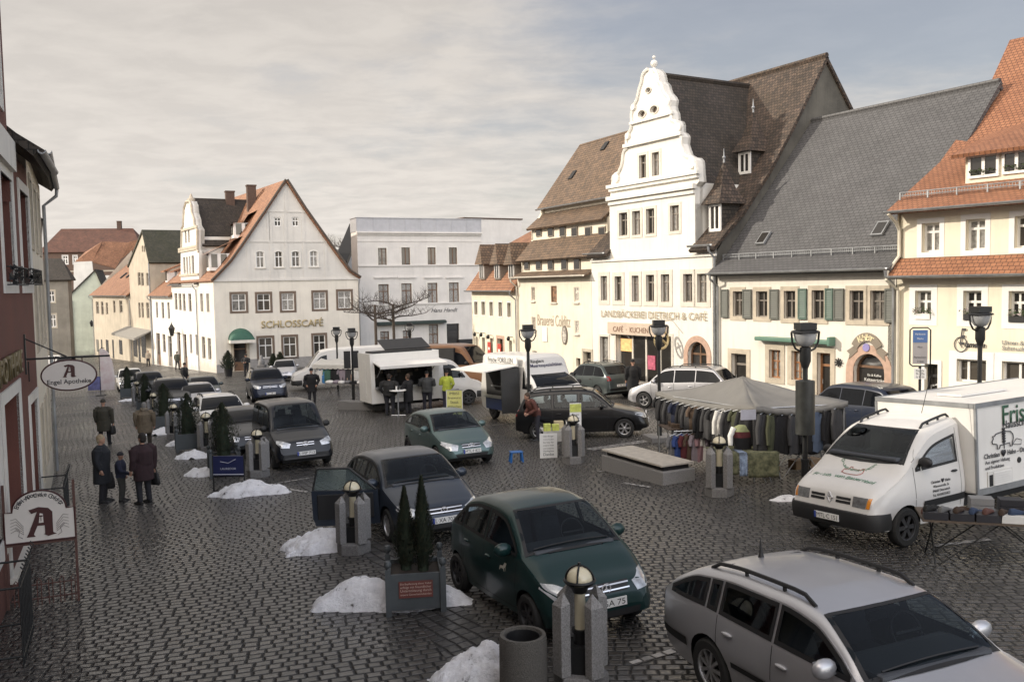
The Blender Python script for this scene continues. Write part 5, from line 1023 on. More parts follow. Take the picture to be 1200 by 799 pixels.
# ================================================================ near left row
DL = Vector((-.394, .919)); PLn = Vector((-8.3, 14.5))
def lrow(y): return PLn+DL*((y-PLn.y)/DL.y)
def zl3(x, y): return (x/2.3, 100+y/2.3)
def zl4(x, y): return (x/2.3, 380+y/2.3)
rae = lrow(20.)
RA = Bld('pharmacy', 'dark red pharmacy with white window surrounds and gilt wall lettering', 'building', lrow(-4), rae, M_PL_RED, z0=gz(-8, 15)); W = RA.w
x0, x1, z0, z1 = RA.rect(*zl4(15, 205), *zl4(60, 530)); RA.window(x0, x1, RA.g(x0)+.35, RA.px(*zl4(38, 190))[1], M_WOODG, sur=M_PL_WHITE, surw=.22, depth=.35, cols=1, transom=.7, name='shop_window', sill=M_STONE_L)
xq = RA.rect(*zl4(84, 240), *zl4(104, 370)); RA.window(xq[0], xq[1], RA.g(xq[0])+.5, RA.px(*zl4(94, 200))[1], M_WOODG, sur=M_PL_WHITE, surw=.2, depth=.35, cols=1, transom=.7, name='shop_window')
wins = [RA.rect(*zl3(5, 265), *zl3(36, 530)), RA.rect(*zl3(56, 305), *zl3(79, 530))]
for k, (x0, x1, z0, z1) in enumerate(wins): RA.window(x0, x1, wins[0][2], wins[0][3]+.1, M_WOODG, sur=M_PL_WHITE, surw=.2, depth=.3)
x0, x1, z0, z1 = wins[0]; wd = x1-x0
for k in (1, 2, 3, 4): RA.window(x0-3.1*k, x0-3.1*k+wd, z0, z1+.1, M_WOODG, sur=M_PL_WHITE, surw=.3, depth=.3); RA.window(x0-3.4*k-.3, x0-3.4*k-.3+wd, RA.g(5)+.6, RA.g(5)+3., M_WOODG, sur=M_PL_WHITE, surw=.3, depth=.3, name='shop_window')
for k, (x0, x1, z0, z1) in enumerate(wins):
 q = MB()
 for i in range(9): xx = x0-.1+(x1-x0+.2)*i/8; q.tube([(xx, -.2, z0-.05), (xx, -.2, z0+.26)], .009, 4)
 for zz in (z0-.05, z0+.26): q.tube([(x0-.1, -.05, zz), (x0-.1, -.2, zz), (x1+.1, -.2, zz), (x1+.1, -.05, zz)], .011, 4)
 for i in range(60): p = Vector((random.uniform(x0, x1), random.uniform(-.19, -.05), z0+random.random()*.26)); q.add([p+Vector((random.uniform(-1,1), random.uniform(-1,1), random.uniform(-1,1)))*.07 for _ in range(3)], [(0,1,2)])
 q.build('window_basket', M_IRON, RA.e)
zT2 = RA.px(37, 207)[1]; zc = RA.px(7, 176)[1]; zT = zc+3.4; xA = RA.px(9.5, 180)[0]
for k in range(4): RA.window(xA-1.9-3.1*k, xA-.8-3.1*k, zc+.9, zc+2.5, M_WOODG, sur=M_PL_WHITE, surw=.25, depth=.3)
print('RA', round(W,2), 'zT2', zT2, 'zc', zc, 'xA', xA, wins)
mb, m = RA.front([(0, -2), (W, -2), (W, zT2), (xA, zT2), (xA, zT), (0, zT)], reveal=.36); mb.add([(W,0,-2),(W,9,-2),(W,9,zT2),(W,0,zT2)], [(0,1,2,3)]); mb.add([(xA,0,zT2-1),(xA,10,zT2-1),(xA,10,zT),(xA,0,zT)], [(0,1,2,3)]); mb.add([(0,0,-2),(0,10,-2),(0,10,zT),(0,0,zT)], [(0,1,2,3)]); mb.build('wall', m, RA.e)
MB().box(0, xA+.08, -.12, .01, zc-.35, zc+.2).build('string_course', M_PL_WHITE, RA.e)
MB().box(-.1, xA+.1, -.5, .01, zT-.25, zT+.02).build('eaves_cornice', M_PL_WHITE, RA.e)
RA.slope(-.3, xA+.2, [(-.55, zT+.0), (5.6, zT+4.2)], T_OLD); RA.roofq([(xA+.2, 11.5, zT), (-.3, 11.5, zT), (-.3, 5.6, zT+4.2), (xA+.2, 5.6, zT+4.2)], T_OLD)
RA.slope(xA+.02, W+.1, [(-.5, zT2-.02), (4.6, zT2+4.4)], T_OLDD); RA.roofq([(W+.1, 9.6, zT2), (xA, 9.6, zT2), (xA, 4.6, zT2+4.4), (W+.1, 4.6, zT2+4.4)], T_OLDD); RA.gutter(xA, W+.1, -.56, zT2-.02)
RA.gable_end(xA-.22, [(0, zT), (5.6, zT+4.), (11, zT)], M_PL_RED, .2); RA.gable_end(W-.22, [(0, zT2-.1), (4.6, zT2+4.2), (9.4, zT2-.1)], M_PL_RED, .2); RA.finish_roof()
xe, ze_ = RA.px(*zl4(46, 100)); text('ENGEL-APOTHEKE', 6.2, mat('dull_brass', (.16,.125,.06), .5, metal=.3), RA.e, MF(xe-3.1, -.05, ze_+.02), height=.42, extrude=.05, bold=.012)
rce = PD(56.5, 420, 27).xy
RC = Bld('white_side_house', 'narrow white house with dark hanging gutter behind the red pharmacy', 'house', rae-(rce-rae).normalized()*.03, rce, M_PL_CREAM, z0=gz(-11, 20)); W = RC.w
zT = RC.px(45, 216)[1]; zT = max(7.5, min(zT, 10.5)); print('RC', W, zT)
for k in range(3):
 for zz in (.9, 3.9, 6.3): RC.window(.8+k*2.3, 1.7+k*2.3, zz, zz+1.5, M_WOODP, sur=M_STONE, surw=.12, depth=.2)
mb, m = RC.front([(0, -2), (W, -2), (W, zT), (0, zT)]); mb.add([(W,0,-2),(W,9,-2),(W,9,zT),(W,0,zT)], [(0,1,2,3)]); mb.add([(0,0,-2),(0,9,-2),(0,9,zT),(0,0,zT)], [(0,1,2,3)]); mb.build('wall', m, RC.e)
RC.slope(-.06, W+.05, [(-.4, zT-.02), (4.6, zT+3.2)], T_OLDD); RC.roofq([(W+.05, 9.8, zT), (0, 9.8, zT), (0, 4.6, zT+3.2), (W+.05, 4.6, zT+3.2)], T_OLDD); RC.gable_end(W-.2, [(0, zT), (4.6, zT+3.), (9, zT)], M_PL_CREAM, .2); RC.finish_roof(); RC.gutter(0, W+.05, -.46, zT-.02, pipes=(W-.05,))
re0 = PD(54.5, 420, 26.9).xy; re1 = PD(52, 420, 58).xy
RD = Bld('side_row_house', 'long cream house of the near row hidden behind the narrow white house', 'house', re0, re1, M_PL_CREAM, z0=gz(-20, 40)); W = RD.w; zT = 8.2
for k in range(9):
 for zz in (1., 4.4): RD.window(1.2+k*3.2, 2.2+k*3.2, zz, zz+1.6, M_WINW, sur=M_STONE, surw=.12)
mb, m = RD.front([(0, -2), (W, -2.5), (W, zT), (0, zT)]); mb.add([(W,0,-3),(W,9,-3),(W,9,zT),(W,0,zT)], [(0,1,2,3)]); mb.build('wall', m, RD.e)
RD.slope(0, W, [(-.1, zT-.02), (4.6, zT+4.6)], T_OLD); RD.roofq([(W, 9.4, zT), (0, 9.4, zT), (0, 4.6, zT+4.6), (W, 4.6, zT+4.6)], T_OLD); RD.gable_end(W-.2, [(0, zT), (4.6, zT+4.4), (9.2, zT)], M_PL_CREAM, .2); RD.finish_roof()
TH = Bld('town_hall', 'town hall wing behind the viewer', 'building', lrow(-34), lrow(-5), M_PL_CREAM, z0=gz(0, -12)); W = TH.w
for k in range(8):
 for zz in (1., 5.2, 9.): TH.window(1.4+k*3.9, 2.9+k*3.9, zz, zz+2.1, M_WINW, sur=M_STONE, surw=.2)
zT = 12.2; mb, m = TH.front([(0, -2), (W, -2), (W, zT), (0, zT)]); mb.add([(W,0,-2),(W,11,-2),(W,11,zT),(W,0,zT)], [(0,1,2,3)]); mb.build('wall', m, TH.e)
TH.slope(-.2, W+.2, [(-.5, zT), (5.5, zT+6)], T_OLD); TH.roofq([(W+.2, 12, zT), (-.2, 12, zT), (-.2, 5.5, zT+6), (W+.2, 5.5, zT+6)], T_OLD); TH.gable_end(W-.2, [(0, zT), (5.5, zT+5.8), (11, zT)], M_PL_CREAM, .2); TH.finish_roof()
def lerp(tab, x):
 if x <= tab[0][0]: return tab[0][1]
 for (a, b), (c, d) in zip(tab, tab[1:]):
  if x <= c: return b+(d-b)*(x-a)/(c-a) if c > a else d
 return tab[-1][1]
def smooth(tab, x):
 """monotone-ish catmull interpolation"""
 if x <= tab[0][0]: return tab[0][1]
 if x >= tab[-1][0]: return tab[-1][1]
 for i in range(len(tab)-1):
  if x <= tab[i+1][0]:
   x0, y0 = tab[i]; x1, y1 = tab[i+1]; h = x1-x0; t = (x-x0)/h
   def sl(k):
    if k <= 0 or k >= len(tab)-1: return (tab[min(k+1, len(tab)-1)][1]-tab[max(k-1, 0)][1])/(tab[min(k+1, len(tab)-1)][0]-tab[max(k-1, 0)][0])
    a = (tab[k][1]-tab[k-1][1])/(tab[k][0]-tab[k-1][0]); b = (tab[k+1][1]-tab[k][1])/(tab[k+1][0]-tab[k][0])
    return 0 if a*b <= 0 else 2*a*b/(a+b)
   m0, m1 = sl(i)*h, sl(i+1)*h
   return (2*t**3-3*t*t+1)*y0+(t**3-2*t*t+t)*m0+(-2*t**3+3*t*t)*y1+(t**3-t*t)*m1
class Car:
 """x runs forward in the local frame (nose at +L/2); profile tables run from the nose backwards"""
 def __init__(s, name, label, cat, pos, head, paintm, L, Wd, top, belt, plan, xf, xr, rw=.31, sill=.22, tumble=.34, crown=.035, group='parked cars', ew=.09, arch=.05, boxy=.0, fine=False):
  s.glz = []; NU = 12 if fine else 5; NT = 10 if fine else 5
  s.L, s.W, s.top, s.belt, s.plan, s.xf, s.xr, s.rw = L, Wd, top, belt, plan, xf, xr, rw
  s.e = thing(name, label, cat, None, group=group, M=ground_frame(Vector((pos[0], pos[1], gz(pos[0], pos[1]))), *head))
  s.pm = paintm; ra = rw+arch
  xs = set([0, .015, .04, .08, .14, .22, .3, L-.3, L-.22, L-.14, L-.08, L-.04, L-.015, L]+[L*i/(88 if fine else 44) for i in range(89 if fine else 45)]+[p[0] for p in top])
  for xc in (xf, xr):
   xs = {x for x in xs if abs(x-xc) > ra or x in (0, L)}; xs |= {xc+ra*math.cos(math.pi*k/14) for k in range(15)}|{xc-ra-.002, xc+ra+.002}
  xs = sorted(x for x in xs if 0 <= x <= L); xs = [x for i, x in enumerate(xs) if i == 0 or x-xs[i-1] > .0015]
  mb = MB(); rings = []
  for x in xs:
   zu = smooth(top, x); w0 = smooth(plan, x)*Wd/2; zl = sill+ (.10*max(0, 1-x/.35)+.12*max(0, 1-(L-x)/.5))
   for xc in (xf, xr):
    if abs(x-xc) <= ra: zl = max(zl, rw+math.sqrt(max(0, ra*ra-(x-xc)**2)))
   zb = min(lerp(belt, x), zu-.05); zb = max(zb, zl+.03); h = zu-zb
   pts = []
   zm = sill+(zb-sill)*.55
   def ww(z):
    t = (z-sill)/(max(zb-sill, .1)); return w0*(1-.055*max(0, (.5-t))/.5*1.2-.045*max(0, (t-.55)/.45)**1.6)
   for k in range(9):
    z = zl+(zb-zl)*k/8; pts.append((ww(z), z))
   wb = ww(zb); r = min(ew, h*.75)
   nzt = max(h-r, 0)
   for k in range(1, NU+1): z = zb+nzt*k/NU; pts.append((wb-tumble*(z-zb)*(1-boxy), z))
   we = pts[-1][0]
   rx = min(r*1.5, we*.5) if h > .2 else min(.16+.2*(1-h/.2), we*.6)
   cr = crown
   for k in range(1, 6):
    a = math.pi/2*k/5; pts.append((we-rx*(1-math.cos(a)), zu-cr-r+r*math.sin(a)+ (cr*(k/5)**2)*.35))
   wi, zi = pts[-1]
   for k in range(1, NT+1):
    q = 1-k/NT; pts.append((wi*q, zu-(zu-zi)*(q**2)))
   X = L/2-x
   rings.append([(X, -y, z) for y, z in pts]+[(X, y, z) for y, z in reversed(pts[:-1])])
  mb.loft(rings, False, closed=False); n = len(rings[0])
  mb.add(rings[0], [tuple(range(n))]); mb.add(rings[-1], [tuple(reversed(range(n)))])
  me = mb.mesh('body', paintm, 38); s.body = bpy.data.objects.new('body', me); COL.objects.link(s.body); s.body.parent = s.e
  s.bvh = BVHTree.FromPolygons([Vector(v) for v in mb.v], [tuple(f) for f in mb.f])
  u = MB().box(-L/2+.25, L/2-.25, -Wd/2+.22, Wd/2-.22, sill-.02, .62)
  for xc in [x for x in (xf, xr) if x < L]: X = L/2-xc; u.box(X-ra-.02, X+ra+.02, -Wd/2+.28, Wd/2-.28, sill+.02, rw+ra)
  u.build('underbody', M_DARKIN, s.e)
 def patch(s, poly, side, m, name, parent=None, off=.004, cell=.09, smoothang=60, flip=False, smoothit=True, outline=None):
  """project a polygon on the body. side: 'R','L' (x,z); 'F','B' (y,z); 'T' (x,y). x counts from the nose"""
  if m is M_CARGLASS: s.glz.append((side, [tuple(p) for p in poly]))
  bm = bmesh.new(); P = []
  for a, b in poly:
   P.append(Vector((s.L/2-a, 0, b)) if side in 'RL' else Vector((0, a, b)) if side in 'FB' else Vector((s.L/2-a, b, 0)))
  try: bm.faces.new([bm.verts.new(p) for p in P])
  except Exception: return None
  axes = {'R': (0, 2), 'L': (0, 2), 'F': (1, 2), 'B': (1, 2), 'T': (0, 1)}[side]
  for ax in axes:
   lo = min(p[ax] for p in P); hi = max(p[ax] for p in P); k = int((hi-lo)/cell)
   for i in range(1, k+1):
    co = Vector((0,0,0)); co[ax] = lo+(hi-lo)*i/(k+1); no = Vector((0,0,0)); no[ax] = 1
    bmesh.ops.bisect_plane(bm, geom=bm.verts[:]+bm.edges[:]+bm.faces[:], plane_co=co, plane_no=no)
  d = {'R': Vector((0,1,0)), 'L': Vector((0,-1,0)), 'F': Vector((-1,0,0)), 'B': Vector((1,0,0)), 'T': Vector((0,0,-1))}[side]
  good = {}
  for v in bm.verts:
   hit = s.bvh.ray_cast(v.co-d*6, d)
   if hit[0] is None: hit = s.bvh.find_nearest(v.co-d*(s.W/2 if side in 'RL' else s.L/2))
   nrm = hit[1] if hit[1].dot(d) < 0 else -hit[1]
   good[v] = hit[0]+nrm*off-d*off*.3
  for v, c in good.items(): v.co = c
  me = bpy.data.meshes.new(name); bm.to_mesh(me); bm.free(); me.materials.append(m); me.polygons.foreach_set('use_smooth', [smoothit]*len(me.polygons))
  o = bpy.data.objects.new(name, me); COL.objects.link(o); o.parent = parent or s.e; return o
 def open_glass(s, seats=True):
  """cut the body behind every pane, frame it in black and furnish the cabin"""
  def uv(v, sd): return (s.L/2-v.x, v.z) if sd in 'RL' else (v.y, v.z) if sd in 'FB' else (s.L/2-v.x, v.y)
  def dist(p, P):
   ins = False; dm = 9; n = len(P)
   for i in range(n):
    (x1, y1), (x2, y2) = P[i], P[(i+1) % n]
    if (y1 > p[1]) != (y2 > p[1]) and p[0] < (x2-x1)*(p[1]-y1)/(y2-y1)+x1: ins = not ins
    dx, dy = x2-x1, y2-y1; t = max(0, min(1, ((p[0]-x1)*dx+(p[1]-y1)*dy)/(dx*dx+dy*dy+1e-9))); dm = min(dm, math.hypot(p[0]-x1-t*dx, p[1]-y1-t*dy))
   return dm if ins else -dm
  bm = bmesh.new(); bm.from_mesh(s.body.data); kill = []
  bx = [(sd, P, min(a for a, b in P), max(a for a, b in P), min(b for a, b in P), max(b for a, b in P)) for sd, P in s.glz]
  for f in bm.faces:
   c = f.calc_center_median()
   for sd, P, a0, a1, b0, b1 in bx:
    if sd == 'R' and c.y > -.2 or sd == 'L' and c.y < .2 or sd == 'B' and c.x > -s.L*.12 or sd == 'T' and c.z < .8: continue
    p = uv(c, sd)
    if a0 < p[0] < a1 and b0 < p[1] < b1 and dist(p, P) > .022: kill.append(f); break
  bmesh.ops.delete(bm, geom=kill, context='FACES'); bm.to_mesh(s.body.data); bm.free()
  for sd, P in list(s.glz):
   n = len(P); cx = sum(a for a, b in P)/n; cy = sum(b for a, b in P)/n; ar = sum(P[i][0]*P[(i+1) % n][1]-P[(i+1) % n][0]*P[i][1] for i in range(n)); sg = 1 if ar > 0 else -1; I = []
   for i in range(n):
    a, b, c = Vector(P[i-1]), Vector(P[i]), Vector(P[(i+1) % n]); d1 = (b-a).normalized(); d2 = (c-b).normalized(); n1 = Vector((-d1.y, d1.x))*sg; n2 = Vector((-d2.y, d2.x))*sg; m = n1+n2
    m = m/max(m.length_squared/2, .6) if m.length > .1 else n1; I.append(b+m*.045)
   q = MB()
   for i in range(n):
    j = (i+1) % n; V = []
    for k in range(5):
     for S_, E_ in ((Vector(P[i]), Vector(P[j])), (I[i], I[j])):
      w_ = S_.lerp(E_, k/4); o = Vector((s.L/2-w_.x, 0, w_.y)) if sd in 'RL' else Vector((0, w_.x, w_.y)) if sd in 'FB' else Vector((s.L/2-w_.x, w_.y, 0)); d = {'R': Vector((0,1,0)), 'L': Vector((0,-1,0)), 'F': Vector((-1,0,0)), 'B': Vector((1,0,0)), 'T': Vector((0,0,-1))}[sd]
      h = s.bvh.ray_cast(o-d*6, d); V.append(h[0]-d*.0075 if h[0] else o-d*(s.W/2 if sd in 'RL' else s.L/2))
    q.add(V, [(2*k, 2*k+1, 2*k+3, 2*k+2) for k in range(4)])
   q.build('window_seal', M_INK, s.e)
  for o in s.e.children:
   if o.data and o.type == 'MESH' and o.data.materials and o.data.materials[0] is M_CARGLASS: o.data.materials[0] = M_CLEAR
  x0 = s.glz_x; hw = s.W/2; M_SEAT = mat('seat_cloth', (.05,.052,.06), .9, var=.15, scale=10); zs = s.zseat
  MB().box(s.L/2-x0-.62, s.L/2-x0-.18, -hw+.2, hw-.2, zs+.32, zs+.50).box(s.L/2-x0-.5, s.L/2-x0+.0, -hw+.24, hw-.24, zs+.46, zs+.53).build('dashboard', mat('dash_grey', (.05,.055,.065), .6, var=.1), s.e, bevel=.03)
  wy = .36; W_ = [(s.L/2-x0-.72-.07*math.sin(t), wy+.18*math.cos(t), zs+.52+.17*math.sin(t)) for t in [2*math.pi*k/20 for k in range(21)]]; MB().tube(W_, .016, 6).tube([(s.L/2-x0-.70, wy-.16, zs+.52), (s.L/2-x0-.70, wy+.16, zs+.52)], .02, 5).build('steering_wheel', M_INK, s.e)
  xs = [x0+1.45]+([min(x0+2.2, s.L-1.2)] if s.L > 3.4 else [])
  for k, xx in enumerate(xs):
   for y in ((-.36, .36) if k == 0 else (-.42, 0, .42)):
    X = s.L/2-xx; q = MB().box(X-.02, X+.50, y-.22, y+.22, zs+.02, zs+.17); vs = [(X+.06,y-.21,zs+.15),(X+.06,y+.21,zs+.15),(X-.14,y+.19,zs+.66),(X-.14,y-.19,zs+.66),(X-.06,y-.21,zs+.15),(X-.06,y+.21,zs+.15),(X-.22,y+.19,zs+.66),(X-.22,y-.19,zs+.66)]
    q.add(vs, [(0,1,2,3),(4,5,6,7),(0,1,5,4),(2,3,7,6),(1,2,6,5),(0,3,7,4)]); q.box(X-.25, X-.16, y-.12, y+.12, zs+.70, zs+.88).build('seat', M_SEAT, s.e, bevel=.03)
  MB().box(s.L/2-x0-.75, s.L/2-x0-.70, -.11, .11, s.zroof-.24, s.zroof-.17).build('rear_view_mirror', M_INK, s.e)
 def both(s, poly, m, name, **k): return [s.patch(poly, sd, m, name, **k) for sd in 'RL']
 def wheels(s, tm=None, rim='alloy', spokes=5):
  w = .19; r = s.rw
  for xc in [x for x in (s.xf, s.xr) if x < s.L]:
   for sd in (-1, 1):
    o = thing('wheel', None, None, (s.L/2-xc, sd*(s.W/2-.02-w/2), r)); o.parent = s.e
    M = Matrix.Rotation(R(90)*(-sd), 4, 'X')          # lathe axis -> outwards
    MB().lathe([(r*.63, -w/2), (r*.9, -w/2), (r*.985, -w*.36), (r, -w*.2), (r, w*.2), (r*.985, w*.36), (r*.9, w/2), (r*.66, w/2), (r*.62, w*.40)], 28, (0,0,0), 0, M, False).build('tyre', M_RUBBER, o, smooth=40)
    q = MB(); rm = M_ALU if rim == 'alloy' else M_ALUD if rim == 'steel' else rim
    q.lathe([(r*.64, w*.46), (r*.60, w*.44), (r*.57, w*.20)], 28, (0,0,0), 0, M, False)
    q.lathe([(r*.02, w*.05), (r*.58, w*.05)], 28, (0,0,0), 1, M, False); q.lathe([(r*.001, w*.42), (r*.10, w*.40), (r*.16, w*.34)], 14, (0,0,0), 0, M, False)
    for k in range(spokes):
     t = 2*math.pi*k/spokes; hw = .30/spokes*(2.6 if rim != 'steel' else 3.2)
     pa = [(r*.12, -hw*.55), (r*.60, -hw*.75), (r*.60, hw*.75), (r*.12, hw*.55)]; hh = (.40, .38, .38, .40)
     vs = []
     for zf in (0, -.16):
      for (rr, dy), h_ in zip(pa, hh):
       dy *= r; vs.append(M @ Vector((rr*math.cos(t)-dy*math.sin(t), rr*math.sin(t)+dy*math.cos(t), w*(h_+zf))))
     q.add(vs, [(0,1,2,3),(0,1,5,4),(2,3,7,6),(1,2,6,5)])
    q.build('rim', [rm, M_DARKIN], o, smooth=35)
 def side_windows(s, x0, x1, pillars, gap=.10, low=.03, m=None, pw=.035, lowtab=None, x1top=None):
  """glazing between x0 (foot of the windscreen pillar) and x1 along the belt line, split at the pillars"""
  m = m or M_CARGLASS; n = 60
  def lo(x): return lerp(lowtab or s.belt, x)+low
  def hi(x): return smooth(s.top, x)-gap-s.top_edge(x)
  xs = [x0+(x1-x0)*i/n for i in range(n+1)]; xs = [x for x in xs if hi(x)-lo(x) > .045]
  if x1top: xs = [x for x in xs]
  cuts = [xs[0]]+list(pillars)+[xs[-1]]; out = []
  for i in range(len(cuts)-1):
   a = cuts[i]+(pw/2 if i else 0); b = cuts[i+1]-(pw/2 if i < len(cuts)-2 else 0)
   seg = [a]+[x for x in xs if a+.02 < x < b-.02]+[b]
   up = [(x, hi(x)) for x in seg]
   if x1top and i == len(cuts)-2:
    up = [(x, z) for x, z in up if x <= x1top+(b-x1top)*max(0, 1-(z-lo(b))/(.3))]
    up = [(x, z) for x, z in up if x <= x1top]+[(b, lo(b)+.04)]
   poly = [(a, lo(a))]+up[:]+[(b, lo(b))] if True else None
   poly2 = []
   for p in poly:
    if not poly2 or (abs(p[0]-poly2[-1][0])+abs(p[1]-poly2[-1][1])) > .004: poly2.append(p)
   for o in s.both(poly2, m, 'side_window'): out.append(o)
  return out
 def top_edge(s, x): return .02
 def roof_half(s, x):
  zu = smooth(s.top, x); zb = min(lerp(s.belt, x), zu-.05); return smooth(s.plan, x)*s.W/2*.955-.34*max(zu-zb-.09, 0)
 def windscreen(s, xa, xb, inset=.09, m=None, name='windscreen', belly=.08):
  ya = s.roof_half(xa)-inset*.6; yb = s.roof_half(xb)-inset; n = 6
  poly = [(xa-belly*(1-abs(k/n*2-1)**2), -ya+2*ya*k/n) for k in range(n+1)]+[(xb-belly*.6*(1-abs(k/n*2-1)**2), yb-2*yb*k/n) for k in range(n+1)]
  return s.patch(poly, 'T', m or M_CARGLASS, name)
 def mirror(s, x, z, out=.16, m=None):
  for sd in (-1, 1):
   y0 = None; h = s.bvh.ray_cast(Vector((s.L/2-x, sd*3, z)), Vector((0, -sd, 0)))
   y0 = abs(h[0].y) if h[0] else s.W/2-.1
   q = MB().ball((s.L/2-x, sd*(y0+.11), z+.06), .11, 12, 0, (.62, 1.2, .85)); q.tube([(s.L/2-x, sd*(y0-.02), z), (s.L/2-x, sd*(y0+.08), z+.03)], .03, 6)
   o = q.build('mirror', m or s.pm, s.e, smooth=50); MB().box(s.L/2-x-.066, s.L/2-x-.058, sd*(y0+.11)-.075, sd*(y0+.11)+.075, z+.005, z+.115).build('mirror_glass', M_CHROME, o)
 def plate(s, txt, z, end='F', y=0., w=.52, parent=None):
  sg = 1 if end == 'F' else -1
  h = s.bvh.ray_cast(Vector((sg*5, y, z)), Vector((-sg, 0, 0))); X = h[0].x+sg*.014 if h[0] else sg*s.L/2
  o = MB().box(X-.008, X+.008, y-w/2, y+w/2, z-.055, z+.055).build('number_plate', M_PLATE, s.e); MB().box(X+sg*.0085-.001, X+sg*.0085+.001, y-w/2, y-w/2+.045, z-.055, z+.055).build('plate_band', mat('plate_blue', (.03,.06,.3), .4, var=0), o)
  M = Matrix.Translation((X+sg*.010, y+.015*sg, z)) @ Matrix(((0,0,sg,0),(sg,0,0,0),(0,1,0,0),(0,0,0,1)))
  text(txt, w*.84, M_INK, o, M, extrude=0, height=.075); return o
 def handles(s, pts, m=None):
  for x, z in pts:
   for sd in (-1, 1):
    h = s.bvh.ray_cast(Vector((s.L/2-x, sd*3, z)), Vector((0, -sd, 0)))
    if h[0]: y = h[0].y; MB().ball((s.L/2-x, y+sd*.012, z), .09, 10, 0, (1., .28, .26)).build('door_handle', m or s.pm, s.e, smooth=60)
 def seams(s, lines, m=None, w=.010):
  for sd in 'RL':
   for (a, b) in lines:
    d = Vector((b[0]-a[0], b[1]-a[1])).normalized(); n = Vector((-d.y, d.x))*w/2
    s.patch([(a[0]+n.x, a[1]+n.y), (b[0]+n.x, b[1]+n.y), (b[0]-n.x, b[1]-n.y), (a[0]-n.x, a[1]-n.y)], sd, m or M_INK, 'door_seam', off=.002, cell=.12)
 def grille(s, y0, y1, z0, z1, n=3, frame=M_CHROME, taper=0., name='grille', vert=False):
  o = s.patch([(y0, z1), (y0+taper, z0), (y1-taper, z0), (y1, z1)], 'F', M_BLACK, name, off=.003)
  for k in range(n):
   z = z0+(z1-z0)*(k+.5)/n; s.patch([(y0+.01, z+.008), (y0+.01, z-.008), (y1-.01, z-.008), (y1-.01, z+.008)], 'F', frame, 'grille_bar', parent=o, off=.010)
  return o
 def badge(s, z, r=.055, kind='ring', end='F', y=0.):
  sg = 1 if end == 'F' else -1; h = s.bvh.ray_cast(Vector((sg*5, y, z)), Vector((-sg, 0, 0)))
  if not h[0]: return
  X = h[0].x+sg*.02; q = MB()
  def P(a, b): return (X, y+a, z+b)
  if kind in ('ring', 'star', 'roundel', 'oval', 'rings'):
   cs = [0] if kind != 'rings' else [-.12, -.04, .04, .12]
   for c in cs:
    ry = .045 if kind == 'rings' else r*(1.35 if kind == 'oval' else 1)
    rr = [P(c+ry*math.cos(2*math.pi*k/20), (ry if kind == 'rings' else r)*math.sin(2*math.pi*k/20)) for k in range(20)]; q.tube(rr+[rr[0]], r*.13, 6)
  if kind == 'star':
   for k in range(3): t = R(90+120*k); q.tube([P(0, 0), P(r*math.cos(t), r*math.sin(t))], [r*.16, r*.05], 5)
  if kind == 'roundel':
   q.tube([P(-r*.45, r*.75), P(-.0, -r*.05), P(r*.45, r*.75)], r*.09, 5); q.tube([P(-r*.85, r*.3), P(-r*.35, -r*.85), P(0, -r*.12), P(r*.35, -r*.85), P(r*.85, r*.3)], r*.09, 5)
  if kind == 'diamond':
   q.tube([P(0, r*1.3), P(r*.7, 0), P(0, -r*1.3), P(-r*.7, 0), P(0, r*1.3)], r*.25, 5)
  if kind == 'oval': q.tube([P(-r*1.1, -.01), P(r*.3, .012), P(-r*.3, -.012), P(r*1.1, .01)], r*.12, 5)
  q.build('badge', mat('badge_silver', (.62,.62,.63), .35, metal=.3, var=0), s.e, smooth=50)
 def wipers(s, xa):
  q = MB()
  for y0, y1 in ((-.05, .55), (-.60, -.02)):
   pts = []
   for k in range(6):
    y = y0+(y1-y0)*k/5; h = s.bvh.ray_cast(Vector((s.L/2-xa-.05-.10*(1-k/5)*0, y, 4)), Vector((0,0,-1))); pts.append(h[0]+Vector((0,0,.025)))
   q.tube(pts, .009, 4)
  q.build('wipers', M_BLACK, s.e)
 def rails(s, x0, x1, m=None, y=None):
  for sd in (-1, 1):
   pts = []
   for k in range(12):
    x = x0+(x1-x0)*k/11; yy = sd*((s.roof_half(x))-.12 if y is None else y); h = s.bvh.ray_cast(Vector((s.L/2-x, yy, 4)), Vector((0,0,-1))); pts.append(h[0]+Vector((0,0,.055 if 0 < k < 11 else .0)))
   q = MB().tube(pts, .022, 6)
   for k in (3, 7): q.tube([pts[k]-Vector((0,0,.07)), pts[k]], .022, 5)
   q.build('roof_rail', m or M_BLACK, s.e, smooth=50)
 def strip(s, x0, x1, z0, z1, m=None, name='side_moulding'): return s.both([(x0, z1), (x1, z1), (x1, z0), (x0, z0)], m or M_BLACK, name, off=.010)
 def bumper(s, m, z0=.2, z1=.5, end='F', depth=.5):
  sd = end; hw = s.W/2
  s.patch([(-hw*.93, z1), (-hw*.93, z0), (hw*.93, z0), (hw*.93, z1)], sd, m, 'bumper', off=.006)
 def lights(s, poly, m=None, name='headlight', end='F'):
  for sg in (-1, 1): s.patch([(sg*a, b) for a, b in poly], end, m or M_LAMPGLASS, name, off=.005, cell=.06)
def plan_std(L): return [(0,.64),(.04,.74),(.12,.83),(.3,.92),(.6,.965),(1.2,.99),(L*.5,1.),(L-1.,.985),(L-.45,.95),(L-.15,.885),(L-.03,.80),(L,.72)]
def plan_box(L): return [(0,.78),(.04,.86),(.12,.92),(.3,.965),(.7,.99),(L*.5,1.),(L-.3,.985),(L-.08,.96),(L-.02,.93),(L,.90)]
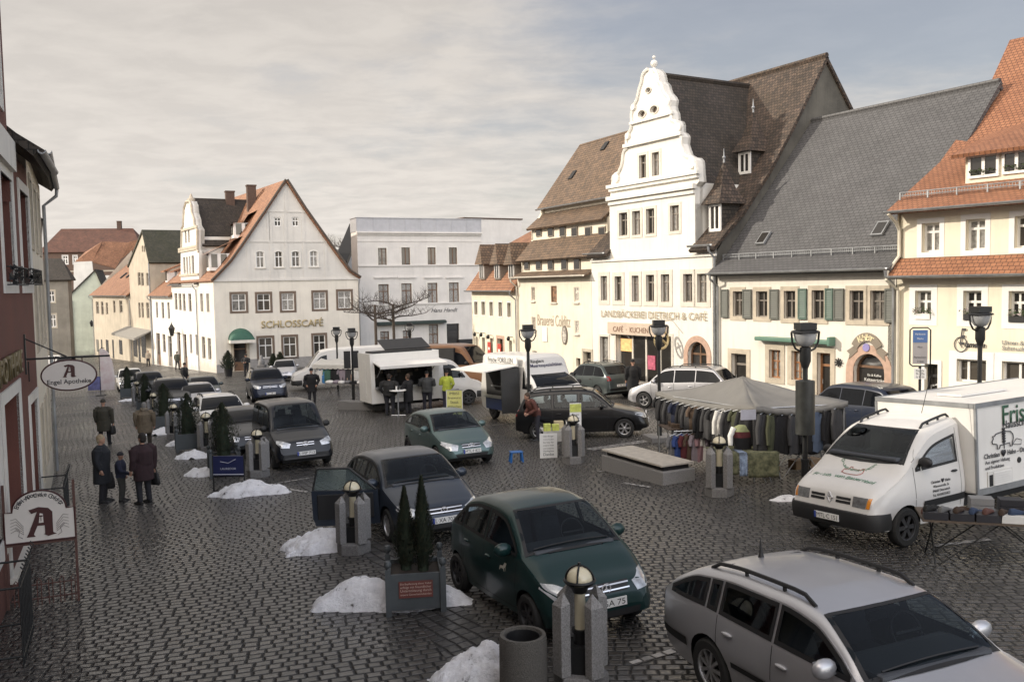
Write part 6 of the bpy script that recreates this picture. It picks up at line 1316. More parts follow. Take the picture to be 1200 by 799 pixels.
def hatch(name, label, pos, head, pm, L, Wd, H, cowl, wst, roofend, tailz, hoodz=.74, beltf=.90, beltr=.97, xf=.82, xr=None, rw=.31, nose=.55, pillars=(.0,), rim='alloy', cat='car', steep=.30, plate=None, badge='ring', estate=False, dark_trim=False, rails=False, box=False, gr=.30, headl=None, tail=None, rear=False, clear=False, spokes=5, mirror=None, low_dark=None, gap=.10, sidetrim=False, x1off=.30):
 xr = xr or L-.78
 top = [(0, nose-.08), (.03, nose+.02), (.12, hoodz-.06), (.35, hoodz+.03), (cowl*.75, hoodz+(beltf+.07-hoodz)*.75), (cowl, beltf+.09), ((cowl+wst)/2, (beltf+.09+H-.06)/2+.035), (wst, H-.05), (wst+.45, H), ((wst+roofend)/2+.2, H-.005), (roofend, H-.07), (roofend+(L-.08-roofend)*.62, tailz+.10+(H-tailz)*.18), (L-.09, tailz), (L-.03, tailz-.12), (L, .58)]
 top = [t for i, t in enumerate(top) if i == 0 or t[0] > top[i-1][0]+.005]
 belt = [(0, nose-.1), (.4, hoodz-.06), (cowl, beltf), (L-.7, beltr), (L, beltr-.06)]
 c = Car(name, label, cat, pos, head, pm, L, Wd, top, belt, plan_box(L) if box else plan_std(L), xf, xr, rw, tumble=.16 if box else .34, fine=clear)
 c.glz_x, c.zseat, c.zroof = cowl, beltf-.42, H
 c.wheels(rim=rim, spokes=spokes)
 c.side_windows(cowl-.02, L-x1off, pillars, gap=gap)
 c.windscreen(cowl+.04, wst-.02)
 yr = c.roof_half(roofend)-.1; yb = smooth(c.plan, L-.2)*Wd/2*.86
 c.patch([(-yr+.02, H-.15), (-yb+.06, tailz+.06), (yb-.06, tailz+.06), (yr-.02, H-.15)], 'B', M_CARGLASS, 'rear_window')
 c.mirror(cowl+.38 if mirror is None else mirror, beltf+.05, m=M_BLACK if dark_trim else None)
 hl = headl or [(Wd*.24, hoodz-.10), (Wd*.27, hoodz-.22), (Wd*.40, hoodz-.20), (Wd*.455, hoodz-.08), (Wd*.44, hoodz-.02), (Wd*.36, hoodz-.03)]
 c.lights(hl); c.lights(tail or [(Wd*.33, tailz-.01), (Wd*.31, tailz-.20), (Wd*.415, tailz-.21), (Wd*.415, tailz+.0)], M_REDLIGHT, 'tail_light', 'B')
 c.grille(-gr, gr, hoodz-.19, hoodz-.07, 2, taper=.05); c.patch([(-.48, .40), (-.42, .26), (.42, .26), (.48, .40)], 'F', M_BLACK, 'air_intake')
 if dark_trim: c.bumper(M_BLACK, .22, .46, 'F'); c.bumper(M_BLACK, .24, .5, 'B')
 c.badge(hoodz-.13, .062, badge); c.wipers(cowl+.02)
 if plate: c.plate(plate[0], plate[1] if len(plate) > 1 else .47, 'F'); c.plate(plate[0], .62 if estate else .55, 'B')
 pil = pillars[0] if pillars else L*.55
 c.seams([((cowl+.22, .30), (cowl+.16, beltf)), ((pil, .30), (pil, beltf+.03)), ((cowl+.22, .30), (pil, .30))]+([((pillars[1], .55), (pillars[1], beltr)), ((pil, .30), (pillars[1]-.4, .30))] if len(pillars) > 1 else []))
 c.handles([(pil-.16, beltf-.12)]+([(pillars[1]-.2, beltr-.14)] if len(pillars) > 1 else []), M_BLACK if dark_trim else None)
 if sidetrim: c.strip(xf+.42, xr-.42, .52, .60)
 if rails: c.rails(wst+.12, roofend-.05)
 if clear: c.open_glass()
 return c
P_DKGREEN = paint('dark_green', (.008,.030,.029), .1); P_BLUEGREY = paint('blue_grey', (.032,.042,.060), .3); P_SILVER = paint('silver', (.52,.52,.54), .65, .36); P_NAVY = paint('navy_black', (.007,.009,.014), .05); P_GREYGREEN = paint('grey_green', (.10,.15,.145), .5); P_BLACK = paint('black', (.008,.008,.009), .1)
P_WHITE = paint('white', (.68,.67,.64), 0., .35); P_GREY = paint('dark_grey', (.022,.026,.034), .25); P_STEELG = paint('steel_green_grey', (.07,.085,.085), .4); P_VAN = paint('van_white', (.60,.59,.57), 0., .4); P_DBLUE = paint('dark_blue', (.012,.018,.036), .1)
HD = (.43, -.90)
def along(p, d): return Vector(p).xy+Vector(HD).normalized()*d
bmw_h = Vector((.385, -.923));
c = hatch('estate_car', 'silver estate car with black roof rails, nearest of all the parked cars', (3.36, 8.55), bmw_h, P_SILVER, 4.8, 1.8, 1.42, 1.42, 2.15, 3.95, .98, hoodz=.74, beltf=.90, beltr=.955, xf=.85, xr=3.68, rw=.325, pillars=(2.62, 3.52, 3.74), estate=True, rails=True, plate=('GRM·KL 84',), spokes=9, gap=.085, x1off=.32, clear=True)
c.strip(1.30, 3.25, .50, .56); c.strip(4.1, 4.72, .44, .54, name='bumper_moulding')
h = c.bvh.ray_cast(Vector((c.L/2-3.85, 0, 4)), Vector((0,0,-1)))[0]; MB().lathe([(.035, 0), (.02, .05), (.006, .20)], 8, h).build('roof_aerial', M_BLACK, c.e)
c.patch([(2.42, .46), (2.50, .46), (2.50, .54), (2.42, .54)][:], 'T', mat('sticker', (.2,.45,.5), .4, var=.3, scale=40), 'windscreen_sticker', off=.008) if False else None
c = hatch('compact_van', 'dark green compact car with a tall short body facing the stone lamp post', (.40, 12.75), (.44, -.898), P_DKGREEN, 3.58, 1.72, 1.58, .80, 1.52, 2.72, 1.02, hoodz=.80, beltf=.96, beltr=1.03, xf=.70, xr=3.06, rw=.29, nose=.56, pillars=(1.98, 2.80), rim='steel', plate=('L·GA 75', .50), badge='star', gr=.36, spokes=6, clear=True)
o = MB(); h = c.bvh.ray_cast(Vector((c.L/2-1.30, -3, .78)), Vector((0,1,0)))[0]
c.patch([(1.24,.74),(1.26,.80),(1.23,.86),(1.29,.86),(1.33,.81),(1.42,.80),(1.44,.74),(1.42,.74),(1.40,.77),(1.32,.77),(1.30,.74),(1.28,.74),(1.30,.79),(1.27,.79)], 'R', mat('pale_sticker', (.6,.58,.5), .5), 'pony_sticker', off=.004)
c = hatch('hatchback', 'blue grey hatchback with its passenger door wide open', (-2.18, 18.2), HD, P_BLUEGREY, 4.2, 1.78, 1.48, 1.08, 1.85, 3.25, 1.0, hoodz=.76, beltf=.92, beltr=1.0, xf=.87, xr=3.45, rw=.315, pillars=(2.32, 3.12), plate=('L·XA 7079',), badge='roundel', gr=.38, spokes=7, clear=True)
golf = c
xh = 1.26; dl = 1.28
dM = Matrix.Translation((c.L/2-xh, -c.W/2+.02, 0)) @ Matrix.Rotation(R(66), 4, 'Z')
q = MB(); op = [(0,.30),(-dl+.06,.30),(-dl,.45),(-dl,.97),(-.02,.93)]
q.prism(op, lambda a, b, t: (a, t, b), -.03, .05); dr = q.build('open_door', P_BLUEGREY, c.e, bevel=.02, M=dM)
f = MB(); wl = [(-.05,.95),(-.55,1.38),(-dl+.12,1.40),(-dl+.02,.99)]
for a, b in zip(wl, wl[1:]): f.tube([(a[0], .0, a[1]), (b[0], .0, b[1])], .022, 6)
f.build('window_frame', M_BLACK, dr); MB().prism(wl, lambda a, b, t: (a, t, b), -.006, .006).build('door_window', mat('tinted_pane', (.42,.52,.52), .02, var=0, spec=.6, trans=.9), dr)
MB().ball((-dl+.2, .055, .82), .09, 10, 0, (1,.3,.3)).build('door_handle', M_BLACK, dr, smooth=60); MB().box(-dl+.1, -.1, -.06, -.031, .42, .9).build('door_trim', M_BLACK, dr, bevel=.015)
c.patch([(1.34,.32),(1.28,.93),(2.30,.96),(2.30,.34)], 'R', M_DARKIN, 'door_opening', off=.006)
c = hatch('small_van', 'black high-roofed small van behind the open car door', (-6.85, 27.3), HD, P_NAVY, 4.32, 1.72, 1.82, .98, 1.72, 4.0, 1.06, hoodz=.86, beltf=1.0, beltr=1.06, xf=.80, xr=3.52, rw=.30, pillars=(2.15, 3.1), rim='steel', plate=('L·MP 713',), badge='oval', dark_trim=True, box=True, gr=.26, cat='van', spokes=6, x1off=.2, clear=True)
def car_at(px, py, d=0): p = G(px, py); return (p.x, p.y)
hatch('saloon_car', 'dark estate car with a big bright grille beside the conifer planter', along(G(300, 537), -2.35), HD, P_GREY, 4.7, 1.82, 1.43, 1.3, 2.05, 3.6, 1.0, hoodz=.78, beltf=.92, beltr=.98, xf=.9, xr=3.75, rw=.32, pillars=(2.5, 3.35), plate=('L·DA 219',), badge='rings', gr=.30, estate=True)
hatch('estate_car', 'cream white estate car behind the dark car with the bright grille', along(G(268, 514), -2.3), HD, P_WHITE, 4.6, 1.80, 1.50, 1.2, 1.95, 3.8, 1.02, hoodz=.80, beltf=.94, beltr=1.0, xf=.88, xr=3.6, rw=.32, pillars=(2.45, 3.3), plate=('GRM·A 52',), badge='ring', estate=True, rails=True)
hatch('saloon_car', 'silver grey saloon squeezed between the cream estate and a dark saloon', along(G(238, 487), -2.2), HD, P_SILVER, 4.4, 1.74, 1.43, 1.25, 1.95, 3.2, 1.02, hoodz=.76, beltf=.92, beltr=.98, pillars=(2.4, 3.1), badge='oval', plate=('L·K 900',))
hatch('hatchback', 'dark hatchback with snow dusted roof at the far end of the middle row', along(G(244, 475), -2.0), HD, P_STEELG, 4.0, 1.70, 1.46, 1.1, 1.8, 3.1, 1.02, pillars=(2.25, 3.0), badge='ring')
hatch('off_roader', 'large dark off-road car facing the planters near the beach flag', along(G(207, 489), -2.4), (.36, -.93), P_NAVY, 4.7, 1.92, 1.72, 1.3, 2.0, 3.9, 1.12, hoodz=.95, beltf=1.1, beltr=1.15, rw=.36, xf=.9, xr=3.8, pillars=(2.5, 3.4), badge='roundel', plate=('L·TG 4',), gr=.4, rails=True)
hatch('estate_car', 'dark blue estate car behind the large off-roader, pale roof', along(G(178, 466), -2.3), HD, P_DBLUE, 4.6, 1.78, 1.5, 1.25, 1.95, 3.8, 1.0, pillars=(2.45, 3.3), badge='ring', plate=('L·VV 8',))
hatch('hatchback', 'last white-roofed hatchback at the far end of the planter row', along(G(155, 459), -2.0), HD, P_WHITE, 4.1, 1.72, 1.48, 1.1, 1.8, 3.1, 1.0, pillars=(2.25, 3.0), badge='ring')
hatch('off_roader', 'dark blue off-road car alone in the middle, silver mirrors', along(G(322, 471), -2.35), (.36, -.933), P_DBLUE, 4.7, 1.9, 1.70, 1.3, 2.0, 3.95, 1.10, hoodz=.95, beltf=1.06, beltr=1.12, rw=.35, xf=.9, xr=3.75, pillars=(2.5, 3.4), badge='star', plate=('MTL·HB 11',), gr=.38, rails=True)
hatch('hatchback', 'grey green hatchback driving alone between the parked rows', along(G(556, 548), -1.95), (.42, -.907), P_GREYGREEN, 3.82, 1.66, 1.44, .98, 1.72, 3.0, 1.0, hoodz=.74, beltf=.90, beltr=.98, xf=.75, xr=3.24, rw=.29, pillars=(2.1, 2.88), plate=('MTL·F 822',), badge='oval', rim='steel', gr=.28, spokes=6, headl=[(.36,.64),(.42,.50),(.62,.52),(.76,.66),(.72,.74),(.58,.70)], clear=True)
dp = (G(736, 512).xy+G(643, 516).xy)/2+Vector((.09, .78)); hatch('estate_car', 'long black estate car standing side-on behind the flyer table', (dp.x-.2, dp.y), (.99, -.12), P_BLACK, 4.3, 1.74, 1.60, 1.10, 1.80, 3.85, 1.0, hoodz=.82, beltf=.94, beltr=.98, xf=.78, xr=3.52, rw=.31, pillars=(2.2, 3.05), badge='diamond', plate=('MTL·ES 9',), estate=True, rails=True, spokes=6, x1off=.25, clear=True)
dt = (G(751, 478).xy+G(829, 480).xy)/2; hatch('compact_van', 'silver people carrier parked in front of the bakery arch', (dt.x+.55, dt.y+.75), (-.82, .57), P_SILVER, 4.4, 1.79, 1.64, 1.02, 1.75, 3.75, 1.06, hoodz=.82, beltf=.98, beltr=1.04, xf=.86, xr=3.54, rw=.32, pillars=(2.2, 3.1), badge='roundel', estate=True, rails=True)
dq = (G(720, 468).xy+G(685, 464).xy)/2; hatch('hatchback', 'dark green grey family car seen from behind near the bakery', (dq.x, dq.y+.8), (-.47, .88), P_STEELG, 4.05, 1.72, 1.62, .95, 1.65, 3.35, 1.06, hoodz=.8, beltf=.97, beltr=1.04, rw=.31, pillars=(2.1, 2.95), estate=True, rails=True, dark_trim=True, plate=('L·FE 337',))
dz = PD(1005, 480, 26.5); hatch('estate_car', 'dark blue estate car half hidden between the clothes canopy and the white box van', (dz.x+.2, dz.y+.6), (-.42, .90), P_DBLUE, 4.5, 1.76, 1.56, 1.2, 1.9, 3.8, 1.0, pillars=(2.4, 3.3), estate=True, plate=('L·DR 3',))
hatch('hatchback', 'small white-grey car half hidden by the white van near the café', along(G(338, 446), -1.0), (.2, -.98), P_SILVER, 3.9, 1.68, 1.46, 1.1, 1.8, 3.1, 1.0, pillars=(2.25, 3.0))
pq = PD(77, 432, 95); hatch('hatchback', 'dark car far up the street on the left, headlights towards us', (pq.x, pq.y), (.2, -.98), P_BLACK, 4.0, 1.7, 1.45, 1.1, 1.8, 3.1, 1.0, pillars=(2.25, 3.0))
pq = PD(68, 405, 106); hatch('hatchback', 'pale car far up the street before the drab corner house', (pq.x, pq.y), (.95, .2), P_WHITE, 4.0, 1.7, 1.45, 1.1, 1.8, 3.1, 1.0, pillars=(2.25, 3.0))
# ================================================================ vans, truck, stalls
def MS(x, y, z, side=1):                                  # text matrix on a vehicle's left (+1) or right (-1) side
 return Matrix.Translation((x, y, z)) @ Matrix(((-side,0,0,0),(0,0,side,0),(0,1,0,0),(0,0,0,1)))
M_TINK = mat('van_letter_black', (.03,.03,.035), .5, var=0); M_TGRN = mat('van_letter_green', (.03,.10,.055), .5, var=0)
M_BOXW = mat('box_panel', (.70,.69,.66), .45, var=.05, scale=1.2, streak=.12)
def van_bumper(c):
 P = []; ln = lambda h: (h[0], Vector((h[1].x, h[1].y, 0)).normalized()) if h[0] else None
 for sd in (-1, 1):
  row = [ln(c.bvh.ray_cast(Vector((c.L/2-x, sd*4, .52)), Vector((0, -sd, 0)))) for x in (c.xf-c.rw-.08, .3, .2, .12)]
  P = row+[ln(c.bvh.ray_cast(Vector((5, -c.W*.40+c.W*.80*k/8, .52)), Vector((-1, 0, 0)))) for k in range(9)] if sd < 0 else P+list(reversed(row))
 rs = []
 for h in P:
  if not h: continue
  p, n = h; n = -n if n.dot(Vector((p.x, p.y, 0))) < 0 else n; rs.append([Vector((p.x, p.y, 0))+n*o+Vector((0,0,z)) for o, z in ((-.04,.34),(.035,.36),(.05,.45),(.05,.56),(.03,.63),(-.04,.64))])
 MB().loft(rs).build('bumper', M_BLACK, c.e, smooth=40)
def van(name, label, pos, head, L, H, W=2.0, wsh=None, cowl=.95, wst=1.75, hoodz=1.12, beltf=1.22, xf=.95, xr=None, rw=.34, pm=None, nose=.62, pillars=(), x1=None, plate=None, badge='diamond', roof=None, dark_bumper=True, group='market vans'):
 roof = roof or H
 top = [(0, nose-.05), (.03, nose+.08), (.10, hoodz-.16), (.3, hoodz-.02), (cowl*.8, hoodz+.12), (cowl, beltf+.16), ((cowl+wst)/2, (beltf+.16+(wsh or H)-.15)/2+.05), (wst, (wsh or H)-.14), (wst+.2 if wsh else wst+.4, H-.14 if wsh else H-.05), (min(wst+.6 if wsh else wst+.95, L-.06), H), (L-.05, H), (L, H-.05)]
 top = [t for i, t in enumerate(top) if i == 0 or t[0] > top[i-1][0]+.005]
 c = Car(name, label, 'van', pos, head, pm or P_VAN, L, W, top, [(0, nose), (.4, hoodz-.12), (cowl, beltf), (L, beltf+.05)], plan_box(L), xf, xr or L-1.1, rw, sill=.32, tumble=.12, group=group, ew=.12, fine=plate is not None and plate[0] == 'M')
 c.wheels(rim='steel', spokes=6)
 c.windscreen(cowl+.04, wst-.02, inset=.08); c.mirror(cowl+.35, beltf+.12, m=M_BLACK); c.wipers(cowl+.03)
 if plate and plate[0] != 'M': c.lights([(W*.29, hoodz-.24), (W*.29, hoodz-.40), (W*.43, hoodz-.40), (W*.43, hoodz-.22)])
 if dark_bumper: van_bumper(c)
 c.badge(hoodz-.27, .07, badge)
 if plate: c.plate(plate, .50, 'F').location.x = .05
 return c
vh = Vector((-.87, -.49)).normalized(); vl = Vector((-vh.y, vh.x))        # vl = its left, towards the viewer
wc = G(1064, 641).xy; nose = wc+vh*.80-vl*.93; cabL = 2.45
c = van('box_van', 'white box van with farm shop lettering and a tall white delivery box', nose-vh*cabL/2, vh, cabL, 2.02, 1.92, cowl=.86, wst=1.60, hoodz=1.08, beltf=1.20, xf=.80, xr=9., plate='MTL·C 151', rw=.33)
c.side_windows(.92, 2.22, (1.22,), gap=.24, low=.02)
for x in (1.02, 2.26): c.seams([((x, .5), (x, 1.95))])
c.strip(.80+.42, 2.44, .60, .72); c.handles([(2.08, 1.12)], M_BLACK); c.lights([(.46,.885),(.46,.72),(.72,.72),(.74,.885)], mat('van_headlamp', (.24,.25,.26), .12, metal=.4, var=.3, scale=14, coat=.8))
c.lights([(.745,.885),(.725,.72),(.79,.72),(.80,.885)], M_AMBER, 'indicator'); c.glz_x, c.zseat, c.zroof = .86, .92, 2.0; c.open_glass()
for sg in (-1, 1):
 for z in (.765, .825): c.patch([(sg*.12, z+.022), (sg*.12, z-.022), (sg*.42, z-.022), (sg*.42, z+.022)], 'F', M_BLACK, 'grille_slot', off=.005)
xb = cabL/2-cabL-.02; LB_ = 4.6; zb0, zb1 = .66, 2.24
q = MB().box(xb-LB_, xb, -.93, 1.08, zb0, zb1); bx = q.build('delivery_box', M_BOXW, c.e, bevel=.03)
q = MB()
for y in (-.94, 1.09): q.box(xb-LB_, xb+.01, y-.015, y+.015, zb1-.07, zb1+.012); q.box(xb-LB_, xb+.01, y-.015, y+.015, zb0-.02, zb0+.09)
for y in (-.94, 1.09): q.box(xb-.035, xb+.012, y-.02, y+.02, zb0+.095, zb1-.075)
q.box(xb-.02, xb+.014, -.92, 1.07, zb1-.07, zb1+.01).build('edge_trim', M_ZINC, bx); MB().box(xb-2.2, xb-.8, -.2, .3, zb1+.01, zb1+.05).build('roof_hatch', M_BOXW, bx)
MB().box(xb-LB_, xb+.5, -.8, .8, .42, .64).box(xb-3.3, xb-2.2, -.9, -.6, .45, .7).build('chassis', M_DARKIN, c.e)
xr = xb-3.3
for sd in (-1, 1):
 o = thing('wheel', None, None, (xr, sd*.86, .33)); o.parent = c.e; M = Matrix.Rotation(R(90)*(-sd), 4, 'X'); MB().lathe([(.2,-.1),(.3,-.1),(.33,-.06),(.33,.06),(.3,.1),(.2,.1)], 24, (0,0,0), 0, M, False).build('tyre', M_RUBBER, o, smooth=40); MB().lathe([(.0,.03),(.2,.05)], 24, (0,0,0), 0, M, False).build('rim', M_ALUD, o)
yS = 1.095
def vt(s_, x, z, w, m=M_TINK, **k): return text(s_, w, m, bx, MS(xb-x-w/2, yS, z, 1), extrude=.004, **k)
vt('Frischfleisch', .78, 1.98, 2.3, M_TGRN, bold=.006); vt('Hausschlachtung · Partyservice', .78, 1.78, 2.5, bold=.004)
vt('Christian ♥ Hahn - Otterwisch', .22, 1.30, 1.6, bold=.012); vt('Aus eigener Haltung', .24, 1.18, .72); vt('und Produktion', .24, 1.09, .54)
def pigpts(): return [(0,.0),(.05,.06),(.03,.13),(.10,.12),(.16,.17),(.28,.19),(.50,.20),(.72,.18),(.82,.10),(.84,.0),(.80,-.10),(.78,-.19),(.70,-.19),(.68,-.10),(.45,-.12),(.32,-.12),(.28,-.20),(.20,-.20),(.19,-.09),(.10,-.07),(.02,-.06),(0,.0)]
q = MB().tube([(xb-.45-a*.75, yS+.004, 1.54+b*.72) for a, b in pigpts()], .009, 5); q.tube([(xb-.80, yS+.004, 1.38), (xb-.80, yS+.004, 1.73)], .008, 5)
for k in range(6): z = 1.48+k*.045; q.tube([(xb-.80, yS+.004, z), (xb-.84, yS+.004, z+.04)], .012, 5); q.tube([(xb-.80, yS+.004, z), (xb-.76, yS+.004, z+.04)], .012, 5)
q.tube([(xb-1.05, yS+.004, 1.43), (xb-1.18, yS+.004, 1.52), (xb-1.32, yS+.004, 1.48), (xb-1.3, yS+.004, 1.4), (xb-1.05, yS+.004, 1.43)], .006, 5); q.build('pig_drawing', M_TINK, bx)
q = MB().box(xb-1.02, xb-.30, 1.082, 1.098, .72, 1.02)
for k in range(6): z = .76+k*.042; q.add([(xb-.98, 1.115, z), (xb-.46, 1.115, z), (xb-.46, 1.10, z+.035), (xb-.98, 1.10, z+.035)], [(0,1,2,3)])
q.build('vent_grille', mat('vent_white', (.62,.61,.58), .5, var=.06), bx); MB().box(xb-.44, xb-.34, 1.10, 1.104, .76, .96).build('vent_slot', M_DARKIN, bx)
MB().lathe([(.001,.012),(.05,.012),(.055,0)], 14, (0,0,0), 0, Matrix.Translation((xb-1.25, 1.085, 1.12)) @ Matrix.Rotation(R(-90), 4, 'X')).build('socket', M_BLACK, bx)
h = c.bvh.ray_cast(Vector((0, 4, .95)), Vector((0,-1,0)))[0]
for i, (s_, w_) in enumerate((('Christian ♥ Hahn', .52), ('Wiesenstraße 3a', .42), ('04668 Otterwisch', .46), ('Tel. 034345/55822', .46))):
 hh = c.bvh.ray_cast(Vector((c.L/2-1.68, 4, 1.0-.075*i)), Vector((0,-1,0)))[0]; text(s_, w_, M_TINK, c.e, MS(hh.x, hh.y+.006, hh.z, 1), extrude=.003, bold=.01 if i == 0 else 0)
def hoodtext(s_, r, y0, zup, w, a0, a1, xbase):
 n = len(s_)
 for i, ch in enumerate(s_):
  t = R(a0+(a1-a0)*i/(n-1)); y = r*math.sin(t); x = xbase-r*math.cos(t)*.8
  hp = c.bvh.ray_cast(Vector((c.L/2-x, y, 4)), Vector((0,0,-1)))
  if hp[0] is None or ch == ' ': continue
  nrm = hp[1] if hp[1].z > 0 else -hp[1]; X = Vector((0, 1, 0))-nrm*nrm.y; X.normalize(); Yv = nrm.cross(X); M = Matrix((X, Yv, nrm)).transposed().to_4x4(); M.translation = hp[0]+nrm*.006
  text(ch, None, mat('hood_letter_green', (.10,.22,.14), .5, var=0), c.e, M @ Matrix.Rotation(-t, 4, 'Z'), extrude=.002, height=.07 if ch in 'Dkt' else .05)
hoodtext('Direktvermarktung', .40, 0, 0, .045, -58, 58, .98);
n_ = 'Frisch vom Bauernhof'
for i, ch in enumerate(n_):
 y = -.62+1.24*i/(len(n_)-1); hp = c.bvh.ray_cast(Vector((c.L/2-.40, y, 4)), Vector((0,0,-1)))
 if ch != ' ' and hp[0]:
  nrm = hp[1] if hp[1].z > 0 else -hp[1]; X = Vector((0,1,0)); X = (X-nrm*nrm.y).normalized(); M = Matrix((X, nrm.cross(X), nrm)).transposed().to_4x4(); M.translation = hp[0]+nrm*.006; text(ch, None, mat('hood_letter_green', (.10,.22,.14), .5, var=0), c.e, M, extrude=.002, height=.10 if ch in 'FBfh' else .07)
q = MB(); pts = []
for a, b in pigpts():
 hp = c.bvh.ray_cast(Vector((c.L/2-.62+b*.5, -.2+a*.5, 4)), Vector((0,0,-1))); pts.append(hp[0]+Vector((0,0,.006)))
q.tube(pts, .007, 4).build('pig_emblem', mat('emblem_red', (.35,.12,.10), .5, var=0), c.e)
MB().tube([(c.L/2-1.78, .55, 2.12), (c.L/2-1.95, .62, 2.75)], .006, 5).build('aerial', M_BLACK, c.e); c.rails(1.62, 2.4, y=.62)
ka = Gh = G(450, 476, .45); kb = G(566, 478)
kh = (kb.xy-ka.xy).normalized(); kh = Vector((.915, .40)).normalized(); kl = Vector((-kh.y, kh.x))
k0 = ka.xy-kh*.15+kl*1.3; LB_ = 3.15; cabL = 2.3; Wk = 2.15
cab_nose = k0+kh*(LB_+cabL-.05)+kl*Wk/2; mid = cab_nose-kh*cabL/2
c = van('snack_truck', 'white snack truck with open serving hatch and raised roof panel', mid, kh, cabL, 2.25, 1.95, cowl=.85, wst=1.55, xf=.88, xr=9., hoodz=1.12, beltf=1.25, plate='L·IM 44')
c.side_windows(.9, 2.0, (1.2,), gap=.22, low=.02); c.strip(1.35, 2.0, .62, .78); c.handles([(1.95, 1.1)], M_BLACK)
zt = ka.z; XB = -cabL/2+.05; h0, h1 = .45, 2.62; ys = -Wk/2; op0, op1, oz0, oz1 = XB-LB_+.18, XB-.35, 1.15, 2.22
q = MB().holed([(XB-LB_, h0), (XB, h0), (XB, h1), (XB-LB_, h1)], [[(op0, oz0), (op1, oz0), (op1, oz1), (op0, oz1)]], lambda a, b, t: (a, t, b), ys, .06)
q.add([(XB-LB_, ys, h0), (XB-LB_, -ys, h0), (XB-LB_, -ys, h1), (XB-LB_, ys, h1)], [(0,1,2,3)]).add([(XB, ys, h0), (XB, -ys, h0), (XB, -ys, h1), (XB, ys, h1)], [(0,1,2,3)]).add([(XB-LB_, -ys, h0), (XB, -ys, h0), (XB, -ys, h1), (XB-LB_, -ys, h1)], [(0,1,2,3)]).add([(XB-LB_, ys, h1), (XB, ys, h1), (XB, -ys, h1), (XB-LB_, -ys, h1)], [(0,1,2,3)]).add([(XB-LB_, ys, h0), (XB, ys, h0), (XB, -ys, h0), (XB-LB_, -ys, h0)], [(0,1,2,3)])
bx = q.build('serving_box', M_BOXW, c.e)
MB().box(XB-LB_+.05, XB-.05, -ys-.5, -ys-.45, h0+.05, h1-.05).box(XB-LB_+.1, XB-.1, ys+.3, ys+.6, h0+.1, oz0-.05).build('interior_panel', mat('dim_interior', (.012,.011,.010), .6, var=.3, scale=4), bx)
for k in range(9): x = op0+.3+k*.28; MB().box(x, x+.18, .4, .55, 1.45+.2*(k % 3), 1.6+.2*(k % 3)).build('shelf_item', mat('shelf_goods', (.16,.13,.10), .6, var=.6, scale=9), bx)
MB().box(op0-.02, op1+.02, ys-.35, ys+.25, oz0-.05, oz0).build('counter', M_STEEL, bx)
M = Matrix.Translation((0, ys-.01, oz1+.03)) @ Matrix.Rotation(R(8), 4, 'X'); MB().box(op0-.05, op1+.35, -1.15, 0, -.03, .02).box(op0-.05, op1+.35, -1.15, -1.12, -.10, -.03).build('serving_hatch', M_BOXW, bx, M=M)
for x in (op0+.1, op1-.1): MB().tube([(x, ys, 1.6), (x, ys-.95, oz1-.1)], .018, 6).build('hatch_strut', M_STEEL, bx)
M = Matrix.Translation((XB-LB_+.75, ys+.25, h1+.02)) @ Matrix.Rotation(R(18), 4, 'X'); MB().box(0, 2.1, 0, 1.3, .10, .14).build('roof_panel', M_BLACK, bx, M=M)
MB().box(XB-LB_+.15, XB-.3, ys+.05, ys+1.3, h1+.0, h1+.08).build('roof_frame', M_BLACK, bx)
q = MB()
for x in (op0+.9, op1-.5): q.box(x, x+.5, ys-.008, ys-.002, .62, 1.0)
q.build('menu_card', mat('menu_paper', (.5,.49,.46), .6, var=.3, scale=20), bx)
q = MB().box(XB-LB_-.012, XB-LB_-.002, -.2, .75, h0+.15, h1-.35)
for z in (.8, 1.3, 1.9): q.box(XB-LB_-.03, XB-LB_-.012, -.22, -.12, z, z+.07)
q.build('side_door', M_BOXW, bx); MB().box(XB-LB_+.1, XB, -.8, .8, .3, .44).build('chassis', M_DARKIN, c.e)
o = thing('wheel', None, None, (XB-1.8, ys+.2, .33)); o.parent = c.e; MM = Matrix.Rotation(R(90), 4, 'X'); MB().lathe([(.2,-.1),(.3,-.1),(.33,-.06),(.33,.06),(.3,.1),(.2,.1)], 24, (0,0,0), 0, MM, False).build('tyre', M_RUBBER, o, smooth=40); MB().lathe([(.0,.03),(.2,.05)], 24, (0,0,0), 0, MM, False).build('rim', M_ALUD, o)
SNACK = c.e; SXB = XB
fh = Vector((.46, -.888)).normalized(); fl = Vector((-fh.y, fh.x)); fn = PD(672, 450, 31.6).xy; Lf = 5.6
c = van('sales_van', 'white high-roofed sales van with dark side counter and lifted canopy', fn-fh*Lf/2, fh, Lf, 2.55, 2.05, wsh=2.0, cowl=.95, wst=1.7, xf=.98, hoodz=1.15, beltf=1.28, plate='L·RF 60')
c.side_windows(.95, 1.95, (1.25,), gap=.42, low=.02)
def ftext(s_, w, z, m, y=0, height=None):
 hp = c.bvh.ray_cast(Vector((9, y, z)), Vector((-1,0,0)))
 if hp[0]: nrm = hp[1] if hp[1].x > 0 else -hp[1]; X = Vector((0,1,0)); M = Matrix((X, nrm.cross(X), nrm)).transposed().to_4x4(); M.translation = hp[0]+nrm*.012; text(s_, w, m, c.e, M, extrude=.004, bold=.01, height=height)
ftext('Meeresspezialitäten', 1.35, 2.12, mat('blue_black_letters', (.03,.03,.09), .5, var=0), height=.17); ftext('Ringlers', .55, 2.28, M_TINK, -.35)
x0, x1 = Lf/2-4.9, Lf/2-2.15; ysd = -1.02
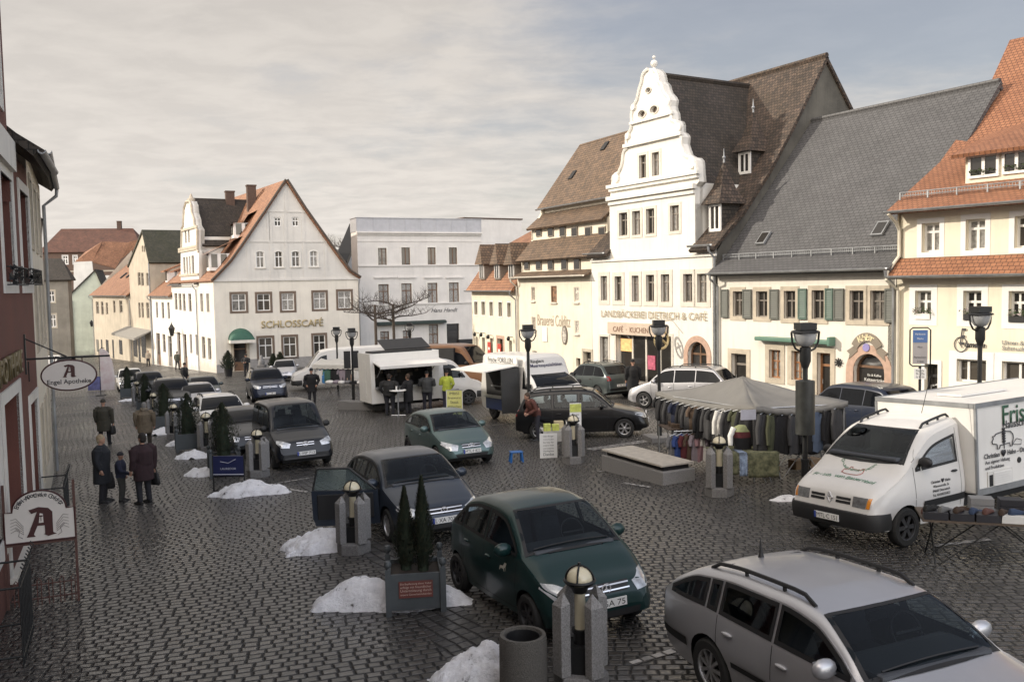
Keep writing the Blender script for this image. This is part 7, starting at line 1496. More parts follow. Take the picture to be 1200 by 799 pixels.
MB().box(x0, x1, ysd-.012, ysd+.02, .95, 2.12).build('sales_opening', M_DARKIN, c.e); MB().box(x0, x1, ysd-.16, ysd-.02, .86, .92).box(x0+.5, x1-.3, ysd-.05, ysd-.014, 1.3, 1.34).build('counter', M_STEEL, c.e)
MB().box(x0, x1, ysd-.06, ysd+.01, .40, .84).build('blue_skirt', mat('skirt_blue', (.03,.05,.14), .5, var=.1), c.e)
M = Matrix.Translation((0, ysd-.01, 2.16)) @ Matrix.Rotation(R(-6)*-1, 4, 'X'); MB().box(x0-.1, x1+.1, -1.45, 0, 0, .04).build('canopy', M_BOXW, c.e, M=M)
MB().box(x0, x1, ysd-.03, ysd+.01, 2.22, 2.46).build('name_board', M_BOXW, c.e); text('Frische FORELLEN', 2.1, M_TINK, c.e, MS((x0+x1)/2, ysd-.035, 2.34, -1), extrude=.004)
MB().box(x1+.02, x1+.08, ysd-.75, ysd-.0, .45, 2.1).build('side_flap', mat('flap_grey', (.03,.03,.03), .5, var=.1), c.e)
p = PD(352, 455, 54); c = van('panel_van', 'white panel van parked across the café front behind the clothes stall', (p.x+2.3, p.y+.7), (-.955, -.295), 5.8, 2.45, 2.0, xf=.98, plate='GRM·V 6', badge='star'); c.side_windows(.95, 2.1, (1.25,), gap=.32, low=.02)
p = PD(556, 430, 45.5); c = van('orange_truck', 'orange topped truck with dark cab window behind the snack truck', (p.x-.6, p.y+1.6), (.86, -.51), 4.4, 2.6, 2.0, pm=paint('truck_orange', (.17,.09,.05), 0.), xf=.95, beltf=1.45, hoodz=1.25); c.side_windows(.95, 2.2, (), gap=.35, low=.05); q = MB().box(-2.0, .1, -1.02, 1.02, 1.5, 2.4).build('dark_panel', M_BLACK, c.e)
M_GRAN = mat('granite', (.26,.255,.25), .85, var=.35, scale=60, bump=.5, bscale=90, col2=(.13,.125,.12), streak=.15)
M_GRAND = mat('granite_dark', (.20,.195,.19), .85, var=.3, scale=50, bump=.5, bscale=80, streak=.2)
M_LAMPY = mat('opal_glass_yellow', (.62,.56,.40), .25, var=.05, coat=.5)
def make_bollard():
 e = thing('lamp_bollard', 'x', 'lamp bollard', (0,0,0), 0, 'granite lamp bollards')
 MB().lathe([(.31, -.25), (.31, .19), (.29, .21)], 6).build('base', M_GRAND, e, bevel=.012)
 for k in range(4):
  t = R(90*k+45); M = Matrix.Rotation(t, 4, 'Z'); a, b = .19, .315; q = MB(); w_ = .085
  vs = [M @ Vector(v) for v in ((a,-w_,.21),(b,-w_,.21),(b,w_,.21),(a,w_,.21),(a,-w_,.98),(b,-w_,.96),(b,w_,.96),(a,w_,.98))]
  ap = M @ Vector((a+.03, 0, 1.10)); q.add(vs+[ap], [(0,3,2,1),(0,1,5,4),(1,2,6,5),(2,3,7,6),(3,0,4,7),(4,5,8),(5,6,8),(6,7,8),(7,4,8)]); q.build('post', M_GRAN, e, bevel=.008)
 MB().box(-.15,.15,-.15,.15,.21,.50).build('core', M_IRON, e)
 l = MB().lathe([(.075,.2),(.075,.62)], 14).lathe([(.09,.62),(.09,.66)], 14).build('lamp_foot', M_IRON, e)
 MB().lathe([(.062,.66),(.062,1.14),(.075,1.16)], 14).build('lamp_tube', M_LAMPY, e, smooth=40)
 MB().ball((0,0,1.19), .145, 18, 0, (1,1,.95), 1., -.15).build('lamp_dome', M_LAMPY, e, smooth=60)
 q = MB(); rr = [(.165*math.cos(2*math.pi*k/24), .165*math.sin(2*math.pi*k/24), 1.18) for k in range(25)]; q.tube(rr, .017, 6); q.lathe([(.165,1.155),(.10,1.11),(.075,1.05)], 16, cap=False)
 for t in (0, 90): q.tube([(.155*math.cos(R(a))*math.cos(R(t)), .155*math.cos(R(a))*math.sin(R(t)), 1.19+.150*math.sin(R(a))) for a in range(0, 181, 15)], .011, 5)
 q.tube([(0,0,1.32),(0,0,1.37)], .02, 6); q.build('lamp_cage', M_IRON, e, smooth=40); return e
bol = make_bollard()
for i, (px, py, lab) in enumerate(((681, 806, 'granite post cluster with lamp directly in front of the dark green compact car'), (415, 646, 'granite post lamp beside the open car door'), (303, 558, 'granite post lamp between the blue advertising stand and the black small van'), (243, 529, 'granite post lamp just behind the tall conifer with the blue advertising stand'), (205, 513, 'granite post lamp near the walker in the tan hooded coat'), (181, 494, 'granite post lamp before the large off-road car'), (162, 474, 'last granite post lamp, close to the beach flag'), (672, 542, 'granite post lamp beside the flyer table'), (843, 580, 'granite post lamp before the pink and blue garments of the clothes stall'))):
 o = bol if i == 0 else copy_tree(bol); p = G(px, py); o.location = p; o.rotation_euler = (0, 0, -.22+.13*(i % 4)); o['label'] = lab; o.scale = (1.02, 1.02, 1.05 if i == 0 else .98)
def make_lamp():
 e = thing('street_lamp', 'x', 'street lamp', (0,0,0), 0, 'black street lamps')
 MB().tube([(0,0,-.1),(0,0,.9)], .075, 12).tube([(0,0,.9),(0,0,.96)], [.085,.085], 12).tube([(0,0,.96),(0,0,2.85)], .052, 12).build('pole', M_IRON, e, smooth=40)
 MB().lathe([(.055,2.80),(.11,2.95),(.11,3.22),(.075,3.24)], 14).build('socket', M_IRON, e, smooth=30)
 MB().lathe([(.05,3.235),(.13,3.27),(.20,3.36),(.235,3.50),(.235,3.52)], 20).build('bowl', mat('smoky_bowl', (.33,.34,.35), .25, var=.1, coat=.5), e, smooth=50)
 MB().lathe([(.27,3.52),(.29,3.535),(.27,3.56),(.20,3.58)], 20).box(-.17,.17,-.17,.17,3.585,3.72).build('cap', M_IRON, e, smooth=30)
 for sg in (-1, 1): MB().tube([(sg*.10,0,3.15),(sg*.20,0,3.20),(sg*.27,0,3.33),(sg*.29,0,3.53)], .022, 6).build('bracket', M_IRON, e, smooth=50)
 return e
lam = make_lamp()
for i, (p, lab, rz, sc) in enumerate(((PD(943.5, 500, 18.0), 'black street lamp with a dark cylinder on its pole beside the white box van', .1, 1.0), (G(773, 516), 'black street lamp standing on a stone block by the clothes canopy', 0, 1.), (PD(620, 480, 30.4), 'black street lamp in front of the white sales van', .1, 1.), (PD(1148, 440, 21.5), 'black street lamp against the yellow house above the white delivery box', .2, 1.02), (PD(395.5, 430, 52), 'street lamp at the café, the one farther from the clothes stall sign', 0, 1.), (PD(413.5, 440, 44), 'street lamp by the clothes stall carrying a dark board', .3, 1.), (PD(481, 430, 56), 'street lamp rising behind the snack truck roof', 0, 1.))):
 o = lam if i == 0 else copy_tree(lam); o.location = (p.x, p.y, gz(p.x, p.y)); o.rotation_euler = (0,0,rz); o['label'] = lab; o.scale = (sc, sc, sc)
 if i == 0: first = o
 if i == 1: solo(MB().box(-.42,.42,-.42,.42,-.1,.16), 'stone_block', M_GRAND, 'low stone block under the street lamp by the canopy', 'stone block', o.location.copy(), .2, bevel=.02)
 if i == 5: MB().box(-.42,-.1,-.10,.0,1.75,2.6).box(.02,.3,-.1,0,1.75,2.6).build('dark_board', M_BLACK, o)
MB().lathe([(.10,1.45),(.19,1.47),(.19,2.55),(.10,2.57)], 18, cap=True).build('poster_drum', mat('drum_dark', (.03,.032,.03), .45, var=.3, scale=5), first, smooth=30)
def conifer(name, h, r, seed, m, dens=2600, leaf=.035):
 rnd = random.Random(seed); q = MB(); vs = []
 for i in range(dens):
  t = rnd.random()**.8; z = t*h; rr = r*(min(1., (.25+t*3.5)) if t < .22 else (1-((t-.22)/.78)**(1.35 if r < .2 else 2.2)))*(.55+.5*rnd.random()); a = rnd.random()*2*math.pi
  rr *= 1+.22*math.sin(a*3+z*7+seed)+.12*math.sin(a*7-z*11); p = Vector((rr*math.cos(a), rr*math.sin(a), z)); o = Vector((math.cos(a)*.5, math.sin(a)*.5, 1.1)).normalized(); s_ = Vector((-math.sin(a), math.cos(a), rnd.uniform(-.4,.4)))
  l = leaf*rnd.uniform(1., 2.6); w_ = leaf*rnd.uniform(.35,.7); q.add([p-s_*w_, p+s_*w_, p+o*l+s_*w_*.3*rnd.uniform(-1,1)], [(0,1,2)], 0 if rnd.random() < .7 else 1)
 q.tube([(0,0,0),(0,0,h*.5)], [r*.45,r*.38], 8, 0).tube([(0,0,h*.5),(0,0,h*.9)], [r*.38,.02], 8, 0)
 return q
M_CON = mat('conifer_green', (.022,.034,.018), .8, var=.3, scale=6); M_CON2 = mat('conifer_brown_green', (.045,.046,.024), .8, var=.3, scale=6); M_TRUNK = mat('bark', (.09,.07,.055), .9, var=.3, scale=8, bump=.5)
M_PLANT = mat('planter_blue_grey', (.075,.085,.090), .55, var=.15, scale=4); M_PLAQ = mat('plaque_red', (.16,.05,.04), .5, var=.15); M_SOIL = mat('soil', (.03,.022,.016), .95, var=.3, scale=20)
def planter(p, rz, lab, plaque=True, s=.39):
 e = thing('planter', lab, 'planter', p, rz, 'square street planters')
 MB().box(-s,s,-s,-s+.04,.08,.60).box(-s,s,s-.04,s,.08,.60).box(-s,-s+.04,-s+.04,s-.04,.08,.60).box(s-.04,s,-s+.04,s-.04,.08,.60).box(-s+.04,s-.04,-s+.04,s-.04,.08,.12).build('box', M_PLANT, e)
 for a in (-1,1):
  for b in (-1,1): MB().box(a*s-.04,a*s+.04,b*s-.04,b*s+.04,0,.68).lathe([(.03,.68),(.025,.70),(.05,.73),(.055,.76),(.04,.80),(.01,.815)], 10, (a*s,b*s,0)).build('corner_post', M_PLANT, e, smooth=40)
 MB().box(-s+.04,s-.04,-s+.04,s-.04,.5,.535).build('soil', M_SOIL, e)
 if plaque:
  o = MB().box(-s*.62,s*.62,-s-.014,-s-.002,.26,.5).build('plaque', M_PLAQ, e)
  for k, ln in enumerate(('Die Bepflanzung dieser Kübel', 'erfolgt mit freundlicher', 'Unterstützung durch', 'unsere Gewerbetreibenden')): text(ln, .44, mat('plaque_letters', (.55,.42,.35), .5, var=0), o, MF(0, -s-.016, .46-.05*k), extrude=.001)
  o = MB().prism([(0,.14),(.15,.34),(0,.54),(-.15,.34)], lambda a, b, t: (t, a, b), -s-.014, -s-.002).build('diamond_plaque', M_PLAQ, e); text('Markt', .15, mat('plaque_letters', (.55,.42,.35), .5, var=0), o, Matrix.Translation((-s-.016, 0, .34)) @ Matrix(((0,0,-1,0),(-1,0,0,0),(0,1,0,0),(0,0,0,1))), extrude=.001)
 return e
p = G(487, 709); planter(p, .14, 'blue grey planter with red plaques holding two slim conifers', True)
for dx, dy, h, lab, sd in ((-.13, .04, 1.22, 'shorter slim conifer of the pair in the near planter, left stem', 3), (.13, -.02, 1.38, 'taller slim conifer of the pair in the near planter', 8)):
 e = thing('conifer', lab, 'conifer', (p.x+dx, p.y+dy, p.z+.52), 0, 'conifers in street planters'); conifer('c', h, .175, sd, M_CON, 4600, .026).build('crown', [M_CON, M_CON2], e); MB().tube([(0,0,-.1),(0,0,.2)], .03, 6).build('trunk', M_TRUNK, e)
for i, (px, py, h, r, lab) in enumerate(((263, 556, 1.5, .42, 'dark bushy conifer above the blue advertising stand'), (221, 527, 1.4, .5, 'bushy conifer between the granite lamps beside the cream car'), (193, 503, 1.35, .5, 'bushy conifer before the large off-road car'), (171, 484, 1.4, .5, 'bushy conifer before the dark blue estate car'), (150, 466, 1.35, .5, 'farthest bushy conifer of the planter row'))):
 p = G(px, py); planter(p, .4, lab.replace('conifer', 'planter box').replace('dark bushy', 'dark').replace('farthest bushy', 'farthest').replace('bushy', 'dark square'), False, .38)
 e = thing('conifer', lab, 'conifer', (p.x, p.y, p.z+.52), 0, 'conifers in street planters'); conifer('c', h, r, 20+i, M_CON, 2200, .035).build('crown', [M_CON, M_CON2], e); MB().tube([(0,0,-.1),(0,0,.2)], .04, 6).build('trunk', M_TRUNK, e)
p = G(614, 812); e = thing('litter_bin', 'round exposed-aggregate concrete litter bin', 'litter bin', p)
MB().lathe([(.27,-.05),(.265,.64),(.255,.68),(.215,.68),(.205,.64),(.20,.25)], 32).build('shell', mat('aggregate_concrete', (.115,.108,.095), .9, var=.5, scale=75, bump=.9, bscale=80, col2=(.06,.055,.05)), e, smooth=40); MB().lathe([(.197,.1),(.197,.655),(.190,.655),(.188,.12),(.001,.12)], 28).build('liner', M_BLACK, e, smooth=40)
a = G(705, 551); b = G(777, 569); X = (b-a).xy.normalized(); Yv = Vector((-X.y, X.x)); Lt = (b-a).xy.length; e = thing('stone_bench', 'long granite bench block with a pale slatted wooden top', 'bench', None, M=Matrix(((X.x,Yv.x,0,a.x),(X.y,Yv.y,0,a.y),(0,0,1,gz(*((a+b)/2).xy)),(0,0,0,1))))
MB().box(0,Lt,0,.95,-.1,.36).build('granite_block', M_GRAN, e, bevel=.02); MB().box(.12,Lt-.12,.1,.85,.362,.47).build('frame', M_DARKIN, e)
q = MB()
for k in range(int(Lt/.085)): q.box(.02+k*.085, .085+k*.085, .0, .95, .472, .515)
q.build('slats', mat('bleached_slats', (.48,.44,.38), .7, var=.15, scale=6), e)
M_SIGNW = mat('sign_cream', (.66,.61,.56), .5, var=.04); M_RUST = mat('rust_brown_iron', (.10,.045,.035), .6, var=.2); M_MAROON = mat('maroon', (.055,.015,.014), .5, var=0)
nL = -RA.Y; nL3 = Vector((nL.x, nL.y, 0)); fL = RA.X                       # away from the facade, along the facade
def sign_frame(p): # x away from the wall, normal towards the viewer
 X = Vector((nL.x, nL.y, 0)); Z = Vector((0,0,1)); Y = Z.cross(X); M = Matrix((X, Y, Z)).transposed().to_4x4(); M.translation = p; return M
def gothic_A(parent, cx, cz, h, m, y=-.02):
 s_ = h/10; P = [(-3.4,-5),(-1.2,-5),(-1.6,-4.2),(-.6,-1.4),(1.2,-1.4),(1.2,-4.2),(.9,-4.4),(2.0,-5.2),(4.0,-4.6),(3.2,-4.1),(3.2,3.0),(2.2,4.4),(-.2,5),(-2.6,4.2),(-2.0,2.9),(-.6,3.4),(-1.6,.2),(-2.9,-3.9)]
 MB().prism([(cx+a*s_, cz+b*s_) for a, b in [(p[0]*1.3, p[1]) for p in P]], lambda a, b, t: (a, t, b), y-.012, y).build('emblem', m, parent)
 MB().prism([(cx+a*s_, cz+b*s_) for a, b in ((.1,2.9),(1.1,2.6),(1.2,-.4),(-.3,-.4))], lambda a, b, t: (a, t, b), y-.016, y-.0125).build('emblem_gap', M_SIGNW, parent)
 q = MB().ball((cx+.45*s_, y-.022, cz+1.9*s_), .7*s_, 8, 0, (1,.3,.4)).tube([(cx+.45*s_, y-.022, cz+1.7*s_), (cx+.45*s_, y-.022, cz+.2*s_)], .12*s_, 5); q.build('emblem_chalice', m, parent)
xr_, zr_ = RA.px(29, 421); root = RA.P0+RA.X*xr_; e = thing('hanging_sign', 'oval cream pharmacy sign hanging from an iron bracket', 'hanging sign', None, M=sign_frame((root.x, root.y, RA.z0+zr_)))
MB().tube([(0,0,0),(1.55,0,0)], .022, 6).tube([(0,0,.42),(.75,0,.02)], .014, 5).box(-.01,.03,-.05,.05,-.3,.5).tube([(.06,0,-.05),(.06,0,-.45)], .012, 5).build('bracket', M_IRON, e)
cx, rz_, rx_ = .78, .30, .50
def disc(r1, r2, y0, y1): return MB().loft([[(cx+r1*math.cos(2*math.pi*k/40), y, -.36+r2*math.sin(2*math.pi*k/40)) for k in range(40)] for y in (y0, y1)])
disc(rx_, rz_, -.02, .02).build('board', M_SIGNW, e); q = MB(); rr = [(cx+rx_*math.cos(2*math.pi*k/40), 0, -.36+rz_*math.sin(2*math.pi*k/40)) for k in range(41)]; q.tube(rr, .025, 6).tube([(cx-.25,0,0),(cx-.25,0,-.12)], .01, 5).tube([(cx+.25,0,0),(cx+.25,0,-.12)], .01, 5).build('rim', M_MAROON, e)
gothic_A(e, cx, -.27, .26, M_MAROON); text('Engel Apotheke', .80, M_TINK, e, MF(cx, -.022, -.50), extrude=.004, bold=.012)
pr = G(92.5, 703); Ms = sign_frame(pr) @ Matrix.Diagonal((.94,1,1,1)); e = thing('notice_board', 'cream pharmacy board with arched top and large dark red letter above the bike rack', 'sign', None, M=Ms)
MB().box(-.02,.02,-.02,.02,0,1.95).box(-1.06,-1.02,-.02,.02,0,1.95).box(-1.02,-.02,-.015,.015,.98,1.02).build('frame', M_RUST, e)
P = [(-1.04,1.03),(0,1.03),(0,1.52),(-.12,1.52)]+[(-.52+.40*math.cos(R(a)), 1.53+.30*math.sin(R(a))) for a in range(8, 173, 12)]+[(-.92,1.52),(-1.04,1.52)]
MB().prism(P, lambda a, b, t: (a, t, b), -.025, .025).build('board', M_SIGNW, e); q = MB().tube([(a, -.027, b) for a, b in P+[P[0]]], .014, 5).build('rim', M_MAROON, e)
gothic_A(e, -.52, 1.34, .46, M_MAROON, -.026); w_ = 'Engel-Apotheke Colditz'
for i, ch in enumerate(w_):
 t = R(160-140*i/(len(w_)-1))
 if ch != ' ': text(ch, None, M_TINK, e, MF(-.52+.35*math.cos(t), -.03, 1.51+.25*math.sin(t), t-math.pi/2), height=.012 if ch == '-' else .07 if ch in 'EAlthkCdgp' else .048, extrude=.002, bold=.01)
q = MB()
for sg in (-1, 1):
 cx_ = -.52+sg*.32
 for k in range(5): q.tube([(cx_-sg*.08, -.03, 1.16+.03*k), (cx_+sg*.03, -.03, 1.24+.045*k), (cx_+sg*.11, -.03, 1.20+.05*k)], .004, 4)
 q.tube([(cx_-sg*.06,-.03,1.10),(cx_,-.03,1.14),(cx_-sg*.02,-.03,1.22),(cx_+sg*.05,-.03,1.28)], .005, 4)
q.build('angel_drawing', mat('drawing_grey', (.25,.22,.2), .6, var=0), e)
e = thing('bike_rack', 'low rust brown bicycle rack under the pharmacy board', 'bike rack', None, M=Ms)
MB().tube([(-1.0,0,.12),(.0,0,.12)], .014, 5).tube([(-1.0,0,.34),(-.06,0,.34)], .012, 5).build('rail', M_RUST, e)
for k in range(6): x = -.95+k*.17; MB().tube([(x,-.02,.02),(x,-.02,.40),(x+.03,-.02,.44),(x+.06,-.02,.40),(x+.06,-.02,.02)], .010, 5).build('hoop', M_RUST, e)
def railing(xa, xb, out, lab, hz=1.15):
 xa, xb = sorted((xa, xb)); p0 = RA.P0+RA.X*xa; zg_ = gz(p0.x, p0.y); e = thing('iron_railing', lab, 'railing', (p0.x, p0.y, zg_), math.atan2(RA.X.y, RA.X.x), 'black iron railings'); L_ = xb-xa
 MB().tube([(0,-.03,hz-.1),(0,-out,hz-.1),(L_,-out,hz-.1),(L_,-.03,hz-.1)], .016, 6).build('rail', M_IRON, e); MB().tube([(0,-.03,.15),(0,-out,.15),(L_,-out,.15),(L_,-.03,.15)], .016, 6).build('rail', M_IRON, e)
 for k in range(int(L_/.16)+1):
  x = L_*k/int(L_/.16); MB().tube([(x,-out,.0),(x,-out,hz),(x+.03,-out-.06,hz+.10),(x+.02,-out-.02,hz+.16)], .010, 5).build('bar', M_IRON, e)
x1_, _ = RA.px(40, 560); railing(x1_-.2, x1_+1.2, .55, 'black iron railing with curled tips around the farther pharmacy window')
xq2 = RA.px(8, 700)[0]; railing(xq2-2.9, xq2-1.6, .5, 'black iron railing with curled tips at the nearest pharmacy window')
p = G(269, 576); e = thing('advert_stand', 'dark blue advertising stand on a metal frame by the wide snow pile', 'advertising stand', p, -.05)
MB().box(-.39,.39,-.02,.02,.42,.92).build('panel', mat('advert_blue', (.02,.025,.08), .4, var=.08), e); MB().tube([(-.40,0,0),(-.40,0,.95)], .02, 6).tube([(.40,0,0),(.40,0,.95)], .02, 6).tube([(-.40,0,.40),(.40,0,.40)], .015, 6).tube([(-.4,-.2,.01),(-.4,.25,.01)], .018, 5).tube([(.4,-.2,.01),(.4,.25,.01)], .018, 5).build('frame', M_IRON, e)
text('LAUREDOR', .40, mat('silver_letters', (.45,.46,.52), .4, var=0), e, MF(0, -.024, .60), extrude=.002); q = MB().tube([(-.2,-.024,.78),(.0,-.024,.74),(.2,-.024,.84)], .008, 4).tube([(-.39,-.024,.45),(.39,-.024,.45)], .012, 4).build('swoosh', mat('silver_letters', (.45,.46,.52), .4, var=0), e)
p = G(127, 463); e = thing('beach_flag', 'tall pale beach flag with pink pattern at the street end', 'flag', p, .1)
P = [(-.42,.35),(.42,.35),(.45,1.2),(.36,2.1),(.12,2.75),(-.2,3.02),(-.42,2.98)]
MB().prism(P, lambda a, b, t: (a, t, b), -.012, .012).build('cloth', mat('flag_cloth', (.74,.70,.68), .8, var=.2, scale=1.6, col2=(.62,.46,.46)), e); MB().tube([(-.46,0,0),(-.46,0,2.9),(-.3,0,3.06),(-.1,0,3.05)], .02, 6).box(-.7,-.2,-.25,.25,-.02,.04).build('pole', M_IRON, e)
def aboard(px, py, w_, h_, m, lab, rz=0., txt=(), tm=None, cat='sandwich board'):
 p = G(px, py); e = thing('sandwich_board', lab, cat, p, rz); an = R(10)
 for sg in (-1, 1):
  M = Matrix.Translation((0, -sg*.0, h_)) @ Matrix.Rotation(-sg*an, 4, 'X') @ Matrix.Translation((0, 0, -h_)); o = MB().box(-w_/2, w_/2, -.012, .012, .05, h_).build('panel', m, e, M=M)
  MB().box(-w_/2-.03, -w_/2, -.02, .02, 0, h_+.02).box(w_/2, w_/2+.03, -.02, .02, 0, h_+.02).box(-w_/2, w_/2, -.02, .02, h_, h_+.02).build('frame', M_ALU, e, M=M)
  if sg > 0:
   for k, t_ in enumerate(txt): text(t_, w_*min(.85, .11*len(t_)), tm or M_TINK, o, MF(0, -.016, h_*(.88-.17*k)), extrude=.002)
aboard(533, 487, .62, 1.05, mat('board_yellow', (.62,.62,.22), .5, var=.08), 'yellow sandwich board with black price list before the snack truck', .05, ('IMBISS', 'Bratwurst', 'Steak', 'Hähnchen', 'Pommes'))
aboard(113, 458, 1.0, 1.0, mat('board_blue', (.10,.11,.28), .5, var=.4, scale=3), 'blue picture board next to the beach flag', .1)
p = PD(1078, 440, 23.5); g_ = gz(p.x, p.y); zt = PD(1078, 384, 23.5).z-g_; zb_ = PD(1078, 429, 23.5).z-g_; ww = .40
e = thing('parking_sign', 'framed parking notice on a post, blue top and grey lower half', 'sign', (p.x, p.y, g_), -.25)
MB().tube([(0,0,0),(0,0,zb_)], .035, 8).build('post', M_IRON, e); rr = [(-ww/2-.05,0,zb_+.06),(-ww/2-.05,0,zt-.06),(-ww/2+.02,0,zt),(ww/2-.02,0,zt),(ww/2+.05,0,zt-.06),(ww/2+.05,0,zb_+.06),(ww/2-.02,0,zb_),(-ww/2+.02,0,zb_),(-ww/2-.05,0,zb_+.06)]
MB().tube(rr, .02, 6).build('frame', M_IRON, e); zm = zb_+.62*(zt-zb_); o = MB().box(-ww/2+.02, ww/2-.02, -.012, .012, zb_+.06, zt-.06).build('panel', mat('sign_grey', (.36,.34,.34), .5, var=.06), e); MB().box(-ww/2+.02, ww/2-.02, -.018, -.0125, zm, zt-.06).build('blue_field', mat('sign_blue', (.08,.16,.36), .45, var=.05), o)
for t_, z in (('Parkzone', zm+.22), ('Markt', zm+.10), ('Nur', zm-.12), ('Parkschein', zb_+.24), ('2 Std', zb_+.13)): text(t_, .06*max(2, len(t_)*.5), M_WINW if z > zm else M_TINK, o, MF(0, -.02, z), extrude=.001)
o = MB().box(-.15,.15,-.03,-.006,zb_-.34,zb_-.06).build('hours_panel', M_WHITE, e)
for k, t_ in enumerate(('Mo-Fr', '9-17h', 'Sa 9-12h')): text(t_, .2, M_TINK, o, MF(0, -.032, zb_-.12-.08*k), extrude=.001)
# ================================================================ clothes stalls, tables
def cloth_m(name, c, var=.15): return mat('fabric_'+name, c, .9, var=var, scale=6, bump=.5, bscale=14)
FAB = {'black': (.012,.012,.014), 'dark grey': (.045,.045,.048), 'grey': (.16,.16,.165), 'blue': (.03,.06,.20), 'maroon': (.10,.02,.025), 'pink': (.30,.18,.20), 'pale mauve': (.26,.22,.25), 'white': (.66,.65,.62), 'olive': (.06,.065,.035), 'brown': (.09,.06,.04), 'denim': (.08,.11,.17), 'beige': (.38,.32,.25), 'bright blue': (.05,.20,.45), 'pale blue': (.40,.46,.58), 'green': (.06,.14,.10), 'navy': (.015,.02,.045), 'red': (.30,.03,.03), 'apricot': (.55,.38,.28)}
GARM = {}
def garment(kind, col, p, rz, lab, h=.75, w=.5, group='garments on the stalls', name=None):
 """hanging garment: a closed folded shell below its hanger; origin at the hook"""
 key = (kind, col, round(h, 2), round(w, 2))
 if key not in GARM:
  rnd = random.Random(len(kind)*31+len(col)*7+int(h*100)); f0 = rnd.random()*6; n, k = 12, 10; fr, bk = [], []
  for j in range(k+1):
   t = j/k; z = -.06-h*t
   if kind == 'coat': hw = w/2*(.34+.66*min(1, t*6))*(.92+.12*t)
   elif kind == 'trousers': hw = w/2*(.62+.06*t)
   else: hw = w/2*(.40+.60*min(1, t*5))*(1-.05*t)
   th = .055+.03*math.sin(t*3)
   for i in range(n+1):
    u = i/n*2-1; f = .022*math.sin(u*7+f0+t*2)*(.4+t); e = math.sqrt(max(0, 1-u*u)); z2 = z-(.03*u*u if j < 3 else 0)+(.02*math.sin(u*5+f0) if j == k else 0)
    fr.append((u*hw, -th*e+f*e-.002, z2)); bk.append((u*hw, th*e+f*e*.6+.002, z2))
  m1 = n+1; q = MB(); o = len(fr); q.add(fr+bk, [(j*m1+i, j*m1+i+1, (j+1)*m1+i+1, (j+1)*m1+i) for j in range(k) for i in range(n)]+[(o+j*m1+i+1, o+j*m1+i, o+(j+1)*m1+i, o+(j+1)*m1+i+1) for j in range(k) for i in range(n)]+[(i, i+1, o+i+1, o+i) for i in range(n)])
  if kind in ('coat', 'shirt'):
   l = h*.72 if kind == 'coat' else h*.38
   for sg in (-1, 1): q.tube([(sg*w*.38, 0, -.10), (sg*w*.54, .0, -.10-l*.5), (sg*w*.56, -.03, -.10-l)], [.07,.062,.05], 8)
  q2 = MB().tube([(-w*.42,0,-.10),(0,0,-.03),(w*.42,0,-.10)], .012, 5).tube([(0,0,-.03),(0,0,.03),(.03,0,.05)], .006, 5)
  GARM[key] = (q.mesh('cloth', cloth_m(col.replace(' ', '_'), FAB[col]), 60), q2.mesh('hanger', M_STEEL))
 a, b = GARM[key]; e = thing(name or {'coat': 'hanging_coat', 'trousers': 'hanging_trousers'}.get(kind, 'hanging_shirt'), lab, {'coat': 'coat', 'trousers': 'trousers'}.get(kind, 'shirt'), p, rz, group)
 for nm, me in (('cloth', a), ('hanger', b)): o = bpy.data.objects.new(nm, me); COL.objects.link(o); o.parent = e
 return e
def fold_table(p, X, L_, D_, H_, lab, topm, name='folding_table', group=None, legm=None):
 legm = legm or M_ZINC
 rz = math.atan2(X.y, X.x); e = thing(name, lab, 'table', p, rz, group)
 MB().box(0,L_,0,D_,H_-.03,H_).build('tabletop', topm, e)
 for x in (.18, L_-.18):
  for a, b in ((.06, D_-.06), (D_-.06, .06)): MB().tube([(x+(.02 if a < b else -.02), a, 0), (x+(.02 if a < b else -.02), b, H_-.03)], .014, 6).build('leg', legm, e)
 for y in (.1, D_-.1): MB().tube([(.25, y, .0), (L_*.5, y, H_-.04)], .012, 5).tube([(L_-.25, y+.01, .0), (L_*.5, y+.01, H_-.04)], .012, 5).build('cross_leg', legm, e)
 return e
hE = 1.78
cL, cF, cR = G(768, 459, hE), G(884, 476, hE), G(994, 470, hE); cB = cL+cR-cF; ctr = (cL+cR)/2
e = thing('market_canopy', 'grey peaked market canopy sheltering the clothes racks', 'canopy', (ctr.x, ctr.y, gz(ctr.x, ctr.y)))
zc = e.location.z; apz = PD(880, 441, ctr.y).z-zc; q = MB(); N = 12; cs = [Vector((c.x-ctr.x, c.y-ctr.y, c.z-zc)) for c in (cL, cF, cR, cB)]
for s_ in range(4):
 a, b = cs[s_], cs[(s_+1) % 4]; rows = []
 for j in range(N+1):
  t = j/N; row = []
  for i in range(N+1):
   u = i/N; ed = a.lerp(b, u); ed = ed-Vector((0,0,.13*math.sin(math.pi*u))); p = ed.lerp(Vector((0,0,apz)), t); p.z -= .10*math.sin(math.pi*t)*(apz-ed.z)-.012*math.sin(u*19+t*11); row.append(p)
  rows.append(row)
 q.add([v for r in rows for v in r], [(j*(N+1)+i, j*(N+1)+i+1, (j+1)*(N+1)+i+1, (j+1)*(N+1)+i) for j in range(N) for i in range(N)])
 vl_ = []
 for i in range(41):
  u = i/40; ed = a.lerp(b, u)-Vector((0,0,.13*math.sin(math.pi*u))); vl_ += [ed, ed-Vector((0,0,.10+.05*abs(math.sin(u*40*.8))))]
 q.add(vl_, [(2*i, 2*i+1, 2*i+3, 2*i+2) for i in range(40)])
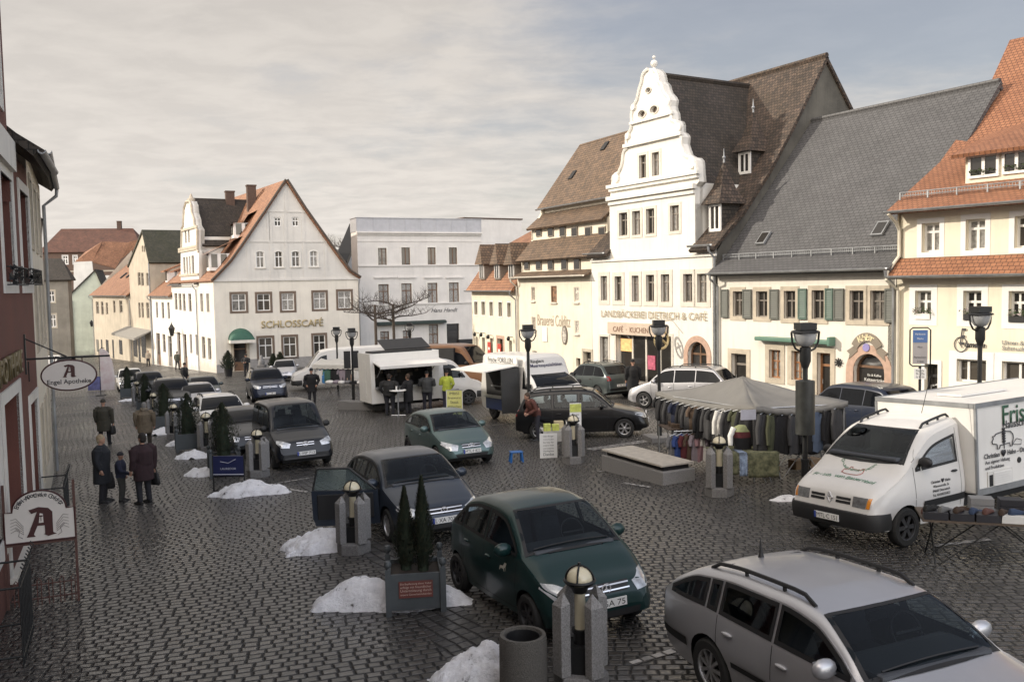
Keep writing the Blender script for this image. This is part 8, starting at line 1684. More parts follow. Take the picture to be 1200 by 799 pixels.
o = q.build('canopy_cloth', mat('canopy_grey', (.17,.165,.155), .8, var=.12, scale=1.2, streak=.1), e, smooth=40); sm = o.modifiers.new('Solidify', 'SOLIDIFY'); sm.thickness = .012
for c in cs: MB().tube([(c.x*.96, c.y*.96, gz(c.x+ctr.x, c.y+ctr.y)-zc), (c.x*.96, c.y*.96, c.z)], .022, 6).build('pole', M_STEEL, e)
q = MB()
for i in range(4): q.tube([cs[i]*.96+Vector((0,0,.0)), cs[(i+1) % 4]*.96], .016, 5)
for i in range(4): q.tube([cs[i]*.96, (0,0,apz-.1)], .014, 5)
q.build('roof_frame', M_STEEL, e)
def on_edge(A_, B_, u, dz=-.06, inn=.04): p = A_.lerp(B_, u).lerp(ctr, inn); return Vector((p.x, p.y, A_.lerp(B_, u).z+dz-.10*math.sin(math.pi*u)))
seq = ['black','black','dark grey','navy','black','dark grey','brown','black','dark grey','black','white','dark grey','olive','black']
rzLF = math.atan2((cF-cL).y, (cF-cL).x)
for i, c_ in enumerate(seq):
 u = .05+.9*i/(len(seq)-1); kd = 'coat' if i % 3 else 'shirt'
 garment(kd, c_, on_edge(cL, cF, u), rzLF+R(50+13*(i % 4)-20), '%s %s, garment %d of the row along the canopy edge that faces the bakery' % (c_, 'coat' if kd == 'coat' else 'top', i+1), h=.62 if kd == 'shirt' else .78, w=.5, group='garments hanging along the canopy edge')
seq2 = ['black','dark grey','olive','black','black','dark grey','black','black','denim','denim','black','dark grey']
rzFR = math.atan2((cR-cF).y, (cR-cF).x)
for i, c_ in enumerate(seq2):
 u = .06+.88*i/(len(seq2)-1); kd = 'coat' if i % 4 else 'trousers'
 garment(kd, c_, on_edge(cF, cR, u), rzFR+R(30+15*(i % 3)-20), '%s %s, garment %d of the row along the canopy edge towards the box van' % (c_, kd, i+1), h=.95, w=.48, group='garments hanging along the canopy edge')
for i in range(9):
 p = cL.lerp(cR, .14+.72*i/8).lerp(ctr, .1); garment('coat', ('black','navy','dark grey')[i % 3], Vector((p.x, p.y, gz(p.x, p.y)+1.62)), rzLF+R(70), '%s long coat, number %d on the rail in the middle of the canopy' % (('black','navy','dark grey')[i % 3], i+1), h=1.1, w=.52, group='coats on the inner rail')
a, b = cL.lerp(cR, .1), cL.lerp(cR, .9); za = gz(a.x, a.y); e = thing('clothes_rail', 'long clothes rail under the grey canopy', 'clothes rail', (0,0,0)); MB().tube([(a.x, a.y, za+1.66), (b.x, b.y, gz(b.x, b.y)+1.66)], .016, 6).build('rail', M_STEEL, e)
for c in (a, b): MB().tube([(c.x, c.y, gz(c.x, c.y)), (c.x, c.y, gz(c.x, c.y)+1.66)], .016, 6).build('stand', M_STEEL, e)
r0, r1 = G(798, 556), G(868, 556); r0 = r0+Vector((.0,.9,0)); r1 = r1+Vector((-.15,1.2,0)); zr_ = .95
e = thing('clothes_rail', 'low clothes rail with coloured tops beside the granite lamp', 'clothes rail', (0,0,0)); MB().tube([(r0.x, r0.y, gz(*r0.xy)+zr_), (r1.x, r1.y, gz(*r1.xy)+zr_)], .016, 6).build('rail', M_STEEL, e)
for c in (r0, r1): MB().tube([(c.x, c.y, gz(c.x, c.y)), (c.x, c.y, gz(c.x, c.y)+zr_)], .016, 6).build('stand', M_STEEL, e)
for i, c_ in enumerate(('grey','blue','maroon','brown','pale mauve','pink','white','pale mauve','grey')):
 p = r0.lerp(r1, .04+.92*i/8); garment('shirt', c_, Vector((p.x, p.y, gz(p.x, p.y)+zr_-.02)), R(18+6*(i % 3)), '%s top, number %d on the low rail beside the granite lamp' % (c_, i+1), h=.70, w=.46, group='tops on the low rail')
p = G(835, 560)+Vector((.1, 2.0, 0)); e = fold_table(Vector((p.x-.8, p.y, gz(*p.xy))), Vector((1,.15)), 1.9, .9, .92, 'table of folded brown cloths under the canopy edge', mat('table_brown', (.12,.09,.07), .7, var=.2))
for i in range(10):
 c_ = ('brown','olive','dark grey','beige','grey')[i % 5]; x, y = .25+.33*(i % 5), .25+.38*(i//5); q = MB()
 for k in range(3): q.box(-.14,.14,-.15,.15,k*.035,k*.035+.032)
 o = q.build('folded_cloth', cloth_m(c_, FAB[c_]), None, bevel=.012); o.location = Vector((p.x-.8, p.y, gz(*p.xy)+.92))+Vector((x-.15*y*.0, y+.15*x, .0)); tag(o, '%s folded cloth stack, %s row, place %d on the brown table' % (c_, 'front' if i < 5 else 'back', i % 5+1), 'folded cloth', 'folded cloths on the brown table')
t0 = G(862, 548); t1 = G(897, 563); X = (t1-t0).xy.normalized(); X = Vector((.96, .05)).normalized()
M_CAMO = mat('camouflage_cloth', (.13,.13,.075), .9, var=.9, scale=9, col2=(.035,.04,.02), bump=.3)
tp = G(866, 575)+Vector((-.35,.55,0)); tp.z = gz(*tp.xy); e = fold_table(tp, X, 1.45, 1.0, .74, 'stall table with camouflage cloths hanging over its front', M_CAMO)
def drape(x0, x1, h, m, nm, lab):
 q = MB(); vs = []; n = 16
 for j in range(9):
  for i in range(n+1):
   u = i/n; x = x0+(x1-x0)*u; vs.append((x, -.035-.018*math.sin(u*14+j*.3)*(j/8), .755-h*j/8)) if j else vs.append((x, -.01, .757))
 for i in range(n+1): vs.append((x0+(x1-x0)*i/n, .5, .756))
 f = [(j*(n+1)+i, j*(n+1)+i+1, (j+1)*(n+1)+i+1, (j+1)*(n+1)+i) for j in range(8) for i in range(n)]+[(9*(n+1)+i, 9*(n+1)+i+1, i+1, i) for i in range(n)]
 q.add(vs, f); o = q.build(nm, m, None, smooth=50); s_ = o.modifiers.new('Solidify', 'SOLIDIFY'); s_.thickness = .008; o.location = tp; o.rotation_euler = (0,0,math.atan2(X.y, X.x)); tag(o, lab, 'cloth', 'cloths on the camouflage table')
drape(.02, .48, .48, M_CAMO, 'draped_cloth', 'camouflage cloth hanging from the table next to the granite lamp'); drape(.50, .68, .52, cloth_m('blue_dots', (.30,.38,.52), .6), 'draped_cloth', 'pale blue dotted cloth hanging between two camouflage cloths'); drape(.70, 1.42, .56, M_CAMO, 'draped_cloth', 'wider camouflage cloth hanging near the lace table')
dj = tp+Vector((.72,.55,.76)); e = thing('jacket_dummy', 'jacket dummy in white, red and black above the camouflage table', 'jacket', dj, .1)
rings = []
for z, rx, ry in ((0,.20,.13),(.12,.22,.14),(.28,.24,.15),(.42,.25,.15),(.52,.20,.12),(.57,.09,.08)): rings.append([(rx*math.cos(2*math.pi*k/20), ry*math.sin(2*math.pi*k/20), z) for k in range(20)])
q = MB().loft(rings[:3], True, 0); q.build('jacket_lower', cloth_m('black', FAB['black']), e, smooth=50); MB().loft(rings[2:4], True).build('jacket_band', cloth_m('maroon', FAB['maroon']), e, smooth=50); MB().loft(rings[3:], True).build('jacket_yoke', cloth_m('olive_light', (.22,.24,.12)), e, smooth=50)
for sg in (-1, 1): MB().tube([(sg*.21,0,.50),(sg*.31,-.03,.32),(sg*.33,-.10,.10)], [.075,.065,.05], 10).build('sleeve', cloth_m('white', FAB['white']), e, smooth=50)
MB().lathe([(.02,.5),(.02,.78)], 8).build('hook_stand', M_STEEL, e)
lp = G(915, 572)+Vector((.1,.9,0)); lp.z = gz(*lp.xy); lt = fold_table(lp, Vector((1,.05)), 1.5, .8, .74, 'stall table with a white lace edge beside the black street lamp', mat('table_grey', (.18,.17,.16), .8, var=.2)); q = MB()
for k in range(22): x = .03+1.44*k/21; q.tube([(x+.035*math.cos(2*math.pi*i/8), -.012, .715+.035*math.sin(2*math.pi*i/8)) for i in range(9)], .011, 4)
q.build('lace_edge', M_WHITE, lt)
for i in range(4):
 q = MB().box(-.2,.2,-.15,.15,0,.22); o = q.build('cardboard_box', mat('cardboard', (.25,.17,.10), .85, var=.12), None, bevel=.01); pp = lp+Vector((.3+.35*i, 1.3+.1*(i % 2), .0)); o.location = (pp.x, pp.y, gz(*pp.xy)+(.74 if i == 1 else 0)); o.rotation_euler = (0,0,.2*i);
 if i == 1: o.location = lp+Vector((.2,.5,.74))
 tag(o, ('cardboard box on the ground behind the lace table, nearest the camouflage cloths', 'cardboard box standing on the lace edged table', 'cardboard box on the ground behind the lace table, third from the camouflage cloths', 'cardboard box on the ground behind the lace table, nearest the box van')[i], 'box', 'cardboard boxes of the clothes stall')
pn = G(877, 480, 1.85); o = MB().box(-.17,.17,-.008,.008,-.22,.0); solo(o, 'paper_notice', mat('notice_paper', (.42,.42,.48), .6, var=.15), 'pale paper notice pinned to the canopy corner above the jacket dummy', 'notice', pn, .1)
sp_ = G(1113, 668); sX = Vector((.95,-.28)).normalized(); sp_ = sp_+Vector((-.28,.30,0)); sp_.z = gz(*sp_.xy)
e = fold_table(sp_, sX, 2.2, .85, .72, 'wooden folding table full of shoes before the white delivery box', mat('table_wood', (.10,.075,.055), .7, var=.2), legm=M_IRON)
sY = Vector((-sX.y, sX.x)); srz = math.atan2(sX.y, sX.x)
def shoe_mesh(m):
 q = MB(); rs = []
 for x, w_, z0, z1 in ((-.14,.020,0,.05),(-.12,.036,0,.085),(-.06,.036,0,.09),(0,.036,0,.07),(.06,.044,0,.052),(.11,.040,0,.042),(.145,.016,.0,.022)): rs.append([(x, w_*math.cos(a), z0+(z1-z0)*(.0 if math.sin(a) < -.3 else (math.sin(a)+.3)/1.3)) for a in [2*math.pi*k/10 for k in range(10)]])
 q.loft(rs); return q.mesh('shoe_mesh', m, 40)
SH = [(n, shoe_mesh(cloth_m('shoe_'+n, c))) for n, c in (('black', (.012,.012,.012)), ('dark brown', (.05,.03,.02)), ('reddish brown', (.11,.05,.04)), ('grey', (.14,.14,.14)), ('blue', (.03,.05,.10)))]
rnd = random.Random(5)
bxm = {'black': mat('shoe_box_black', (.02,.02,.025), .5, var=.1), 'white': mat('shoe_box_white', (.6,.6,.58), .6, var=.08), 'grey': mat('shoe_box_grey', (.2,.2,.2), .6, var=.1)}
def onT(x, y, z=.72): v = sX*x+sY*y; return Vector((sp_.x+v.x, sp_.y+v.y, sp_.z+z))
for i in range(6):
 c_ = ('black','black','black','white','white','grey')[i]; o = MB().box(-.17,.17,-.12,.12,0,.12).build('shoe_box', bxm[c_], None, bevel=.006); o.location = onT(.2+.36*i, .14); o.rotation_euler = (0,0,srz+.03*(i % 3-1)); tag(o, '%s shoe box, number %d along the front of the shoe table' % (c_, i+1), 'shoe box', 'shoe boxes on the shoe table')
for i in range(20):
 n_, me = SH[(i*3+i//5) % 5]; o = bpy.data.objects.new('shoe', me); COL.objects.link(o); r_ = i//10; x = .12+.205*(i % 10); o.location = onT(x, .14 if r_ == 0 else .50+.16*(i % 2), .842 if r_ == 0 else .722); o.rotation_euler = (0,0,srz+rnd.uniform(.3,1.2)); o.scale = (1.05,1.15,1.1)
 tag(o, '%s shoe, %s, place %d from the cab side' % (n_, 'on the front boxes' if r_ == 0 else 'behind the boxes on the table', i % 10+1), 'shoe', 'shoes on the shoe table')
for i in range(3):
 n_, me = SH[i];
 o = MB().box(-.17,.17,-.12,.12,0,.12).box(-.17,.17,-.12,.12,.125,.24).build('stacked_shoe_box', bxm[('grey','black','white')[i]], None, bevel=.006); o.location = onT(.95+.42*i, .70); o.rotation_euler = (0,0,srz); tag(o, '%s double shoe carton at the back of the shoe table' % ('grey','black','white')[i], 'shoe box', 'shoe boxes on the shoe table')
fp = G(634, 538); fp.z = gz(*fp.xy); ft = fold_table(fp+Vector((.1,.25,0)), Vector((.98,.1)), 1.05, .7, .74, 'small flyer table with white cloth behind the blue stool', M_WHITE)
q = MB(); n = 14; vs = []
for j in range(5):
 for i in range(n+1): u = i/n; vs.append((-.02+1.09*u, -.02-.02*math.sin(u*12)*(j/4), .745-.30*j/4))
q.add(vs, [(j*(n+1)+i, j*(n+1)+i+1, (j+1)*(n+1)+i+1, (j+1)*(n+1)+i) for j in range(4) for i in range(n)]); q.box(-.02,1.07,-.02,.72,.742,.75); o = q.build('tablecloth', cloth_m('table_white', (.45,.44,.41)), None, smooth=40); o.location = fp+Vector((.1,.25,0)); o.rotation_euler = (0,0,.1); tag(o, 'off white cloth over the small flyer table', 'tablecloth')
def fbox(x, y, z, w_, d_, h_, m, nm, lab, cat, grp=None):
 o = MB().box(-w_/2,w_/2,-d_/2,d_/2,0,h_).build(nm, m, None, bevel=.004); o.location = fp+Vector((.1+x, .25+y+.1*x, z)); o.rotation_euler = (0,0,.1); tag(o, lab, cat, grp); return o
M_FLY = mat('flyer_yellow', (.55,.60,.14), .6, var=.2, scale=12)
fbox(.10, .10, .752, .20, .16, .20, M_FLY, 'flyer_box', 'yellow flyer box at the stool end of the flyer table', 'flyer box', 'flyer boxes'); fbox(.34, .10, .752, .20, .16, .18, M_FLY, 'flyer_box', 'yellow flyer box in the middle of the flyer table', 'flyer box', 'flyer boxes'); fbox(.45, .42, .752, .26, .2, .22, mat('carton_cream', (.5,.42,.26), .7, var=.1), 'flyer_box', 'cream carton at the back of the flyer table', 'flyer box', 'flyer boxes')
o = fbox(.95, .45, .752, .34, .03, .72, M_PLATE, 'poster_stand', 'upright white poster with yellow head on the flyer table', 'poster'); q = MB().box(-.165,.165,-.02,-.0155,.46,.70).build('poster_head', M_FLY, o)
for k in range(4): text(('Bürger', 'Initiative', 'Colditz', 'Info')[k], .22, M_TINK, o, MF(0, -.0165, .38-.09*k), extrude=.001)
o = fbox(.74, .35, .752, .16, .10, .24, M_WHITE, 'canister', 'white canister with black label beside the upright poster', 'canister'); MB().box(-.06,.06,-.054,-.0505,.05,.19).build('canister_label', M_INK, o); MB().lathe([(.03,.24),(.03,.29)], 10).build('canister_cap', M_INK, o)
o = fbox(.12, -.20, .02, .50, .02, .70, M_PLATE, 'notice_board', 'white printed notice leaning on the front of the flyer table', 'notice')
for k in range(7): text(('Liebe Bürger', 'Unterschreiben', 'Sie hier für', 'unsere Stadt', 'und unseren', 'Marktplatz', 'Danke')[k], .3, M_TINK, o, MF(0, -.0115, .62-.085*k), extrude=.001)
p = G(605, 541); e = thing('stool', 'bright blue plastic stool beside the flyer table', 'stool', p, .2); M_BLU = mat('plastic_blue', (.02,.12,.36), .45, var=.08); MB().box(-.18,.18,-.13,.13,.27,.30).build('seat', M_BLU, e, bevel=.01)
for a in (-1, 1):
 for b in (-1, 1): MB().tube([(a*.17,b*.12,0),(a*.14,b*.10,.27)], [.03,.025], 6).build('leg', M_BLU, e)
hS = 1.72; s0, s1 = PD(368, 432, 49.5), PD(429, 434, 48.5); X = (s1-s0).xy.normalized(); Yv = Vector((-X.y, X.x)); LS = (s1-s0).xy.length; e = thing('market_stall', 'clothes stall with a white scalloped roof in front of the café', 'stall', None, M=Matrix(((X.x,Yv.x,0,s0.x),(X.y,Yv.y,0,s0.y),(0,0,1,gz(*s0.xy)),(0,0,0,1))))
q = MB(); n = 30; vs = []
for i in range(n+1):
 x = LS*i/n; sag = .10*abs(math.sin(i/n*math.pi*3)); vs += [(x, -.2, hS-.16-.06*abs(math.sin(i*1.05))), (x, -.2, hS+.02), (x, .8, hS+.30-sag), (x, 1.7, hS+.05), (x, 1.7, hS-.2)]
q.add(vs, [(i*5+k, (i+1)*5+k, (i+1)*5+k+1, i*5+k+1) for i in range(n) for k in range(4)]); o = q.build('roof_cloth', mat('stall_white', (.55,.53,.48), .8, var=.08), e, smooth=40)
for x in (.1, LS/2, LS-.1):
 for y in (-.1, 1.6): MB().tube([(x,y,-.2),(x,y,hS)], .025, 6).build('pole', M_STEEL, e)
for i, (c_, kd) in enumerate((('white','shirt'),('bright blue','shirt'),('green','shirt'),('black','coat'),('black','coat'),('pale mauve','shirt'),('dark grey','coat'),('apricot','coat'),('white','shirt'),('pale blue','shirt'))):
 x = LS*(.10+.84*i/9); pp = Vector((s0.x, s0.y, 0))+Vector((X.x*x-Yv.x*.05, X.y*x-Yv.y*.05, 0)); garment(kd, c_, Vector((pp.x, pp.y, gz(pp.x, pp.y)+hS-.18)), math.atan2(X.y, X.x)+.15*(i % 3-1), '%s %s hanging under the white stall roof, number %d from the café end' % (c_, 'coat' if kd == 'coat' else 'top', i+1), h=.85 if kd == 'coat' else .78, w=.55, group='garments under the white stall roof')
tt = s0.xy+X*1.0-Yv*.9; e = fold_table(Vector((tt.x, tt.y, gz(*tt))), X, 2.6, .9, .7, 'table heaped with pale clothes before the white roofed stall', mat('table_grey', (.18,.17,.16), .8, var=.2))
for i in range(7):
 c_ = ('white','pale mauve','white','grey','black','white','pale blue')[i]; q = MB(); rs = []
 o = MB().ball((0,0,.05), .22, 14, 0, (1.2,.9,.5)).build('clothes_heap', cloth_m(c_.replace(' ', '_'), FAB[c_]), None, smooth=60); v = X*(.25+.36*i)+Yv*(.4+.12*(i % 2)); o.location = (tt.x+v.x, tt.y+v.y, gz(*tt)+.73); o.rotation_euler = (0,0,i*.9); tag(o, '%s heap of clothes, number %d on the table before the white roofed stall' % (c_, i+1), 'clothes', 'clothes heaps on the stall table')
k0, k1 = G(396, 480), G(449, 481); X2 = (k1-k0).xy.normalized(); solo(MB().box(0,(k1-k0).xy.length,0,.5,-.1,.42), 'stone_block', M_GRAND, 'long grey stone block at the foot of the white roofed stall', 'stone block', Vector((k0.x, k0.y, gz(*k0.xy))), math.atan2(X2.y, X2.x), bevel=.02)
p = G(467, 487); e = thing('bistro_table', 'white standing table of the snack truck customers', 'table', p); MB().lathe([(.34,1.06),(.35,1.07),(.35,1.09),(.34,1.10)], 24).build('tabletop', M_WHITE, e); MB().tube([(0,0,.02),(0,0,1.07)], .03, 8).tube([(-.3,0,.02),(.3,0,.02)], .022, 6).tube([(0,-.3,.02),(0,.3,.02)], .022, 6).build('stand', M_STEEL, e); q = MB().lathe([(.04,0),(.045,.14),(.05,.16)], 12); solo(q, 'cup', M_PLATE, 'white cup standing on the bistro table', 'cup', p+Vector((-.05,0,1.10)))
for i, (px, py, lab, r_, h_, pm_) in enumerate(((268, 441, 'round clipped bush in dark tub left of the café door', .55, 1.5, M_BLACK), (259, 436, 'round clipped bush in terracotta tub at the café corner', .5, 1.2, mat('terracotta', (.32,.13,.07), .7, var=.15)), (321, 441, 'small conical bush before the café windows, nearer the door', .4, 1.2, M_BLACK), (329, 441, 'small conical bush before the café windows, nearer the panel van', .4, 1.3, M_BLACK))):
 p = G(px, py); e = thing('potted_bush', lab, 'potted bush', p, 0, 'potted bushes by the café'); MB().lathe([(.26,0),(.34,.55),(.36,.6),(.31,.6),(.30,.5),(.001,.5)], 16).build('tub', pm_, e, smooth=40); o = conifer('c', h_, r_, 50+i, M_CON, 900, .09).build('crown', [M_CON, M_CON2], e); o.location = (0,0,.45); MB().tube([(0,0,.4),(0,0,.8)], .05, 6).build('trunk', M_TRUNK, e)
p = G(307, 441); e = thing('stone_figure', 'grey stone figure on a block near the café door', 'statue', p); MB().box(-.3,.3,-.3,.3,0,.9).build('plinth', M_GRAND, e, bevel=.03); MB().lathe([(.22,.9),(.26,1.05),(.2,1.3),(.12,1.4),(.13,1.5),(.09,1.62),(.01,1.66)], 12).build('figure', M_GRAN, e, smooth=50)
M_TW = mat('bare_twigs', (.075,.06,.05), .9, var=.25, scale=8)
def bare_tree(p, h, spread, seed, lab, flat=True, rz=0., group='bare pollarded trees'):
 rnd = random.Random(seed); e = thing('bare_tree', lab, 'tree', p, rz, group); MB().tube([(0,0,-.1),(.02,0,h*.5),(0,.03,h)], [.13,.10,.09], 10).build('trunk', M_TRUNK, e, smooth=50); q = MB()
 for k in range(6):
  a = (0 if k % 2 == 0 else math.pi)+rnd.uniform(-.35,.35) if flat else rnd.uniform(0, 6.28); z0 = h*(.72+.28*rnd.random()); pt = Vector((0,0,z0)); pts = [pt]; d = Vector((math.cos(a), math.sin(a)*.5, .25)).normalized(); L_ = spread*rnd.uniform(.6,1.)
  for i in range(7): d = (d+Vector((rnd.uniform(-.2,.2), rnd.uniform(-.25,.25), rnd.uniform(-.16,.18)))).normalized(); pt = pt+d*L_/7; pts.append(pt)
  q.tube(pts, [.065-.0065*i for i in range(8)], 6)
  for i in range(1, 8):
   for _ in range(3):
    b = pts[i]; dd = Vector((rnd.uniform(-.7,.7), rnd.uniform(-.6,.6), rnd.uniform(-.1,1))).normalized(); l = rnd.uniform(.3,.9); m_ = b+dd*l*.5+Vector((0,0,.05)); t_ = b+dd*l+Vector((rnd.uniform(-.1,.1),0,.12)); q.tube([b, m_, t_], [.016,.010,.004], 4)
    for _ in range(2): q.tube([m_, m_+Vector((rnd.uniform(-.4,.4), rnd.uniform(-.3,.3), rnd.uniform(.05,.45)))], [.010,.004], 3)
 q.build('crown', M_TW, e); return e
for px, d, lab, sd in ((441, 60, 'bare pollarded tree before the parapet house, nearer the café', 3), (462, 61, 'bare pollarded tree before the parapet house, nearer the mansard house', 11)):
 p = PD(px, 420, d); bare_tree(Vector((p.x, p.y, gz(p.x, p.y))), 4.6 if False else 5.0, 2.8, sd, lab)
p = PD(409, 300, 112); bare_tree(Vector((p.x, p.y, 2)), 6.5, 3.6, 17, 'leafless tree crown showing above the roofs behind the café', False, 0, None).scale = (1.,1.,1.15)
# ================================================================ people
def tubes_remesh(parts, voxel, name):
 """closed tapered pieces fused into one continuous surface"""
 q = MB()
 for kind, a in parts:
  if kind == 't': q.tube(a[0], a[1], 12)
  elif kind == 'r': q.loft([[Vector((c[0]+rx*math.cos(2*math.pi*k/16), c[1]+ry*math.sin(2*math.pi*k/16), c[2])) for k in range(16)] for c, rx, ry in a])
  else: q.ball(*a)
 me = q.mesh(name+'_src', M_BLACK); o = bpy.data.objects.new(name+'_src', me); COL.objects.link(o)
 m = o.modifiers.new('Remesh', 'REMESH'); m.mode = 'VOXEL'; m.voxel_size = voxel; m.use_smooth_shade = True
 s_ = o.modifiers.new('Smooth', 'SMOOTH'); s_.factor = .5; s_.iterations = 3
 dg = bpy.context.evaluated_depsgraph_get(); ev = o.evaluated_get(dg); out = bpy.data.meshes.new_from_object(ev, depsgraph=dg); bpy.data.objects.remove(o); bpy.data.meshes.remove(me); out.name = name; return out
M_SKIN = mat('skin', (.42,.24,.17), .5, var=.08, scale=12); HAIR = {'grey': (.22,.21,.20), 'blond': (.35,.27,.17), 'dark': (.02,.015,.012), 'brown': (.07,.045,.03)}
def person(p, face, lab, h=1.7, coat=(.02,.02,.022), trous=(.02,.02,.025), hair='dark', hat=None, long_coat=.0, arms=('down','down'), stride=.0, hood=None, build=1., skirt=False, lean=0., voxel=.017, fur=None, sweater=None):
 """face = heading in degrees (0 = +x); local +y is the way the person looks"""
 s = h/1.75; e = thing('person', lab, 'person', p, R(face-90))
 hipz, shz, nz = .90, 1.42, 1.50; lw = .10*build
 feet = [(-lw, -stride*.5+.02, 0), (lw, stride*.5+.02, 0)]
 def arm(sd, mode):
  sx = sd*(.205*build); S = Vector((sx, 0, shz-.03))
  if mode == 'down': E_, H_ = Vector((sd*(.225*build+.02), -.03, 1.13)), Vector((sd*(.215*build+.02), .06, .87))
  elif mode == 'bag': E_, H_ = Vector((sd*(.23*build+.02), -.01, 1.12)), Vector((sd*(.235*build+.02), .03, .82))
  elif mode == 'front': E_, H_ = Vector((sd*(.26*build), .06, 1.14)), Vector((sd*.10, .30, 1.12))
  elif mode == 'up': E_, H_ = Vector((sd*(.27*build), .10, 1.16)), Vector((sd*.08, .26, 1.34))
  elif mode == 'pocket': E_, H_ = Vector((sd*(.26*build+.02), -.06, 1.14)), Vector((sd*(.19*build), .10, .93))
  else: E_, H_ = Vector((sd*(.28*build), .10, 1.14)), Vector((sd*(.24*build), .40, 1.02))
  return S, E_, H_
 lean_ = Matrix.Translation((0,0,hipz)) @ Matrix.Rotation(R(-lean), 4, 'X') @ Matrix.Translation((0,0,-hipz))
 L3 = lambda v: lean_ @ Vector(v)
 hd_ = L3((0,.02,1.635)); nk = L3((0,0,1.50))
 body = [('r', [((0,0,.86),.13*build,.10),((0,.0,.98),.155*build,.115),((0,.01,1.12),.145*build,.11)]), ('t', ([L3((0,0,1.0)), L3((0,0,1.2)), L3((0,0,1.40)), L3((0,0,1.47))], [.115*build,.12*build,.10*build,.05])), ('t', ([nk-Vector((0,0,.06)), hd_-Vector((0,.02,.06))], [.055,.05])),
   ('b', (tuple(hd_), .098, 16, 0, (.82,1.0,1.18))), ('b', ((hd_.x, hd_.y+.085, hd_.z-.015), .02, 8, 0, (.8,1.2,1.3))), ('b', ((hd_.x, hd_.y+.055, hd_.z-.085), .045, 10, 0, (1.,.9,.7))), ('b', ((hd_.x-.08, hd_.y-.005, hd_.z), .02, 8, 0, (.5,1,1.5))), ('b', ((hd_.x+.08, hd_.y-.005, hd_.z), .02, 8, 0, (.5,1,1.5)))]
 for i, sd in enumerate((-1, 1)):
  f = Vector(feet[i]); hip = Vector((sd*lw*.9, 0, hipz)); kn = hip.lerp(f, .5)+Vector((0, .03, .03)); body.append(('t', ([hip, kn, f+Vector((0,-.02,.09))], [.088*build,.062,.045]))); body.append(('t', ([f+Vector((0,-.04,.045)), f+Vector((0,.10,.03)), f+Vector((0,.17,.028))], [.042,.04,.028])))
  S, E_, H_ = arm(sd, arms[i]); S, E_, H_ = L3(S), L3(E_), L3(H_); body.append(('t', ([S, E_, H_], [.055*build,.045,.032])))
  d = (H_-E_).normalized(); body.append(('t', ([H_-d*.01, H_+d*.05, H_+d*.09], [.030,.040,.034])))
 me = tubes_remesh(body, voxel, 'body')
 q = MB()
 for i, sd in enumerate((-1, 1)):
  S, E_, H_ = [L3(v) for v in arm(sd, arms[i])]; d = (H_-E_).normalized(); w_ = d.cross(Vector((sd,0,0))).normalized(); c_ = w_.cross(d).normalized()
  for k, (o_, l) in enumerate(((-.026,.060),(-.009,.072),(.009,.068),(.026,.054))): b = H_+d*.075+w_*o_; q.tube([b, b+d*l*.55-c_*sd*.006, b+d*l*.8-c_*sd*.026], [.0095,.009,.007], 6)
  b = H_+d*.03+w_*.034; q.tube([b, b+d*.03+w_*.022, b+d*.055+w_*.016], [.011,.010,.008], 6)
 bm = bmesh.new(); bm.from_mesh(me); tmp = q.mesh('fingers', M_SKIN, 60); bm.from_mesh(tmp); bm.to_mesh(me); bm.free(); bpy.data.meshes.remove(tmp)
 me.materials.clear(); me.materials.append(M_SKIN); me.polygons.foreach_set('use_smooth', [True]*len(me.polygons)); o = bpy.data.objects.new('body', me); COL.objects.link(o); o.parent = e
 ey = MB()
 for sd in (-1, 1): ey.ball((hd_.x+sd*.033, hd_.y+.083, hd_.z+.012), .012, 8, 0, (1.2,.7,.8))
 ey.build('eyes', M_INK, e)
 cm = mat('coat_%d' % (len(_mc)), coat, .9, var=.25, scale=7, bump=.5, bscale=16); tm = mat('trousers_%d' % (len(_mc)), trous, .9, var=.2, scale=6, bump=.3, bscale=20)
 lo = .84-long_coat; C = [('r', [((0,0,lo),.185*build+.08*long_coat,.15*build+.06*long_coat),((0,0,max(lo+.05,.92)),.195*build,.155*build),((0,.005,1.04),.185*build,.15*build)])]
 C += [('t', ([L3((0,0,1.0)), L3((0,0,1.15)), L3((0,0,1.32)), L3((0,0,1.43)), L3((0,0,1.49))], [.168*build,.178*build,.180*build,.15,.085]))]
 C += [('t', ([L3((-.10*build,0,1.42)), L3((-.215*build,0,1.385))], [.08,.078])), ('t', ([L3((.10*build,0,1.42)), L3((.215*build,0,1.385))], [.08,.078]))]
 for i, sd in enumerate((-1, 1)):
  S, E_, H_ = [L3(v) for v in arm(sd, arms[i])]; C.append(('t', ([S, E_, E_.lerp(H_, .97)], [.085*build,.074,.060])))
 cme = tubes_remesh(C, voxel, 'coat'); cme.materials.clear(); cme.materials.append(cm); o = bpy.data.objects.new('coat', cme); COL.objects.link(o); o.parent = e
 T = [('r', [((0,0,.80),.155*build,.12),((0,0,.95),.16*build,.12)])]
 for i, sd in enumerate((-1, 1)):
  f = Vector(feet[i]); hip = Vector((sd*lw*.9, 0, hipz)); kn = hip.lerp(f, .5)+Vector((0, .03, .03)); T.append(('t', ([hip, kn, f+Vector((0,-.025,.07))], [.105*build,.080,.066])))
 tme = tubes_remesh(T, voxel, 'trousers'); tme.materials.clear(); tme.materials.append(tm); o = bpy.data.objects.new('trousers', tme); COL.objects.link(o); o.parent = e
 for f in feet:
  q = MB().loft([[(f[0]+w_*math.cos(a), f[1]+y, max(0, z0+hh*math.sin(a))) for a in [2*math.pi*k/12 for k in range(12)]] for y, w_, z0, hh in ((-.09,.035,.03,.05),(-.05,.048,.03,.075),(.03,.050,.03,.07),(.12,.052,.025,.045),(.19,.040,.02,.03),(.215,.015,.018,.012))]); q.build('shoe', M_BLACK, e, smooth=50)
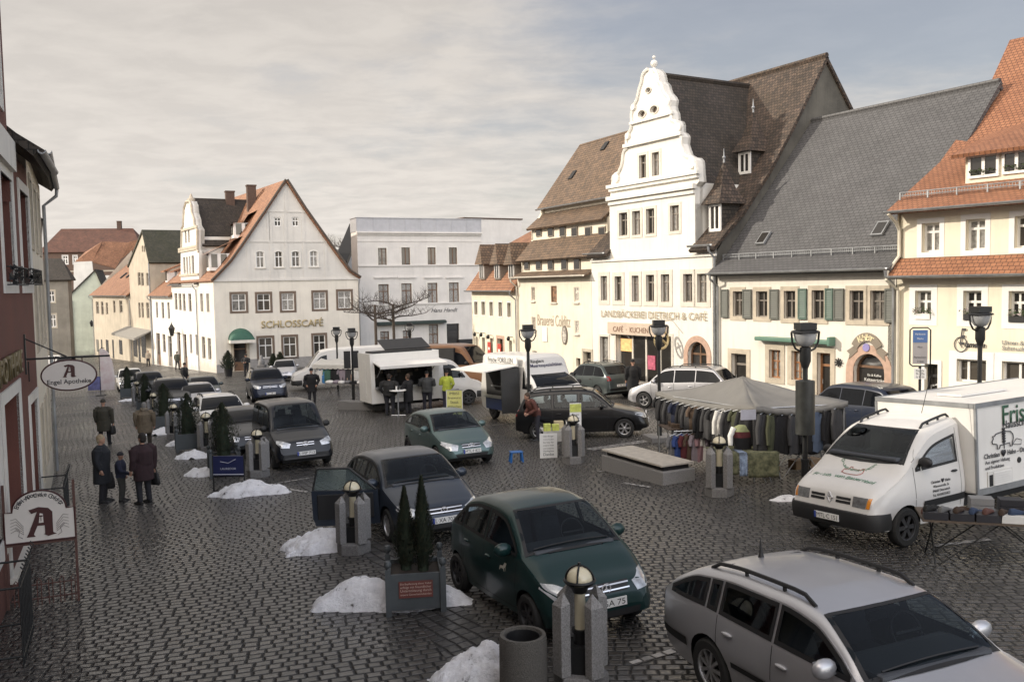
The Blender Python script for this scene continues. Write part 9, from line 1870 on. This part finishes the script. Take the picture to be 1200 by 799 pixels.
 hm = mat('hair_'+hair, HAIR[hair], .8, var=.3, scale=30, bump=.5, bscale=60)
 if hat:
  hmm = mat('hat_%d' % len(_mc), hat, .9, var=.2, scale=20, bump=.5); MB().ball((hd_.x, hd_.y-.008, hd_.z+.028), .112, 16, 0, (.86,1.02,1.1), 1., -.12).build('hat', hmm, e, smooth=60)
 else:
  MB().ball((hd_.x, hd_.y-.018, hd_.z+.020), .106, 16, 0, (.84,1.0,1.12), 1., -.15).ball((hd_.x, hd_.y-.05, hd_.z-.03), .085, 12, 0, (.95,.75,1.1)).build('hair', hm, e, smooth=60)
 if hood: MB().lathe([(.09,-.02),(.135,.03),(.14,.09),(.11,.12)], 16, (hd_.x, hd_.y-.05, nk.z-.05), cap=False).build('hood', mat('hood_%d' % len(_mc), hood, .95, var=.3, scale=25, bump=.8), e, smooth=60)
 e.scale = (s, s, s); return e, {sd: e for sd in (-1, 1)}, lambda sd: L3(arm(sd, arms[0 if sd < 0 else 1])[2])*s
def bag_at(e, p, face, hand, lab, w=.34, h=.30, d=.12, m=M_BLACK, drop=.10):
 a = R(face-90); x, y = hand.x*math.cos(a)-hand.y*math.sin(a), hand.x*math.sin(a)+hand.y*math.cos(a); q = thing('handbag', lab, 'bag', (p.x+x, p.y+y, p.z+hand.z-drop-h), a+R(90), 'bags carried by people')
 rs = [[(w*.5*f*math.cos(2*math.pi*k/16), d*.5*f*math.sin(2*math.pi*k/16), z) for k in range(16)] for z, f in ((0,.92),(.04,1.08),(h*.5,1.0),(h*.9,.8),(h,.72))]; MB().loft(rs).build('bag_body', m, q, smooth=50); MB().tube([(-w*.26,0,h-.02),(-w*.18,0,h+drop*.8),(0,0,h+drop+.02),(w*.18,0,h+drop*.8),(w*.26,0,h-.02)], .012, 6).build('handle', m, q)
PPL = [ # pixel of the feet, heading, label, options
((121, 588), 10, 'woman with grey blond hair in a long dark quilted coat holding a black bag', dict(h=1.68, coat=(.022,.024,.030), hair='blond', long_coat=.34, arms=('bag','down'), build=1.3), ('left',)),
((143, 587), 5, 'child in a blue jacket and knitted hat between two women', dict(h=1.22, coat=(.03,.035,.065), trous=(.06,.06,.055), hat=(.035,.035,.04), arms=('down','reach'), build=1.1), ()),
((170, 590), 150, 'woman with dark hair in a dark maroon coat carrying a handbag, back turned', dict(h=1.72, coat=(.035,.017,.020), hair='dark', long_coat=.24, arms=('down','bag'), build=1.32), ('right',)),
((123, 521), 95, 'walker in an olive winter coat and hat seen from behind', dict(h=1.68, coat=(.055,.05,.036), hat=(.05,.045,.035), long_coat=.3, arms=('down','bag'), stride=.25, build=1.3), ('right',)),
((171, 527), 100, 'walker in a tan hooded coat with grey hair seen from behind', dict(h=1.66, coat=(.16,.125,.085), trous=(.05,.04,.03), hair='grey', hood=(.24,.20,.15), long_coat=.2, stride=.2, build=1.35), ()),
((208, 433), 80, 'man in a grey green jacket walking past the white gable house', dict(h=1.76, coat=(.07,.075,.06), trous=(.06,.06,.06), stride=.3, hair='grey'), ()),
((174, 429), -90, 'person in a pale jacket far up the street by the tan gable house', dict(h=1.7, coat=(.35,.30,.24), hair='grey', stride=.2), ()),
((217, 456), 60, 'person in a black jacket standing behind the large off-road car', dict(h=1.75, coat=(.012,.012,.014), hat=(.015,.015,.015), build=1.1), ()),
((366, 473), -80, 'man in a black coat and black hat standing before the white roofed stall', dict(h=1.78, coat=(.012,.012,.014), hat=(.012,.012,.012), long_coat=.25, arms=('pocket','pocket'), build=1.25), ()),
((289, 441), -95, 'person in dark clothes at the café door', dict(h=1.75, coat=(.02,.02,.022), hat=(.03,.025,.02), arms=('front','front'), build=1.15), ()),
((457, 487), 80, 'stout man in a black jacket at the snack truck, beside the standing table', dict(h=1.78, coat=(.020,.020,.020), hair='dark', arms=('pocket','pocket'), build=1.4), ()),
((479, 485), 150, 'customer in a long black coat at the snack truck, leaning to the standing table', dict(h=1.72, coat=(.012,.012,.014), hair='brown', long_coat=.3, arms=('front','front'), build=1.2), ()),
((501, 482), 90, 'customer in a grey jacket facing the serving hatch', dict(h=1.76, coat=(.055,.058,.06), trous=(.02,.02,.03), hat=(.02,.02,.02), arms=('front','front'), build=1.25), ()),
((524, 480), 100, 'customer in a bright yellow safety vest at the snack truck', dict(h=1.74, coat=(.50,.58,.08), trous=(.03,.03,.05), hat=(.015,.015,.015), arms=('front','pocket'), build=1.05), ()),
((742, 469), 95, 'man in a long black coat and hat walking to the bakery', dict(h=1.80, coat=(.012,.012,.013), hat=(.012,.012,.012), long_coat=.42, stride=.2, build=1.25), ()),
((629, 516), -150, 'person in a red brown jacket bending behind the black estate car', dict(h=1.66, coat=(.12,.045,.035), trous=(.03,.03,.04), hair='brown', lean=28, arms=('front','front')), ()),
((148, 416), -90, 'distant pedestrian in dark clothes up the street', dict(h=1.72, coat=(.02,.02,.022)), ()),
]
for (px, py), fc, lab, kw, bags in PPL:
 p = G(px, py); e, _, hand = person(p, fc, lab, **kw)
 if bags:
  sd = -1 if bags[0] == 'left' else 1
  bag_at(e, p, fc, hand(sd), {121: 'black shopping bag hanging from the hand of the woman in the quilted coat', 170: 'black handbag held by the woman in the maroon coat', 123: 'dark bag carried by the walker in the olive coat'}[px], .36, .42 if px == 121 else .30, .14)
for dx, lab, kw in ((-1.9, 'vendor behind the counter in the dark snack truck', dict(coat=(.08,.08,.085), hair='brown', arms=('front','front'))),):
 M = SNACK.matrix_basis; q = M @ Vector((SXB+dx, .25, .46)); person(q, -95, lab, **kw)
